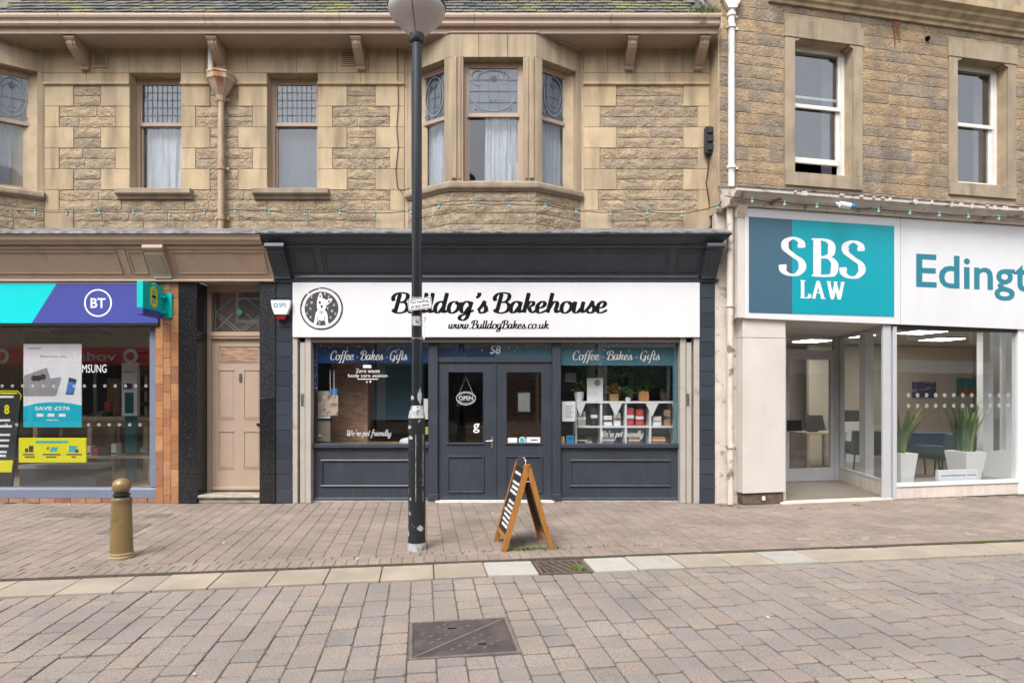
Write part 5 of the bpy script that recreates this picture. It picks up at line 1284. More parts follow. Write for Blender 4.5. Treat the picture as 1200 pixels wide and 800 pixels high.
door_b = thing('brown_door', 'taupe panelled front door with slim letter slot between the shops', 'door', ((la + lc) / 2, DY, lz0))
b = MB(); b.box(la, lc, DY + .012, DY + .05, lz0, lz1); part('leaf', b, dpn, door_b)
bl, br, bm0, bm1 = la + .10, lc - .10, (la + lc) / 2 - .075, (la + lc) / 2 + .075
zr = [Z(y, DY) for y in (405, 425, 433, 491, 505, 549)]
b = MB()
for q in ((la, bl, lz0, lz1), (br, lc, lz0, lz1)): b.box(q[0], q[1], DY, DY + .012, q[2], q[3])
for za, zc in ((zr[0], lz1), (zr[2], zr[1]), (zr[4], zr[3]), (lz0, zr[5])): b.box(bl, br, DY + .0005, DY + .012, za, zc)
b.box(bm0, bm1, DY + .0007, DY + .012, zr[3], zr[2]); b.box(bm0, bm1, DY + .0007, DY + .012, zr[5], zr[4]); part('stiles_and_rails', b, dpn, door_b)
def dpanel(a, c, z0, z1):
    b = MB(); m_ = .03
    vs = [(a, DY + .0118, z0), (c, DY + .0118, z0), (c, DY + .0118, z1), (a, DY + .0118, z1), (a + m_, DY + .002, z0 + m_), (c - m_, DY + .002, z0 + m_), (c - m_, DY + .002, z1 - m_), (a + m_, DY + .002, z1 - m_)]
    b.add(vs, [(0, 1, 5, 4), (1, 2, 6, 5), (2, 3, 7, 6), (3, 0, 4, 7), (4, 5, 6, 7)]); part('panel', b, dpn, door_b)
    b = MB(); b.box(a, c, DY - .008, DY + .003, z1 - .012, z1 + .004); b.box(a, c, DY - .006, DY + .003, z0 - .004, z0 + .008); part('panel_moulding', b, dpn, door_b)
part('letter_plate', MB().box(bl + .03, br - .03, DY + .0, DY + .0115, zr[1] + .02, zr[0] - .02), M['brickwall'], door_b); dpanel(bl, br, zr[1], zr[0]); dpanel(bl, bm0, zr[3], zr[2]); dpanel(bm1, br, zr[3], zr[2]); dpanel(bl, bm0, zr[5], zr[4]); dpanel(bm1, br, zr[5], zr[4])
b = MB(); b.cbox(la + .01, lc - .01, DY - .03, DY, .15, .20, .01); part('weather_bar', b, dpn, door_b)
b = MB(); xk = X(282, DY); b.cbox(xk - .018, xk + .018, DY - .02, DY + .002, Z(447, DY), Z(437.5, DY), .008); part('door_knocker', b, M['steel'], door_b)
b = MB(); b.lathe((0, 0, 0), [(.0, 0), (.02, .002), (.024, .012), (.016, .025), (.0, .027)], 12); me = b.mesh('knob', True); me.materials.append(M['boxblack'])
link('door_knob', me, door_b, Matrix.Translation((X(302.5, DY), DY + .0, Z(497, DY))) @ Matrix.Rotation(R(90), 4, 'X'))

# ------------------------------------------------------------------ phone shop (left)
ph = thing('phone_shopfront', 'phone shop front with tan panelled fascia, blue grey frame and orange tiled pillar', 'shopfront', (-6.6, 9.1, 0))
tp = M['taupe']
FT2, FB2 = (8.72, 3.66), (8.97, 3.235)
XBT = PL0 - .002
b = MB(); b.prism([(8.64, 3.80), (8.60, 3.80), (8.60, 3.775), (8.615, 3.765), (8.63, 3.72), (8.66, 3.69), (8.68, 3.665), (8.9, 3.655), (8.9, 3.80)], 'x', -9.6, XBT - .07); part('cornice', b, tp, ph)
b = MB(); b.prism([(8.60, 3.803), (8.588, 3.79), (8.58, 3.793), (8.585, 3.825), (U, 4.03), (U + .02, 4.03), (U + .02, 3.98), (9.0, 3.803)], 'x', -9.6, XBT - .12); part('lead_flashing', b, M['lead'], ph)
canted(ph, -9.6, X(180, 8.85) - .03, FT2, FB2, tp, (X(147, 8.85),)); canted(ph, X(196, 8.85) + .03, XBT, FT2, FB2, tp, ())
console(ph, X(180, 8.85) - .03, X(196, 8.85) + .03, FT2, (8.97, 3.235), tp, .05)
b = MB(); b.prism([(8.985, 3.235), (8.93, 3.23), (8.925, 3.20), (8.945, 3.19), (9.05, 3.19), (9.05, 3.235)], 'x', -9.6, XBT); part('architrave', b, tp, ph)
b = MB(); b.box(-9.6, XBT, 8.99, 9.3, 3.255, 3.9); part('fascia_backing', b, tp, ph)
OR0, OR1 = X(182, 9.0), X(209.3, 9.0)
b = MB(); b.box(OR0 + .004, OR1 - .002, 9.012, 9.36, 0, 3.19); p = part('pillar', b, M['tan_grout'], ph)
tiles(p, OR0, OR1, 0, 3.185, 9.0, 3, .247, 'orange_tile', dep=.03, gap=.0022, stagger=True)
# brick plinth, sill, frame, glass
x_ = -8.9
while x_ < OR0 - .02:
    w_ = min(.225, OR0 - .002 - x_); b = MB(); b.cbox(x_ + .004, x_ + w_ - .004, 9.06, 9.2, .0, .068, .004); part('plinth_brick', b, M['brick'], ph); x_ += .225
QY = 9.12
b = MB(); b.prism([(QY - .06, .072), (QY - .06, .19), (QY - .03, .215), (QY + .06, .22), (QY + .06, .072)], 'x', -9.3, OR0 - .003); part('sill', b, M['btframe'], ph)
b = MB(); b.cbox(X(176.5, QY), OR0 - .003, QY - .03, QY + .05, .222, 2.62, .005); part('frame_post', b, M['btframe'], ph)
part('frame_head', MB().box(-9.3, X(176.5, QY), QY - .02, QY + .05, 2.58, 2.64), M['boxblack'], ph)
pn = part('pane', MB().box(-9.2, X(176.5, QY), QY + .01, QY + .016, .22, 2.58), M['glass'], ph)
for row, y_ in ((0, 452), (1, 497.5)):
    for k in range(16):
        px = 2 + k * 12.05 + (row * 5)
        if 22 < px < 96 and row == 1: continue
        if px < 172: b = MB(); b.disc(X(px, QY), Z(y_, QY), .025, QY + .007, 12, th=.001); part('dot', b, M['dotfilm'], pn)
# sign over the window
s0, s1, sz0, sz1 = -9.3, X(185, 8.96), Z(378.5, 8.96), Z(332, 8.96)
bs_ = thing('phone_shop_sign', 'turquoise and indigo fascia sign with white round BT logo', 'sign', ((s0 + s1) / 2, 8.96, sz0))
da, db = X(66.5, 8.96), X(37, 8.96)
b = MB(); b.prism([(s0, sz0), (db, sz0), (da, sz1), (s0, sz1)], 'y', 8.96, 9.03); part('turquoise_panel', b, M['btteal'], bs_)
b = MB(); b.prism([(db, sz0), (s1, sz0), (s1, sz1), (da, sz1)], 'y', 8.96, 9.03); part('indigo_panel', b, M['btblue'], bs_)
lx, lz = X(115, 8.96), Z(355, 8.96)
b = MB(); b.ring(lx, lz, .200, .178, 8.956, 48, .004); part('logo_ring', b, M['whiteprint'], bs_)
b = MB(); put_text(b, 'BT', lx - .108, lx + .108, lz - .07, lz + .07, 8.958); part('logo_letters', b, M['whiteprint'], bs_)
part('under_trim', MB().box(s0, s1, 8.965, 9.1, sz0 - .035, sz0 - .002), M['boxblack'], bs_)
pj = thing('projecting_sign', 'turquoise box sign with yellow logo projecting from the phone shop', 'sign', (-5.04, 8.7, 2.66))
b = MB(); b.cbox(-5.085, -5.0, 8.44, 8.93, 2.752, 3.118, .004); part('turquoise_box', b, M['btteal2'], pj)
b = MB(); b.cbox(-5.085, -5.0, 8.44, 8.93, 2.66, 2.750, .004); part('indigo_box', b, M['btblue'], pj)
b = MB(); b.cbox(-5.06, -4.90, 8.965, 8.999, 2.68, 3.03, .004); part('wall_plate', b, M['btteal2'], pj)
for z_ in (2.75, 2.97): b = MB(); b.tube([(-4.97, 8.90, z_), (-4.97, 8.975, z_)], .022, 8); b.box(-5.0, -4.95, 8.87, 8.90, z_ - .02, z_ + .02); part('mounting_arm', b, M['btteal2'], pj)
ST = lambda s, d, z: (-5.0 - d, 8.44 + s, z)   # right side face of the box, s runs away from the street
b = MB(ST)
for zc_ in (2.875, 3.0): b.disc(.255, zc_, .085, -.003, 22, th=.002)
b.box(.175, .335, -.0028, -.0005, 2.88, 2.995); part('yellow_logo', b, M['yellow'], pj)
b = MB(ST); put_text(b, 'EE', .205, .305, 2.845, 2.905, -.004); put_text(b, 'EE', .205, .305, 2.97, 3.03, -.004); part('logo_letters', b, M['cyanprint'], pj)

# phone shop interior
room('phone_shop_room', -9.6, OR0 + .1, QY + .06, 13.4, .1, 2.85, 'beigewall', 'woodpale', 'ceiling')
def po(name, lab, cat, px0, px1, py0, py1, Y, m, dep=.02):
    b = MB(); b.cbox(X(px0, Y), X(px1, Y), Y, Y + dep, Z(py1, Y), Z(py0, Y), .002); return solo(name, b, M[m], lab, cat)
PY = 9.22
pst = thing('window_poster', 'tall white phone advert poster with cyan foot in the phone shop window', 'poster', (X(61, PY), PY, Z(500, PY)))
q0, q1, w0, w1 = X(27.5, PY), X(95.5, PY), Z(500.5, PY), Z(403, PY)
part('sheet', MB().box(q0, q1, PY, PY + .012, w0, w1), M['poster_pale'], pst)
def pp(px, py): return (X(px, PY), Z(py, PY))
b = MB(); b.prism([pp(27.5, 500.5), pp(95.5, 500.5), pp(95.5, 475), pp(84, 472.5), pp(70, 471), pp(58, 471), pp(44, 472.3), pp(27.5, 476)], 'y', PY - .002, PY - .0003); part('cyan_foot', b, M['cyanprint'], pst)
b = MB(); b.prism([pp(28, 464), pp(28, 440), pp(55, 430.5), pp(59, 443), pp(65, 464)], 'y', PY - .002, PY - .0003); b.prism([pp(59, 443.5), pp(71, 441.5), pp(72, 443), pp(66, 463), pp(64.5, 463)], 'y', PY - .003, PY - .001); part('phone_picture', b, M['poster_grey'], pst)
b = MB()
for px, py in ((40, 443), (45, 443), (50.5, 441.5)): b.disc(*pp(px, py), .045, PY - .004, 14, th=.0015)
b.prism([pp(77, 462), pp(81, 442), pp(90, 444.5), pp(86, 462.5)], 'y', PY - .003, PY - .001); put_text(b, 'SAMSUNG', *[X(32, PY), X(48, PY)], Z(409, PY), Z(407, PY), PY - .002)
put_text(b, 'Galaxy S21 | 5G', X(47, PY), X(77, PY), Z(419, PY), Z(416.5, PY), PY - .002); part('phone_lenses', b, M['phonedark'], pst)
b = MB(); b.prism([pp(78, 461), pp(80.5, 447), pp(88.5, 448), pp(85.5, 461)], 'y', PY - .005, PY - .0035); part('blue_screen', b, M['phoneblue'], pst)
b = MB(); put_text(b, 'SAVE £576', X(41, PY), X(82, PY), Z(480.5, PY), Z(476, PY), PY - .003)
for k in range(3): b.box(X(43 + k * 13, PY), X(51 + k * 13, PY), PY - .003, PY - .0022, Z(488, PY), Z(484.5, PY))
b.box(X(54, PY), X(69, PY), PY - .003, PY - .0022, Z(492.5, PY), Z(491.7, PY)); part('lettering', b, M['whiteprint'], pst)
ys = thing('yellow_window_sign', 'bright yellow rounded sign with three small icons below the poster', 'sign', (X(61, 9.2), 9.2, Z(542, 9.2)))
YY = 9.205; b = MB(); b.cbox(X(21.5, YY), X(101, YY), YY, YY + .03, Z(542, YY), Z(513, YY), .03); part('panel', b, M['yellow'], ys)
b = MB(); b.box(X(42, YY), X(80, YY), YY - .002, YY + .003, Z(519, YY), Z(516.3, YY)); b.prism([(X(58, YY), Z(529, YY)), (X(66, YY), Z(529, YY)), (X(68, YY), Z(523.5, YY)), (X(60.5, YY), Z(523.5, YY))], 'y', YY - .002, YY + .002); b.cbox(X(81, YY), X(90, YY), YY - .003, YY + .003, Z(529.5, YY), Z(522, YY), .01); part('teal_print', b, M['tealsticker'], ys)
b = MB()
for a, c, y0_, y1_ in ((27, 40, 531.5, 533), (29, 41, 534.5, 536), (50, 71, 531.5, 533), (54, 66, 534.5, 536), (78, 96, 531.5, 533), (84, 89, 534.5, 536), (29.5, 33, 525, 529.5), (34, 39, 522, 529.5), (55.5, 57, 523.5, 527), (88, 92, 526.5, 530)): b.box(X(a, YY), X(c, YY), YY - .0035, YY + .001, Z(y1_, YY), Z(y0_, YY))
part('dark_print', b, M['phonedark'], ys)
# standing black board on the far left
bb = thing('standing_board', 'black standing offer board with yellow number at the left edge of the phone shop', 'board', (X(5, 9.5), 9.5, .1))
BY = 9.42
def bp(px, py): return (X(px, BY), Z(py, BY))
b = MB(); b.prism([bp(-40, 571), bp(13, 571), bp(24, 468), bp(23, 460), bp(20, 456.5), bp(-40, 456.5)], 'y', BY, BY + .04); part('panel', b, M['board'], bb)
b = MB(); put_text(b, '8', X(5, BY), X(11, BY), Z(485, BY), Z(474, BY), BY - .002); b.prism([bp(-40, 553), bp(13.5, 553), bp(15.5, 539), bp(-40, 539)], 'y', BY - .004, BY - .001); poly_strip(b, [bp(-30, 458), bp(21, 458), bp(25, 463), bp(24, 468)], .012, BY - .003, BY - .001); b.box(X(-10, BY), X(20, BY), BY - .003, BY - .001, Z(461.5, BY), Z(459.5, BY)); part('yellow_print', b, M['yellow'], bb)
b = MB()
for y_, e_ in ((492, 12), (499, 14), (509, 12), (515.5, 11), (522, 10), (529, 8), (533.5, 7), (464.5, 16)): b.box(X(-20, BY), X(e_, BY), BY - .003, BY - .001, Z(y_ + 1.5, BY), Z(y_ - 1, BY))
part('white_print', b, M['whiteprint'], bb)
# window plinth, display tables, totem, wall displays
t = thing('window_counter', 'low dark grey display plinth behind the phone shop glass', 'counter', (X(65, 9.45), 9.5, .1))
part('body', MB().box(X(23, 9.45), X(112, 9.45), 9.45, 9.85, .102, Z(549, 9.45)), M['darkcounter'], t); part('top', MB().box(X(22, 9.45), X(113, 9.45), 9.44, 9.87, Z(549, 9.45), Z(544.5, 9.45)), M['greycounter'], t)
t = thing('display_table', 'wooden display table with demo phones inside the phone shop', 'table', (X(110, 11), 11.0, .1))
TY = 10.9
part('table_top', MB().box(X(30, TY), X(176, TY), TY, TY + .8, Z(493, TY), Z(488, TY)), M['woodpale'], t); part('apron', MB().box(X(34, TY), X(172, TY), TY + .04, TY + .76, Z(500, TY), Z(493, TY)), M['slat'], t)
for px in (36, 100, 166): part('leg', MB().box(X(px, TY), X(px + 5, TY), TY + .05, TY + .12, .102, Z(500, TY)), M['woodpale'], t); part('leg', MB().box(X(px, TY), X(px + 5, TY), TY + .68, TY + .75, .102, Z(500, TY)), M['woodpale'], t)
for k, (px, w_, h_, m_, lab) in enumerate(((99, 7, 11, 'paper', 'white accessory box leftmost on the low bench'), (109, 6, 8, 'redwhite', 'red accessory box on the low bench'), (118, 9, 10, 'darkgoods', 'dark accessory box on the low bench'), (130, 6, 14, 'paper', 'tall white accessory box on the low bench'), (164, 7, 9, 'greycounter', 'grey accessory box right of the totem on the low bench'))):
    b = MB(); b.cbox(X(px, 10.3), X(px + w_, 10.3), 10.3, 10.45, .56, .56 + h_ * .0141, .006); gb = solo('accessory_box', b, M[m_], lab, 'box', 'boxes on the low bench'); part('label_strip', MB().box(X(px, 10.3) + .01, X(px + w_, 10.3) - .01, 10.297, 10.299, .58, .61), M['charcoal'], gb)
t2 = thing('low_bench', 'low wooden bench with accessory boxes inside the phone shop', 'bench', (X(135, 10.3), 10.4, .1))
part('bench_top', MB().box(X(92, 10.25), X(176, 10.25), 10.25, 10.6, .52, .558), M['woodpale'], t2)
for px in (94, 172): part('bench_side', MB().box(X(px, 10.25), X(px + 3, 10.25), 10.26, 10.59, .102, .52), M['slat'], t2)
b = MB(); b.cbox(X(122, 11.2), X(130, 11.2), 11.2, 11.25, Z(488, 11.2) + .001, Z(470, 11.2), .006); rs = solo('red_stand', b, M['redwhite'], 'small dark red stand on the display table', 'display stand'); part('foot', MB().box(X(121, 11.2), X(131, 11.2), 11.16, 11.3, Z(488, 11.2), Z(488, 11.2) + .012), M['boxblack'], rs)
for k, px in enumerate((98, 106, 114, 128)):
    b = MB(); zt = Z(488, TY); b.add([(X(px, TY), TY + .1, zt), (X(px + 6, TY), TY + .1, zt), (X(px + 6, TY), TY + .28, zt + .09), (X(px, TY), TY + .28, zt + .09), (X(px, TY), TY + .3, zt), (X(px + 6, TY), TY + .3, zt)], [(0, 1, 2, 3), (0, 4, 5, 1), (3, 2, 5, 4), (0, 3, 4), (1, 5, 2)])
    solo('demo_phone', b, M['darkcounter' if k != 1 else 'greycounter'], ['demo phone nearest the poster on the display table', 'grey demo phone second from the poster on the table', 'demo phone third from the poster on the table', 'demo phone nearest the white totem on the table'][k], 'phone', 'demo phones on the table')
t = thing('totem', 'white display totem with dark screen inside the phone shop', 'display stand', (X(151, 10.4), 10.4, .1))
OY = 10.4
part('panel', MB().box(X(142.5, OY), X(160.5, OY), OY, OY + .08, Z(487, OY), Z(425, OY)), M['palewhite'], t); part('stem', MB().box(X(146, OY), X(158, OY), OY + .01, OY + .07, .102, Z(487, OY)), M['screen'], t)
part('screen', MB().box(X(146.5, OY), X(156.5, OY), OY - .006, OY - .0005, Z(484, OY), Z(460, OY)), M['screen'], t); b = MB(); b.cbox(X(145, OY), X(155, OY), OY - .02, OY - .001, Z(455, OY), Z(449, OY), .01); part('camera_panel', b, M['phonedark'], t)
b = MB(); put_text(b, 'SAMSUNG', X(145, OY), X(158, OY), Z(437, OY), Z(434.5, OY), OY - .003); part('print', b, M['phonedark'], t)
t = thing('wall_display', 'black wall display with lit white letters inside the phone shop', 'display', (X(110, 13.2), 13.2, 1.2))
WY = 12.9
part('header', MB().box(X(40, WY), X(136, WY), WY, WY + .3, Z(443, WY), Z(425, WY)), M['boxblack'], t)
b = MB(); put_text(b, 'SAMSUNG', X(86.5, WY), X(125, WY), Z(436.5, WY), Z(427, WY), WY - .004); part('letters', b, M['litsign'], t)
part('bay', MB().box(X(40, WY), X(121, WY), WY + .12, WY + .3, Z(490, WY), Z(443.2, WY)), M['phonedark'], t); part('side_post', MB().box(X(122, WY), X(137, WY), WY + .1, WY + .3, .1, Z(443.2, WY)), M['woodpale'], t)
t = thing('slat_wall', 'brown slatted wall with hanging accessories at the right of the phone shop', 'display', (X(172, 12.5), 12.6, .1))
for k in range(12): part('slat', MB().box(X(158, 12.6), X(205, 12.6), 12.62, 12.66, Z(500 - k * 7.2, 12.6), Z(494.5 - k * 7.2, 12.6)), M['slat'], t)
part('backing', MB().box(X(157, 12.6), X(206, 12.6), 12.66, 12.7, .1, Z(412, 12.6)), M['darkwall'], t)
for k in range(8):
    px, py = 164 + (k % 3) * 5, 440 + (k // 3) * 18; b = MB(); b.cbox(X(px, 12.5), X(px + 3.5, 12.5), 12.5, 12.56, Z(py + 12, 12.5), Z(py, 12.5), .006); part('accessory', b, M[['darkgoods', 'paper', 'brownpack'][k % 3]], t)
t = thing('ceiling_heater', 'dark door heater unit under the phone shop ceiling', 'heater', (X(88, 9.6), 9.6, 2.55))
b = MB(); b.cbox(X(58, 9.6), X(120, 9.6), 9.6, 9.85, Z(391, 9.6), Z(386.5, 9.6), .01); part('casing', b, M['darkcounter'], t); b = MB(); b.box(X(64, 9.6), X(119, 9.6), 9.597, 9.6, Z(386.4, 9.6), Z(383.5, 9.6)); part('grille', b, M['greycounter'], t)
b = MB(); b.lathe((X(28.5, 9.5), 9.5, Z(402, 9.5)), [(.0, -.05), (.04, -.035), (.05, 0), (.05, .06), (.02, .08)], 14); b.tube([(X(28.5, 9.5), 9.5, Z(398, 9.5)), (X(28.5, 9.5), 9.5, 2.85)], .01, 6); solo('dome_camera', b, M['greycounter'], 'grey dome camera hanging above the phone advert poster', 'camera', smooth=True)
# ------------------------------------------------------------------ law office building (turns away to the right)
LA = math.atan(.21); LO = (3.30, 8.85); lc_, ls_ = math.cos(LA), math.sin(LA)
LT = frame_T(LO[0], LO[1], LA)
def Ls(px, d=0.):
    k = (px - 600.) / F; return (k * (LO[1] + d * lc_) - LO[0] + d * ls_) / (lc_ - k * ls_)
def LY(s, d=0.): return LO[1] + s * ls_ + d * lc_
def Lz(px, py, d=0.): return 1.6 + (460 - py) * LY(Ls(px, d), d) / F
lw = thing('law_building', 'weathered brown sandstone building with white sash windows above the law office', 'building', LT(3, .2, 0))
UD = .16
W1 = (Ls(931, UD), Ls(999, UD)); W2 = (Ls(1121.5, UD), Ls(1180, UD))
wz0, wz1 = Lz(931, 202, UD), Lz(931, 45, UD); wz0b, wz1b = Lz(1122, 214, UD), Lz(1122, 68, UD)
CZ = 7.30
b = MB(LT); SE = 9.0; S0 = Ls(847, UD) - .05
for a, c in ((S0 - .02, W1[0]), (W1[1], W2[0]), (W2[1], SE)): b.box(a, c, UD + .0088, UD + .3, 4.2, CZ + .6)
for (a, c), zb, zt in ((W1, wz0, wz1), (W2, wz0b, wz1b)): b.box(a, c, UD + .0088, UD + .3, 4.2, zb); b.box(a, c, UD + .0088, UD + .3, zt, CZ + .6)
lwall = part('wall', b, M['lawmortar'], lw)
LROCK = [rock_mesh(100 + i) for i in range(12)]
for me in LROCK: me.materials.append(M['lawstone'])
# dressed window surrounds
SUR = []
for (a, c), zb, zt in ((W1, wz0, wz1), (W2, wz0b, wz1b)):
    m_ = .165; SUR.append((a - m_, c + m_, zb - .20, zt + .27))
    for q, nm in (((a - m_, a, zb, zt), 'jamb'), ((c, c + m_, zb, zt), 'jamb')): ashlar(lw, *q, UD - .02, UD + .28, LT, 'lawdress', nm)
    ashlar(lw, a - m_ - .012, c + m_ + .012, zt, zt + .27, UD - .03, UD + .28, LT, 'lawdress', 'lintel'); ashlar(lw, a - m_ - .0, c + m_ + .0, zb - .20, zb, UD - .03, UD + .28, LT, 'lawdress', 'window_sill')
    b = MB(LT); b.prism([(a - .0, zt + .0), (a + .07, zt + .0), (a + .07, zt - .022), (a, zt - .05)], 'y', UD - .018, UD + .27); part('shoulder', b, M['lawdress'], lw); b = MB(LT); b.prism([(c, zt), (c - .07, zt), (c - .07, zt - .022), (c, zt - .05)], 'y', UD - .018, UD + .27); part('shoulder', b, M['lawdress'], lw)
z = 4.28; row = 0
while z < CZ + .1:
    h_ = random.uniform(.145, .195); zt = min(z + h_, CZ + .1)
    segs = [(S0, SE - 1.2)]
    for (a, c, zb, ztt) in SUR:
        if z < ztt - .02 and zt > zb + .02:
            ns = []
            for p, q in segs:
                if c <= p or a >= q: ns.append((p, q)); continue
                if a > p: ns.append((p, a))
                if c < q: ns.append((c, q))
            segs = ns
    for p, q in segs:
        x_ = p
        while x_ < q - .01:
            w_ = random.uniform(.22, .6)
            if q - (x_ + w_) < .16: w_ = q - x_
            rock(lwall, x_, x_ + w_, z, zt, UD + .006, .010, LT, LA, .0038, LROCK); x_ += w_
    z = zt; row += 1
def lsash(W, zb, zt, pm0, open_=False, second=False):
    a, c = W; d = UD + .17; fw = .06
    b = MB(LT); b.box(a, a + fw, d, d + .09, zb, zt); b.box(c - fw, c, d, d + .09, zb, zt); b.box(a + fw, c - fw, d + .002, d + .088, zt - .075, zt); b.box(a + fw, c - fw, d + .002, d + .088, zb, zb + .03)
    w = part('window', b, M['oldwhite'], lw); zm = pm0
    b = MB(LT); b.cbox(a + fw, c - fw, d + .012, d + .05, zm - .03, zm + .03, .005); part('meeting_rail', b, M['oldwhite'], w)
    if not second: b = MB(LT); b.cbox(a + fw, c - fw, d + .05, d + .08, zm + .13, zm + .17, .005); part('sash_rail', b, M['oldwhite'], w)
    lz = zb + (.24 if open_ else .03)
    b = MB(LT); b.cbox(a + fw, c - fw, d + .05, d + .085, lz, lz + .085, .005); part('bottom_rail', b, M['oldwhite'], w)
    b = MB(LT); b.box(c - fw - .05, c - fw, d + .05, d + .082, lz + .085, zm - .03); b.box(a + fw, a + fw + .04, d + .05, d + .082, lz + .085, zm - .03); b.box(c - fw - .04, c - fw, d + .014, d + .046, zm + .03, zt - .075); b.box(a + fw, a + fw + .035, d + .014, d + .046, zm + .03, zt - .075); part('sash', b, M['oldwhite'], w)
    part('pane', MB(LT).box(a + fw + .035, c - fw - .04, d + .03, d + .034, zm + .03, zt - .075), M['glass_law'], w); part('pane', MB(LT).box(a + fw + .04, c - fw - .05, d + .064, d + .068, lz + .085, zm - .03), M['glass_law'], w)
lsash(W1, wz0, wz1, Lz(960, 127, UD + .2), True); lsash(W2, wz0b, wz1b, Lz(1140, 148, UD + .2), second=True)
struct('law_upstairs_room', room_box(S0, SE, UD + .31, 4.0, 4.1, 7.6, LT), M['darkwall'])
for (a, c), nm in ((W1, 'inner_shutter'), (W2, 'inner_shutter')): part(nm, MB(LT).box(c - .26, c - .09, UD + .33, UD + .36, wz0b, wz1), M['curtaingrey'], lw)
# cornice
b = MB(LT)
prof = [(UD + .02, CZ), (UD - .04, CZ), (UD - .05, CZ + .045), (UD - .09, CZ + .06), (UD - .10, CZ + .10), (UD - .17, CZ + .15), (UD - .18, CZ + .19), (UD - .26, CZ + .23), (UD - .27, CZ + .32), (UD + .02, CZ + .34)]
b.prism(prof, 'x', Ls(900, UD), SE); part('cornice', b, M['ashlar'], lw)
part('parapet', MB(LT).box(S0, SE, UD - .10, UD + .3, CZ + .345, CZ + 1.4), M['lawdress'], lw)
b = MB(LT); sr = Ls(1050, UD); [b.prism([(sr + o_ - w_, CZ + .0), (sr + o_ + w_, CZ + .0), (sr + o_ + w_ * .7, CZ - l_ * .5), (sr + o_ + .004, CZ - l_), (sr + o_ - w_ * .8, CZ - l_ * .45)], 'y', UD - .016 - .001 * k, UD - .006) for k, (o_, w_, l_) in enumerate(((-.03, .02, .42), (.015, .028, .26), (-.06, .014, .2), (.05, .012, .34), (-.005, .04, .14)))]; part('rust_stain', b, M['rust'], lw)
b = MB(LT); b.disc(Ls(1086, UD), Lz(1086, 46, UD), .036, UD - .03, 14, th=.03); part('vent_hole', b, M['blackhole'], lw)
# white downpipe and hopper at the junction
xw = X(857, 8.95)
wp = thing('white_downpipe', 'white painted downpipe with hopper running down beside the law office', 'downpipe', (xw, 8.95, 0))
b = MB(); zt = Z(2, 8.95)
b.box(xw - .15, xw + .15, 8.87, 9.03, zt + .02, zt + .07); b.prism([(xw - .13, zt + .02), (xw + .13, zt + .02), (xw + .10, zt - .05), (xw + .06, zt - .12), (xw - .06, zt - .12), (xw - .10, zt - .05)], 'y', 8.885, 9.02); part('hopper_head', b, M['white_pipe'], wp)
b = MB(); b.tube([(xw, 8.95, zt - .1), (xw, 8.95, 4.45)], .048, 14); part('pipe', b, M['white_pipe'], wp, smooth=True)
for y_ in (20, 34, 198): b = MB(); b.lathe((xw, 8.95, Z(y_, 8.95)), [(.049, 0), (.064, .005), (.064, .05), (.049, .055)], 14); b.box(xw - .11, xw + .11, 8.985, 9.0, Z(y_, 8.95) + .01, Z(y_, 8.95) + .04); part('pipe_collar', b, M['white_pipe'], wp)
x2 = X(855.5, 8.83); b = MB(); b.tube([(x2, 8.83, 4.2), (x2, 8.83, 1.6), (x2 + .004, 8.83, .02)], .046, 14); part('lower_pipe', b, M['creamdirty'], wp, smooth=True)
for y_ in (360, 525): b = MB(); b.lathe((x2, 8.83, Z(y_, 8.83)), [(.047, 0), (.064, .005), (.064, .05), (.047, .055)], 14); b.box(x2 - .10, x2 + .10, 8.865, 8.885, Z(y_, 8.83) + .01, Z(y_, 8.83) + .04); part('pipe_collar', b, M['creamdirty'], wp)
# ---------------- law office shopfront
lf = thing('law_shopfront', 'cream and white law office front with recessed glass entrance', 'shopfront', LT(3, 0, 0))
part('party_strip', MB().box(PR1 + .004, 3.34, 9.02, 9.3, 0, 4.2), M['creamdirty'], lf)
PE = Ls(920.5)
for z0, z1 in ((.17, 2.38), (2.386, 2.75)): b = MB(LT); b.cbox(-.02, PE, 0, .4, z0, z1, .004); part('cream_panel', b, M['cream'], lf)
b = MB(LT); b.cbox(-.0, PE - .02, .03, .4, 0, .168, .008); pl_ = part('plinth', b, M['plinth'], lf)
b = MB(LT); b.cbox(.30, .345, .01, .035, .055, .115, .006); part('vent_cover', b, M['paper'], pl_)
part('return_panel', MB(LT).box(-.13, -.022, -.045, .3, 2.66, 4.2), M['cream'], lf)
# fascia board with teal panel
lsn = thing('law_sign', 'white fascia board of the law office with teal SBS LAW panel and teal lettering', 'sign', LT(2.5, -.05, 2.6))
FD = -.05; zt = Lz(872, 243, FD); zb = Lz(872, 372.5, FD); sE = Ls(1420, FD)
b = MB(LT); zbE = zb - .012 * (sE)
b.add([(-.02, FD, zb), (sE, FD, zbE), (sE, FD, zt), (-.02, FD, zt), (-.02, .1, zb), (sE, .1, zbE), (sE, .1, zt), (-.02, .1, zt)], [(0, 1, 2, 3), (4, 7, 6, 5), (0, 4, 5, 1), (3, 2, 6, 7), (0, 3, 7, 4), (1, 5, 6, 2)])
lbd = part('board', b, M['lawboard'], lsn)
for px_ in (1055, 1330): part('panel_joint', MB(LT).box(Ls(px_, FD), Ls(px_, FD) + .005, FD - .0015, FD, zb - .012 * Ls(px_, FD) + .002, zt - .002), M['greycounter'], lbd)
ta, tm, tc = Ls(877.5, FD), Ls(928, FD), Ls(1047.6, FD); tz0, tz1 = Lz(877, 366, FD), Lz(877, 254, FD)
part('slate_blue_panel', MB(LT).box(ta, tm, FD - .006, FD, tz0, tz1), M['lawslate'], lsn); part('teal_panel', MB(LT).box(tm, tc, FD - .006, FD, tz0, tz1), M['lawteal'], lsn)
TF = FD - .0075
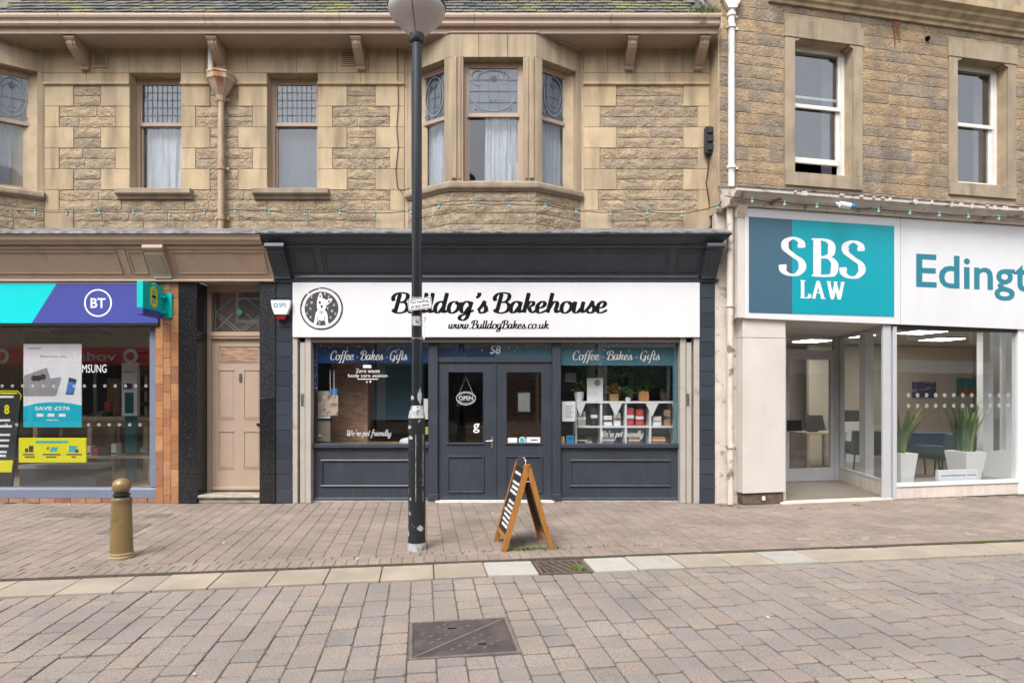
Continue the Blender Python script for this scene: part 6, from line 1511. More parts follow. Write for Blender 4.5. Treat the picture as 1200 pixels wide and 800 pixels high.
def lt_txt(txt, pa, pb, ya, yb): return (Ls(pa, TF), Ls(pb, TF), Lz((pa + pb) / 2, yb, TF), Lz((pa + pb) / 2, ya, TF))
b = MB(LT); a_, c_, z0, z1 = lt_txt('', 915, 1019, 280.5, 324); stroke_text(b, 'SBS', a_, c_, z0, (z1 - z0), TF, SERIF, 0, .235, .06, gap=.12); 
a_, c_, z0, z1 = lt_txt('', 937, 991, 329.5, 350); stroke_text(b, 'LAW', a_, c_, z0, (z1 - z0), TF, SERIF, 0, .215, .06, gap=.05); part('white_letters', b, M['whiteprint'], lsn)
b = MB(LT); a_, c_ = Ls(1073.5, FD), Ls(1207, FD); z0, z1 = Lz(1090, 335, FD) - .185, Lz(1090, 298.5, FD) + .005; put_text(b, 'Edingt', a_, c_, z0, z1, FD - .002); part('teal_letters', b, M['tealtext'], lsn)
# cornice of the shopfront
b = MB(LT); cz = zt + .01
b.prism([(.16, cz + .33), (-.22, cz + .20), (-.30, cz + .19), (-.30, cz + .14), (-.26, cz + .12), (-.22, cz + .08), (-.12, cz + .06), (-.10, cz), (.1, cz)], 'x', -.30, sE); part('cornice', b, M['creamdirty'], lf)
b = MB(LT); b.prism([(.17, cz + .345), (-.22, cz + .215), (-.315, cz + .205), (-.315, cz + .19), (-.22, cz + .195), (.17, cz + .325)], 'x', -.31, sE); part('lead_flashing', b, M['lead'], lf)
b = MB(LT); b.prism([(-.13, cz), (.0, cz), (.0, cz - .10), (-.05, cz - .16), (-.09, cz - .10)], 'x', -.16, -.03); part('end_bracket', b, M['creamdirty'], lf)
s_ = .25
while s_ < sE:
    if random.random() < .6: b = MB(LT); h_ = random.uniform(.02, .07); w_ = random.uniform(.03, .10); b.cbox(s_, s_ + w_, -.325, -.295, cz + .185 - h_, cz + .185, .004); part('flaking_paint', b, M['creamdirty'], lf)
    s_ += random.uniform(.1, .28)
# recessed entrance
FZ = .02; ER = Ls(1043.5); DD = 1.80; dL, dR = Ls(921, DD), Ls(978, DD); spx = Ls(986, DD)
b = MB(LT); b.prism([(PE - .03, -.02), (ER + .02, -.02), (spx + .1, DD + .1), (dL - .6, DD + .1), (PE - .3, .4)], 'z', -.05, FZ); part('entrance_floor', b, M['beigefloor'], lf)
ZS = 2.62
b = MB(LT); b.prism([(PE - .03, .09), (ER + .5, .09), (spx + .4, DD + .2), (dL - .6, DD + .2)], 'z', ZS, ZS + .05); part('entrance_ceiling', b, M['ceiling'], lf)
b = MB(LT); b.quad((PE - .002, .38, 0), (dL - .45, DD + .05, 0), (dL - .45, DD + .05, ZS), (PE - .002, .38, ZS)); part('entrance_side', b, M['cream'], lf)
def ldz(py, d=DD, px=950): return Lz(px, py, d)
b = MB(LT); z1d = ldz(415.5)
for q in ((dL - .5, dL, .02, ZS), (dR, spx, .02, ZS)): b.box(q[0], q[1], DD, DD + .07, q[2], q[3])
b.box(dL, dR, DD + .001, DD + .069, z1d, z1d + .09); b.box(dL, dR, DD + .001, DD + .069, ZS - .06, ZS); part('entrance_frame', b, M['silver'], lf)
part('transom_pane', MB(LT).box(dL, dR, DD + .03, DD + .036, z1d + .09, ZS - .06), M['glass'], lf)
b = MB(LT); st = .075; bz = Lz(950, 548.5, DD)
for q in ((dL + .004, dL + st, FZ + .01, z1d - .004), (dR - st, dR - .004, FZ + .01, z1d - .004), (dL + st, dR - st, FZ + .01, bz), (dL + st, dR - st, z1d - .085, z1d - .004)): b.box(q[0], q[1], DD + .01, DD + .06, q[2], q[3])
ld = part('door', b, M['silver'], lf); part('pane', MB(LT).box(dL + st, dR - st, DD + .03, DD + .036, bz, z1d - .085), M['glass'], ld)
b = MB(LT); b.cbox(dL + .02, dL + .30, DD - .03, DD + .0, Lz(925, 505, DD), Lz(925, 492, DD), .01); part('letter_box', b, M['boxblack'], ld)
# splayed side screen: from the front post back to the door
(p0x, p0y, _), (p1x, p1y, _) = LT(ER, .03, 0), LT(spx, DD + .0, 0)
sa = math.atan2(p1y - p0y, p1x - p0x); SL = math.hypot(p1x - p0x, p1y - p0y); SS = frame_T(p0x, p0y, sa)   # s runs back, d to the left (+) of travel
b = MB(SS)
for q in ((.06, .30, .0, 1), (SL - .06, SL, .0, 1)): pass
b.box(.0, .09, -.03, .04, .0, ZS); b.box(SL - .07, SL - .005, -.03, .04, .0, ZS); b.box(.09, SL - .07, -.028, .038, .205, .265); b.box(.09, SL - .07, -.028, .038, ZS - .05, ZS); part('side_screen_frame', b, M['silver'], lf)
part('side_pane', MB(SS).box(.09, SL - .07, .0, .006, .265, ZS - .05), M['glass'], lf)
n_ = 9
for k in range(n_):
    a_, c_ = .03 + (SL - .06) * k / n_, .03 + (SL - .06) * (k + 1) / n_
    b = MB(SS); b.cbox(a_ + .002, c_ - .002, -.02, .045, .022, .203, .003); part('wall_tile', b, M['rtile'], lf)
# front window
G0, G1 = Ls(1050), Ls(1192); GZ0, GZ1 = .235, 2.56
part('window_post', MB(LT).box(Ls(1043.5) - .0, Ls(1046), .03, .09, 0, 2.62), M['boxblack'], lf)  # black strip stands in for the dark gap between the silver posts
b = MB(LT); b.cbox(Ls(1034.5), Ls(1043.4), -.012, .03, .0, 2.61, .004); part('corner_post', b, M['silver'], lf)
b = MB(LT); b.cbox(Ls(1046), G0, -.02, .09, .0, 2.6, .004); part('window_post', b, M['silver'], lf)
b = MB(LT); b.cbox(G1, Ls(1204), -.02, .09, .0, 2.6, .004); part('window_post', b, M['palewhite'], lf)
b = MB(LT); b.cbox(G0, G1, -.03, .09, GZ0 - .05, GZ0, .004); part('window_sill', b, M['palewhite'], lf)
part('window_head', MB(LT).box(G0, G1, .0, .09, 2.55, 2.62), M['boxblack'], lf)
lp = part('pane', MB(LT).box(G0, G1, .03, .036, GZ0, 2.55), M['glass'], lf)
b = MB(LT)
for y_ in (463, 475.5):
    for k in range(12):
        px = 1064.5 + k * 10.6; b = MB(LT); b.disc(Ls(px, .03), Lz(1064, y_, .03), .034, .027, 12, th=.001); part('dot', b, M['dotfilm'], lp)
n_ = 21
for k in range(n_ + 10):
    w_ = (G1 - G0) / n_; b = MB(LT); b.cbox(G0 + k * w_ + .0015, G0 + (k + 1) * w_ - .0015, -.012, .08, .004, .184, .003); part('wall_tile', b, M['rtile'], lf)
# second window bay beyond the white post keeps going out of frame
part('pane', MB(LT).box(Ls(1204), 9.0, .03, .036, GZ0, 2.55), M['glass'], lf); b = MB(LT); b.cbox(Ls(1204), 9.0, -.03, .09, GZ0 - .05, GZ0, .004); part('window_sill', b, M['palewhite'], lf)
# interior
room('law_office_room', dL - 1.2, 9.2, .12, 5.6, .03, 2.72, 'beigewall', 'shopfloor', 'ceiling', LT)
def panel_light(s, d, lab):
    t = thing('ceiling_light', lab, 'light', LT(s, d, 2.7), 'lit ceiling panels in the law office')
    part('trim', MB(LT).box(s - .31, s + .31, d - .31, d + .31, 2.700, 2.716), M['palewhite'], t); part('diffuser', MB(LT).box(s - .28, s + .28, d - .28, d + .28, 2.694, 2.699), M['lit'], t)
panel_light(4.6, 1.6, 'lit square ceiling panel above the potted plants of the law office'); panel_light(3.9, 2.5, 'lit ceiling panel nearest the law office entrance'); panel_light(3.95, 3.7, 'lit ceiling panel farther behind the law office door'); panel_light(6.3, 2.8, 'lit ceiling panel at the far right of the law office')
BD = 4.6
part_b = MB(LT); part_b.box(4.55, 9.1, BD, BD + .08, .03, 2.7); struct('office_partition', part_b, M['beigewall'])
def painting(pa, pb, ya, yb, m, lab, m2=None):
    d = BD - .03; t = thing('painting', lab, 'painting', LT(Ls(pa, d), d, Lz(pa, yb, d)))
    a, c, z0, z1 = Ls(pa, d), Ls(pb, d), Lz(pa, yb, d), Lz(pa, ya, d); part('canvas', MB(LT).box(a, c, d, d + .025, z0, z1), M[m], t)
    if m2: part('foreground', MB(LT).box(a, c, d - .003, d - .0005, z0, z0 + (z1 - z0) * .42), M[m2], t)
painting(1070, 1097, 447, 466, 'painting1', 'purple landscape canvas on the law office wall'); painting(1122, 1150, 443, 463, 'painting2', 'blue and gold landscape canvas on the law office wall', 'painting3')
def planter(s, d, lab, w=.30, h=.46, n=26, hl=.72, z0=.03, lean=0):
    t = thing('planter', lab, 'plant', LT(s, d, z0), 'snake plants in white planters'); w2 = w * .36
    b = MB(LT); b.add([(s - w2, d - w2, z0), (s + w2, d - w2, z0), (s + w2, d + w2, z0), (s - w2, d + w2, z0), (s - w / 2, d - w / 2, z0 + h), (s + w / 2, d - w / 2, z0 + h), (s + w / 2, d + w / 2, z0 + h), (s - w / 2, d + w / 2, z0 + h)], [(3, 2, 1, 0), (4, 5, 6, 7), (0, 1, 5, 4), (1, 2, 6, 5), (2, 3, 7, 6), (3, 0, 4, 7)]); part('pot', b, M['palewhite'], t)
    for k in range(n):
        a = random.uniform(0, 6.28); r_ = random.uniform(0, w * .34); x, y = s + r_ * math.cos(a), d + r_ * math.sin(a); hh = hl * random.uniform(.55, 1.05); sp = random.uniform(.03, .34) * (1.0 if random.random() < .8 else 1.9)
        da = a + random.gauss(0, .4); dx, dy = math.cos(da) * sp * hh + lean * hh, math.sin(da) * sp * hh; wd = random.uniform(.022, .036); qx, qy = -math.sin(da), math.cos(da); vs = []
        for i in range(5):
            f = i / 4; bend = f ** 1.7; ww = wd * (1 - f ** 3) * (.8 + .4 * f); px_, py_, pz_ = x + dx * bend, y + dy * bend, z0 + h - .02 + hh * (f - .12 * sp * f * f)
            vs += [(px_ - qx * ww, py_ - qy * ww, pz_), (px_ + qx * ww, py_ + qy * ww, pz_)]
        b = MB(LT); b.add(vs, [(2 * i, 2 * i + 1, 2 * i + 3, 2 * i + 2) for i in range(4)]); part('leaf', b, M['leaf2'], t)
planter(Ls(1131, .45), .45, 'snake plant in a white planter in the middle of the law office window', .40, .46, 64, .84, .19); planter(Ls(1056, .40), .40, 'snake plant in a white planter behind the silver corner post', .32, .46, 18, .80, .19, .12)
part('window_bed', MB(LT).box(2.78, Ls(1150, .8), .13, .75, .03, .188), M['shopfloor'], lf)
t = thing('window_plaque', 'small pale plaque with a line of text in front of the white planter', 'plaque', LT(Ls(1123, .14), .14, GZ0))
part('block', MB(LT).box(Ls(1100, .13), Ls(1146.5, .13), .13, .19, GZ0 - .02, Lz(1123, 550.5, .13)), M['poster_pale'], t); b = MB(LT); b.box(Ls(1103, .13), Ls(1128, .13), .128, .1295, Lz(1123, 557.2, .13), Lz(1123, 556, .13)); b.box(Ls(1133, .13), Ls(1144, .13), .128, .1295, Lz(1123, 557.2, .13), Lz(1123, 556, .13)); b.disc(Ls(1130, .13), Lz(1123, 556.5, .13), .018, .1275, 10, th=.002); part('print', b, M['tealtext'], t)
def chair(s, d, lab, rz=0.):
    t = thing('armchair', lab, 'chair', LT(s, d, .03), 'teal chairs in the law office'); c, sn = math.cos(rz), math.sin(rz)
    CT = lambda a, e, z: LT(s + a * c - e * sn, d + a * sn + e * c, z)
    b = MB(CT); b.cbox(-.33, .33, -.3, .3, .40, .50, .04); part('seat', b, M['teal_chair'], t)
    b = MB(CT); b.prism([(.26, .42), (.33, .42), (.42, .86), (.34, .88)], 'x', -.36, .36); part('backrest', b, M['teal_chair'], t)
    for sg in (-1, 1): b = MB(CT); b.cbox(sg * .36 - .04, sg * .36 + .04, -.28, .32, .48, .66, .03); part('armrest', b, M['teal_chair'], t)
    for ax, ay in ((-.3, -.26), (.3, -.26), (-.3, .26), (.3, .26)): b = MB(CT); b.tube([(ax * .85, ay * .85, .42), (ax, ay, .031)], .016, 6); part('leg', b, M['boxblack'], t)
chair(Ls(1100, 1.6), 1.6, 'teal armchair right behind the white planter in the law office', math.pi + .2); chair(Ls(1074, 2.0), 2.0, 'teal armchair second from the window in the law office', math.pi - .3); chair(Ls(1012, 2.6), 2.6, 'teal armchair seen through the entrance side glass', math.pi * .9)
# white inner door frame at the right, desk and screens through the entrance
t = thing('inner_door', 'white inner glazed door frame at the right of the law office', 'door', LT(Ls(1170, 1.2), 1.2, .03)); d_ = 1.2
for pa, pb in ((1152, 1164), (1179, 1191)): part('post', MB(LT).box(Ls(pa, d_), Ls(pb, d_), d_, d_ + .12, .03, 2.7), M['palewhite'], t)
part('lower_panel', MB(LT).box(Ls(1164, d_), Ls(1179, d_), d_ + .01, d_ + .1, .03, .55), M['palewhite'], t); part('pane', MB(LT).box(Ls(1164, d_), Ls(1179, d_), d_ + .05, d_ + .056, .55, 2.7), M['glass'], t)
t = thing('inner_post', 'white square column inside behind the entrance side glass', 'column', LT(Ls(1019, 1.2), 1.6, .03)); part('shaft', MB(LT).box(Ls(1014, 1.5), Ls(1024, 1.5), 1.5, 1.64, .03, 2.7), M['palewhite'], t); part('base', MB(LT).box(Ls(1013.5, 1.5) - .01, Ls(1024.5, 1.5) + .01, 1.49, 1.65, .03, .12), M['palewhite'], t)
t = thing('desk', 'wooden desk behind the law office door', 'desk', LT(Ls(960, 3.4), 3.4, .03)); a, c = Ls(938, 3.4), Ls(985, 3.4)
part('desk_top', MB(LT).box(a, c, 3.2, 3.9, .74, .78), M['woodpale'], t)
for q in (a + .02, c - .08): part('leg', MB(LT).box(q, q + .06, 3.22, 3.28, .031, .74), M['woodpale'], t); part('leg', MB(LT).box(q, q + .06, 3.8, 3.86, .031, .74), M['woodpale'], t)
t = thing('desk_monitor', 'dark monitor on the desk behind the law office door', 'monitor', LT(Ls(957, 3.4), 3.5, .78)); m0 = Ls(957, 3.4)
b = MB(LT); b.prism([(3.40, .82), (3.42, .81), (3.52, 1.12), (3.50, 1.13)], 'x', m0 - .22, m0 + .22); part('screen', b, M['boxblack'], t); part('stand', MB(LT).box(m0 - .08, m0 + .08, 3.45, 3.6, .781, .83), M['boxblack'], t)
t = thing('printer', 'pale printer under a dark picture seen through the entrance side glass', 'printer', LT(Ls(996, 4.2), 4.3, .03)); b = MB(LT); m0 = Ls(997, 4.3); part('cabinet', MB(LT).box(m0 - .35, m0 + .35, 4.2, 4.56, .03, .95), M['palewhite'], t); b.cbox(m0 - .22, m0 + .22, 4.2, 4.5, .951, 1.2, .02); part('body', b, M['boxblack'], t)
part_b = MB(LT); part_b.box(dL - .3, dL + .55, 4.9, 4.95, .9, 2.1); solo('dark_board', part_b, M['screen'], 'dark glass panel on the back wall behind the law office door', 'panel')
b = MB(LT); b.cbox(Ls(990, 5.5), Ls(1000, 5.5), 5.5, 5.53, 1.35, 1.75, .004); solo('dark_picture', b, M['boxblack'], 'small dark picture on the back wall of the law office', 'picture')
# ------------------------------------------------------------------ lamp post
LX, LYp = X(488.5, 6.38), 6.38
lz_ = lambda py: Z(py, LYp)
lpst = thing('lamp_post', 'tall black lamp post with chipped paint and a flared grey lamp head', 'lamp post', (LX, LYp, 0))
b = MB(); b.lathe((LX, LYp, 0), [(.094, -.02), (.092, .10), (.088, .12), (.087, lz_(507)), (.087, lz_(490)), (.082, lz_(486)), (.062, lz_(477))], 28); part('base_column', b, M['poleworn'], lpst, smooth=True)
b = MB(); b.lathe((LX, LYp, 0), [(.0955, -.015), (.0955, .035), (.094, .06), (.0935, .075)], 28); part('worn_foot', b, M['polegrey'], lpst, smooth=True)
b = MB(); b.lathe((LX, LYp, 0), [(.088, lz_(489.5)), (.0835, lz_(486)), (.064, lz_(476.8)), (.06, lz_(475))], 28); part('shoulder', b, M['polegrey'], lpst, smooth=True)
b = MB(); b.lathe((LX, LYp, 0), [(.060, lz_(480)), (.058, lz_(465)), (.0545, lz_(460)), (.053, lz_(300)), (.050, lz_(48))], 24); part('shaft', b, M['polepaint'], lpst, smooth=True)
b = MB()
a0 = R(-72)
for k in range(9):
    pass
pts = [(LX + .090 * math.cos(R(a)), LYp + .090 * math.sin(R(a))) for a in range(-88, -28, 10)]
b.prism(pts + [(LX + .08 * math.cos(R(a)), LYp + .08 * math.sin(R(a))) for a in range(-38, -98, -10)], 'z', lz_(586), lz_(508)); fl_ = part('access_flap', b, M['poleworn'], lpst)
for a in (-88, -38):
    b = MB(); b.prism([(LX + r_ * math.cos(R(a + o_)), LYp + r_ * math.sin(R(a + o_))) for r_, o_ in ((.0905, -1.5), (.0915, 0), (.0905, 1.5), (.085, 0))], 'z', lz_(586), lz_(508)); part('flap_edge', b, M['polegrey'], fl_)
for za, zc, a0_, a1_, rr in ((lz_(476), lz_(452), -75, -25, .0607), (lz_(470), lz_(462), -160, -110, .0605), (lz_(503), lz_(497), -170, -120, .0885), (lz_(515), lz_(509), -150, -110, .0885), (lz_(566), lz_(560), -185, -160, .0885), (lz_(622), lz_(612), -80, -35, .0895), (lz_(630), lz_(618), -170, -140, .0895)):
    b = MB(); n_ = 6
    vs = []
    for i in range(n_ + 1):
        an = R(a0_ + (a1_ - a0_) * i / n_); k_ = 1 - abs(i / n_ - .5) * 1.4; zm = (za + zc) / 2 + random.uniform(-.01, .01)
        vs += [(LX + rr * math.cos(an), LYp + rr * math.sin(an), zm + (zc - zm) * k_ * random.uniform(.6, 1)), (LX + rr * math.cos(an), LYp + rr * math.sin(an), zm - (zm - za) * k_ * random.uniform(.6, 1))]
    b.add(vs, [(2 * i, 2 * i + 1, 2 * i + 3, 2 * i + 2) for i in range(n_)]); part('bare_patch', b, M['polegrey'], lpst)
b = MB(); b.lathe((LX, LYp, 0), [(.05, lz_(52)), (.075, lz_(50)), (.082, lz_(46)), (.082, lz_(40.5)), (.07, lz_(39))], 24); part('collar', b, M['polepaint'], lpst, smooth=True)
hz = lz_(44)
prof = [(.068, 0), (.10, .045), (.16, .105), (.22, .165), (.265, .215), (.286, .255), (.290, .285), (.287, .31)]
b = MB(); b.lathe((LX, LYp, hz), prof, 40); hd = part('lamp_head', b, M['lamp'], lpst, smooth=True)
b = MB(); b.lathe((LX, LYp, hz), [(.286, .30), (.297, .30), (.299, .315), (.295, .33), (.285, .335)], 40); part('rim', b, M['boxblack'], hd, smooth=True)
b = MB(); b.lathe((LX, LYp, hz), [(.288, .331), (.27, .37), (.20, .42), (.10, .45), (.01, .46)], 32); part('lid', b, M['lamp'], hd, smooth=True)
b = MB()
for an in (R(-92), R(88)):
    pts = [(LX + (r_ + .001) * math.cos(an), LYp + (r_ + .001) * math.sin(an), hz + z_) for r_, z_ in prof]; b.tube(pts, .0035, 5)
part('seam', b, M['cable'], hd)
# sign and bands on the post
ns = thing('parking_sign', 'small white no loading plate tilted on the lamp post', 'sign', (LX, 6.3, lz_(365)))
NY = 6.29; nc = (X(492, NY), Z(356, NY)); an = R(8)
NT = lambda s, d, z: (nc[0] + s * math.cos(an) - z * math.sin(an), NY + d, nc[1] + s * math.sin(an) + z * math.cos(an))
w_, h_ = .122, .058
b = MB(NT); b.cbox(-w_, w_, 0, .008, -h_, h_, .006); part('plate', b, M['paper'], ns)
b = MB(NT)
for q in ((-w_ + .006, w_ - .006, h_ - .012, h_ - .007), (-w_ + .006, w_ - .006, -h_ + .007, -h_ + .012), (-w_ + .006, -w_ + .011, -h_ + .012, h_ - .012), (w_ - .011, w_ - .006, -h_ + .012, h_ - .012)): b.box(q[0], q[1], -.001, .002, q[2], q[3])
put_text(b, 'No loading', -.09, .09, .002, .038, -.0012); put_text(b, 'at any time', -.092, .092, -.042, -.004, -.0012); part('lettering', b, M['black'], ns)
b = MB(); b.lathe((LX, LYp, 0), [(.054, lz_(351)), (.0575, lz_(351)), (.0575, lz_(348.5)), (.054, lz_(348.5))], 20); part('clip', b, M['steel'], ns)
for za, zc, m_, nm, lab in ((382, 371, 'polegrey', 'sticker_band', 'torn grey sticker band wrapped round the lamp post under the plate'), (397.5, 395.5, 'steel', 'pole_band', 'thin steel band round the lamp post above the window')):
    b = MB(); b.lathe((LX, LYp, 0), [(.053, lz_(za)), (.0562, lz_(za)), (.0565, lz_(zc)), (.053, lz_(zc))], 20); solo(nm, b, M[m_], lab, 'band', smooth=True)
b = MB(); b.tube([(LX + .06, LYp - .02, lz_(376)), (LX + .085, LYp - .02, lz_(374)), (LX + .09, LYp - .02, lz_(372))], .012, 6); b.cbox(LX + .07, LX + .085, LYp - .03, LYp - .02, lz_(398), lz_(376), .003); solo('cable_tag', b, M['paper'], 'pale cable tag hanging at the right of the lamp post', 'tag')

# ------------------------------------------------------------------ sandwich board
AC = ((X(587, 6.31) + X(651, 6.31)) / 2, 6.31); AA = math.atan2(.48, -.095) - math.pi / 2
ab = thing('sandwich_board', 'wooden framed chalkboard sandwich board standing outside the bakery doors', 'sandwich board', (AC[0], AC[1] + .24, 0))
def AT(s, e, z):        # s across the spread, e back along the hinge, z up
    return (AC[0] + s * math.cos(AA) - e * math.sin(AA), AC[1] + s * math.sin(AA) + e * math.cos(AA), z)
AW, AH, SP = .50, .875, .275
for sg in (-1, 1):
    def PT(e, n, q, sg=sg):   # e along hinge, n outward, q along the slope 0 foot .. 1 top
        s = sg * (SP + (.022 - SP) * q); L_ = math.hypot(SP - .022, AH); nx, nz = sg * AH / L_, (SP - .022) / L_
        return AT(s + nx * n, e, AH * q + nz * n)
    f = None
    for k, (e0, e1) in enumerate(((0, .045), (AW - .045, AW))):
        b = MB(PT); b.box(e0, e1, -.052, .0, .0, 1.0); o = part('leg', b, M['wood'], ab)
    b = MB(PT); b.box(.045, AW - .045, -.020, -.002, .945, .995); part('top_rail', b, M['wood'], ab)
    b = MB(PT); b.box(.045, AW - .045, -.020, -.002, .13, .185); part('bottom_rail', b, M['wood'], ab)
    b = MB(PT); b.box(.045, AW - .045, -.016, -.006, .185, .945); pnl = part('chalk_panel', b, M['board'], ab)
    if sg < 0:
        b = MB(PT); rr = random.Random(4)
        q = .90
        for k in range(12):
            q -= .055; a_ = .075 if k else .11; c_ = AW - .08 - rr.uniform(0, .09); x_ = a_
            if k in (1, 5): continue
            while x_ < c_: w_ = rr.uniform(.012, .03); b.box(x_, min(x_ + w_, c_), -.0058, -.0045, q + rr.uniform(0, .008), q + .030 + rr.uniform(0, .008)); x_ += w_ + .009
        part('chalk_writing', b, M['whiteprint'], pnl)['kind'] = 'stuff'
b = MB(AT); b.tube([(-.024, .022, AH - .005), (-.02, .022, AH + .03), (.0, .2, AH + .045), (.02, .35, AH + .03), (.024, AW - .03, AH)], .006, 6); part('handle_cord', b, M['paper'], ab)
b = MB(AT); b.prism([(-.045, AH - .03), (-.02, AH + .045), (.012, AH + .045), (.03, AH - .03)], 'y', .10, AW - .10); part('header_block', b, M['navy'], ab)
b = MB(AT); b.tube([(-.075, .01, AH * .80), (.075, .01, AH * .80)], .006, 6); part('stay', b, M['steel'], ab)

# ------------------------------------------------------------------ bollard
BX, BYb = X(142.5, 6.05), 6.05
bo = thing('bollard', 'gold painted bollard with a ball top on the pavement outside the phone shop', 'bollard', (BX, BYb, 0))
b = MB(); b.lathe((BX, BYb, 0), [(.104, .045), (.102, .06), (.099, .10), (.086, .545), (.086, .575), (.080, .585)], 32); part('post', b, M['gold'], bo, smooth=True)
b = MB(); b.lathe((BX, BYb, 0), [(.108, -.01), (.112, .01), (.112, .022), (.105, .028), (.105, .034), (.108, .04), (.108, .052), (.101, .058)], 32); part('base_ring', b, M['goldlight'], bo, smooth=True)
b = MB(); b.lathe((BX, BYb, 0), [(.075, .584), (.066, .59), (.066, .60), (.076, .606), (.076, .618), (.062, .626), (.062, .64)], 32); part('neck', b, M['boxblack'], bo, smooth=True)
b = MB(); pr = [(.083 * math.sin(R(a)), .695 - .080 * math.cos(R(a))) for a in range(42, 180, 10)] + [(.002, .775)]; b.lathe((BX, BYb, 0), pr, 32); part('ball_cap', b, M['gold'], bo, smooth=True)

# ------------------------------------------------------------------ festoon lights
def bulb(parent, p):
    m = Matrix.Translation(p)
    if 'bulb' not in PAVER_CACHE:
        b1 = MB(); b1.lathe((0, 0, 0), [(.010, -.012), (.018, -.022), (.022, -.036), (.018, -.05), (.006, -.058)], 10); me = b1.mesh('bulb', True); me.materials.append(M['bulb']); PAVER_CACHE['bulb'] = me
        b1 = MB(); b1.lathe((0, 0, 0), [(.016, .016), (.021, .005), (.021, -.010), (.015, -.016)], 10); me = b1.mesh('cap', True); me.materials.append(M['bulbcap']); PAVER_CACHE['cap'] = me
    o = link('bulb', PAVER_CACHE['bulb'], parent, m); link('cap', PAVER_CACHE['cap'], o, m)
def festoon(name, lab, pts):
    t = thing('festoon_lights', lab, 'string lights', pts[len(pts) // 2], 'festoon lights across the stone fronts')
    path = []
    for p, q in zip(pts[:-1], pts[1:]):
        for k in range(5):
            f = k / 5; path.append((p[0] + (q[0] - p[0]) * f, p[1] + (q[1] - p[1]) * f, p[2] + (q[2] - p[2]) * f - .012 * math.sin(math.pi * f)))
    path.append(pts[-1]); b = MB(); b.tube(path, .006, 6); part('cable', b, M['cable'], t)
    for p in pts[1:-1]: bulb(t, Vector((p[0], p[1], p[2])) + Vector((random.uniform(-.008, .008), 0, 0)))
FYY = 9.12
def fp(px, py, Y=FYY): return (X(px, Y), Y, Z(py - 1.5, Y))
festoon('f', 'festoon bulbs strung along the stone from the left bay to the centre bay', [fp(-20, 245, 9.0), (X(41, 9.05), 9.05, Z(247, 9.05))] + [fp(a, c) for a, c in ((78, 250), (117, 249), (157, 249), (199, 251), (239, 249), (276, 247), (316, 249), (357, 250), (398, 249), (439, 251), (474, 249))])
festoon('f', 'festoon bulbs strung across the front of the centre bay', [fp(474, 249), (X(482, 9.02), 9.02, Z(246, 9.02)), (X(514, 8.78), 8.76, Z(240, 8.76)), (X(555, 8.68), 8.68, Z(238, 8.68)), (X(597, 8.68), 8.68, Z(239, 8.68)), (X(639, 8.7), 8.7, Z(240, 8.7)), (X(675, 8.98), 8.98, Z(246, 8.98)), fp(690, 249)])
festoon('f', 'festoon bulbs strung over the right end of the bakery front', [fp(690, 249)] + [fp(a, c) for a, c in ((716, 250), (758, 249), (799, 252))] + [(X(841, 8.9), 8.9, Z(241, 8.9)), (X(846, 8.8), 8.8, Z(236, 8.8))])
def lfp(px, py, d=-.33):
    s = Ls(px, d); p = LT(s, d, 0); return (p[0], p[1], 1.6 + (460 - py + 1.5) * p[1] / F)
festoon('f', 'festoon bulbs strung under the law office cornice', [lfp(850, 231)] + [lfp(a, c) for a, c in ((882, 235), (920, 238.5), (957, 241.5), (1030, 246.5), (1066, 249), (1101, 251.5), (1135, 253.5), (1170, 255.5))] + [lfp(1215, 258)])
cc = thing('security_camera', 'white bullet security camera under the law office cornice', 'camera', lfp(993, 243, -.3))
c0 = Vector(lfp(984, 241, -.34)); c1 = Vector(lfp(996, 243, -.36))
b = MB(); b.tube([tuple(c0), tuple(c1)], .045, 14); part('housing', b, M['palewhite'], cc, smooth=True)
b = MB(); b.tube([tuple(c1), tuple(c1 + (c1 - c0) * .35)], .038, 14); part('lens', b, M['bluesticker'], cc, smooth=True)
b = MB(); b.tube([tuple(c0 + Vector((0, .02, 0))), tuple(c0 + Vector((0, .2, .12)))], .015, 8); part('arm', b, M['palewhite'], cc)

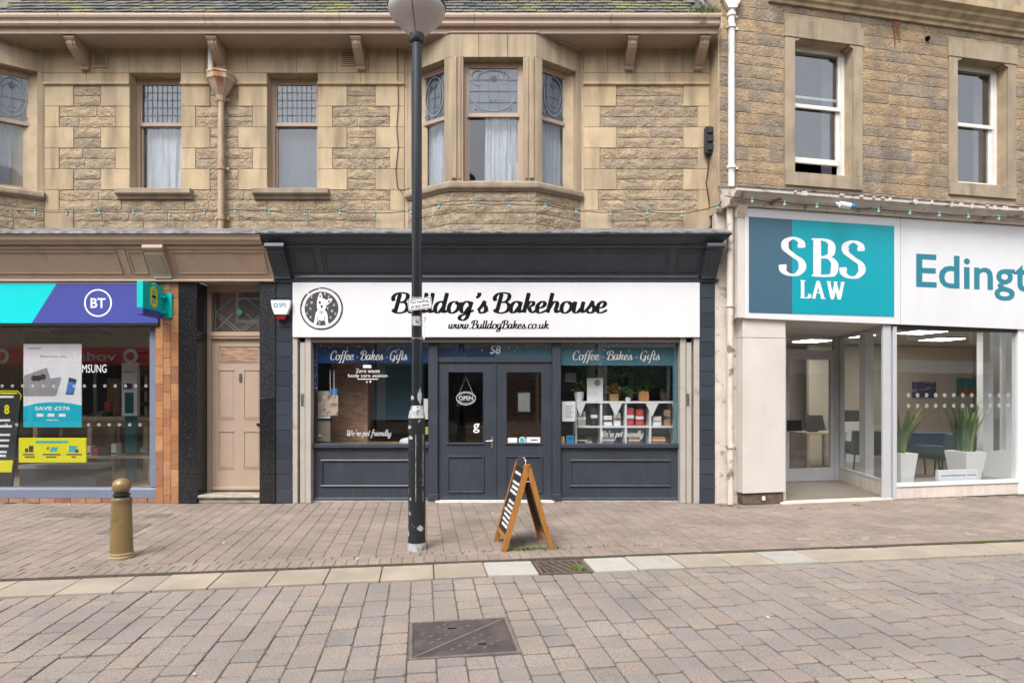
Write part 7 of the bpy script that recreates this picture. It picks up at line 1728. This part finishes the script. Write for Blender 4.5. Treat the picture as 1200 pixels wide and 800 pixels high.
# ------------------------------------------------------------------ the other side of the street (seen in the glass)
OPY = -7.0
def opp(name, lab, x0, x1, h, m, fm=None, text=None, nwin=3, floors=1, shop=True, gable=False):
    t = thing(name, lab, 'building', ((x0 + x1) / 2, OPY, 0), 'buildings across the street')
    part('wall', MB().box(x0, x1, OPY - 9, OPY, -.1, h), M[m], t)
    r_ = MB()
    if gable: xm = (x0 + x1) / 2; r_.prism([(x0 - .2, h), (x1 + .2, h), (xm, h + (x1 - x0) * .42)], 'y', OPY - 9, OPY + .25)
    else: r_.prism([(OPY + .35, h), (OPY - 4.4, h + 3.2), (OPY - 9.2, h)], 'x', x0, x1)
    part('roof', r_, M['opproof'], t)
    for f in range(floors):
        z0 = 4.6 + f * 3.0
        for k in range(nwin):
            xc = x0 + (x1 - x0) * (k + .5) / nwin
            b = MB(); b.box(xc - .62, xc + .62, OPY, OPY + .08, z0 - .12, z0 + 1.85); w = part('window', b, M['opp4'], t)
            part('pane', MB().box(xc - .5, xc + .5, OPY + .075, OPY + .10, z0, z0 + .82), M['oppglass'], w); part('pane', MB().box(xc - .5, xc + .5, OPY + .075, OPY + .10, z0 + .9, z0 + 1.72), M['oppglass'], w)
    if shop:
        if fm:
            part('fascia', MB().box(x0 + .15, x1 - .15, OPY, OPY + .18, 2.72, 3.42), M[fm], t)
        nb = max(2, int((x1 - x0) / 2.2))
        for k in range(nb):
            a, c = x0 + .3 + (x1 - x0 - .6) * k / nb, x0 + .3 + (x1 - x0 - .6) * (k + 1) / nb
            part('shop_window', MB().box(a + .07, c - .07, OPY + .01, OPY + .05, .45, 2.66), M['oppglass'], t)
            part('shop_post', MB().box(a - .06, a + .06, OPY + .01, OPY + .12, 0, 2.7), M[m], t)
    return t
opp('opposite_building', 'grey stone shop building far left across the street', -34, -22.5, 7.4, 'opp3', 'btframe')
t = opp('opposite_building', 'shop with a red fascia across the street, mirrored in the phone shop glass', -22.4, -13.9, 7.6, 'opp1', 'redfascia', nwin=3, gable=True)
OT = lambda s, d, z: (-s, OPY + .185 - d, z)
b = MB(OT); put_text(b, 'vodafone', 15.95, 18.9, 2.88, 3.26, -.002); b.ring(15.35, 3.07, .30, .17, -.006, 30, .005, 0, 360); b.ring(20.55, 3.07, .30, .17, -.006, 30, .005); part('fascia_lettering', b, M['whiteprint'], t)
opp('opposite_building', 'brown brick shop building across the street from the bakery door', -13.8, -5.6, 7.8, 'opp2', 'navy', nwin=4)
opp('opposite_building', 'tall cream rendered building across the street', -5.5, 3.4, 8.2, 'opp1', 'btframe', nwin=3)
opp('opposite_building', 'white rendered gabled building across the street', 3.5, 9.2, 6.6, 'opp4', 'darkcounter', nwin=2, gable=True)
opp('opposite_building', 'long beige stone building across the street from the law office', 9.3, 24, 8.0, 'opp1', 'tealtext', nwin=6)
opp('opposite_building', 'brown building far right across the street', 24.1, 38, 7.6, 'opp2', 'opp4', nwin=5)

# ------------------------------------------------------------------ litter
for px, py, lab in ((81, 592, 'scrap of white paper against the phone shop plinth'), (262, 636, 'scrap of white paper on the pavement below the brown door'), (228, 790, 'crumpled white scrap on the road setts at the lower left'), (900, 724, 'tiny white scrap on the road setts at the right')):
    zz_ = .004 if py < 650 else ROADZ + .005
    Yc = F * (1.6 - zz_) / (py - 460.); xc = X(px, Yc); b = MB(); n_ = 7
    vs = [(xc + .018 * math.cos(6.28 * k / n_) * random.uniform(.5, 1.1), Yc + .018 * math.sin(6.28 * k / n_) * random.uniform(.5, 1.1), zz_ + random.uniform(0, .012)) for k in range(n_)] + [(xc, Yc, zz_ + .018)]
    b.add(vs, [(k, (k + 1) % n_, n_) for k in range(n_)]); solo('paper_scrap', b, M['scrap'], lab, 'litter')
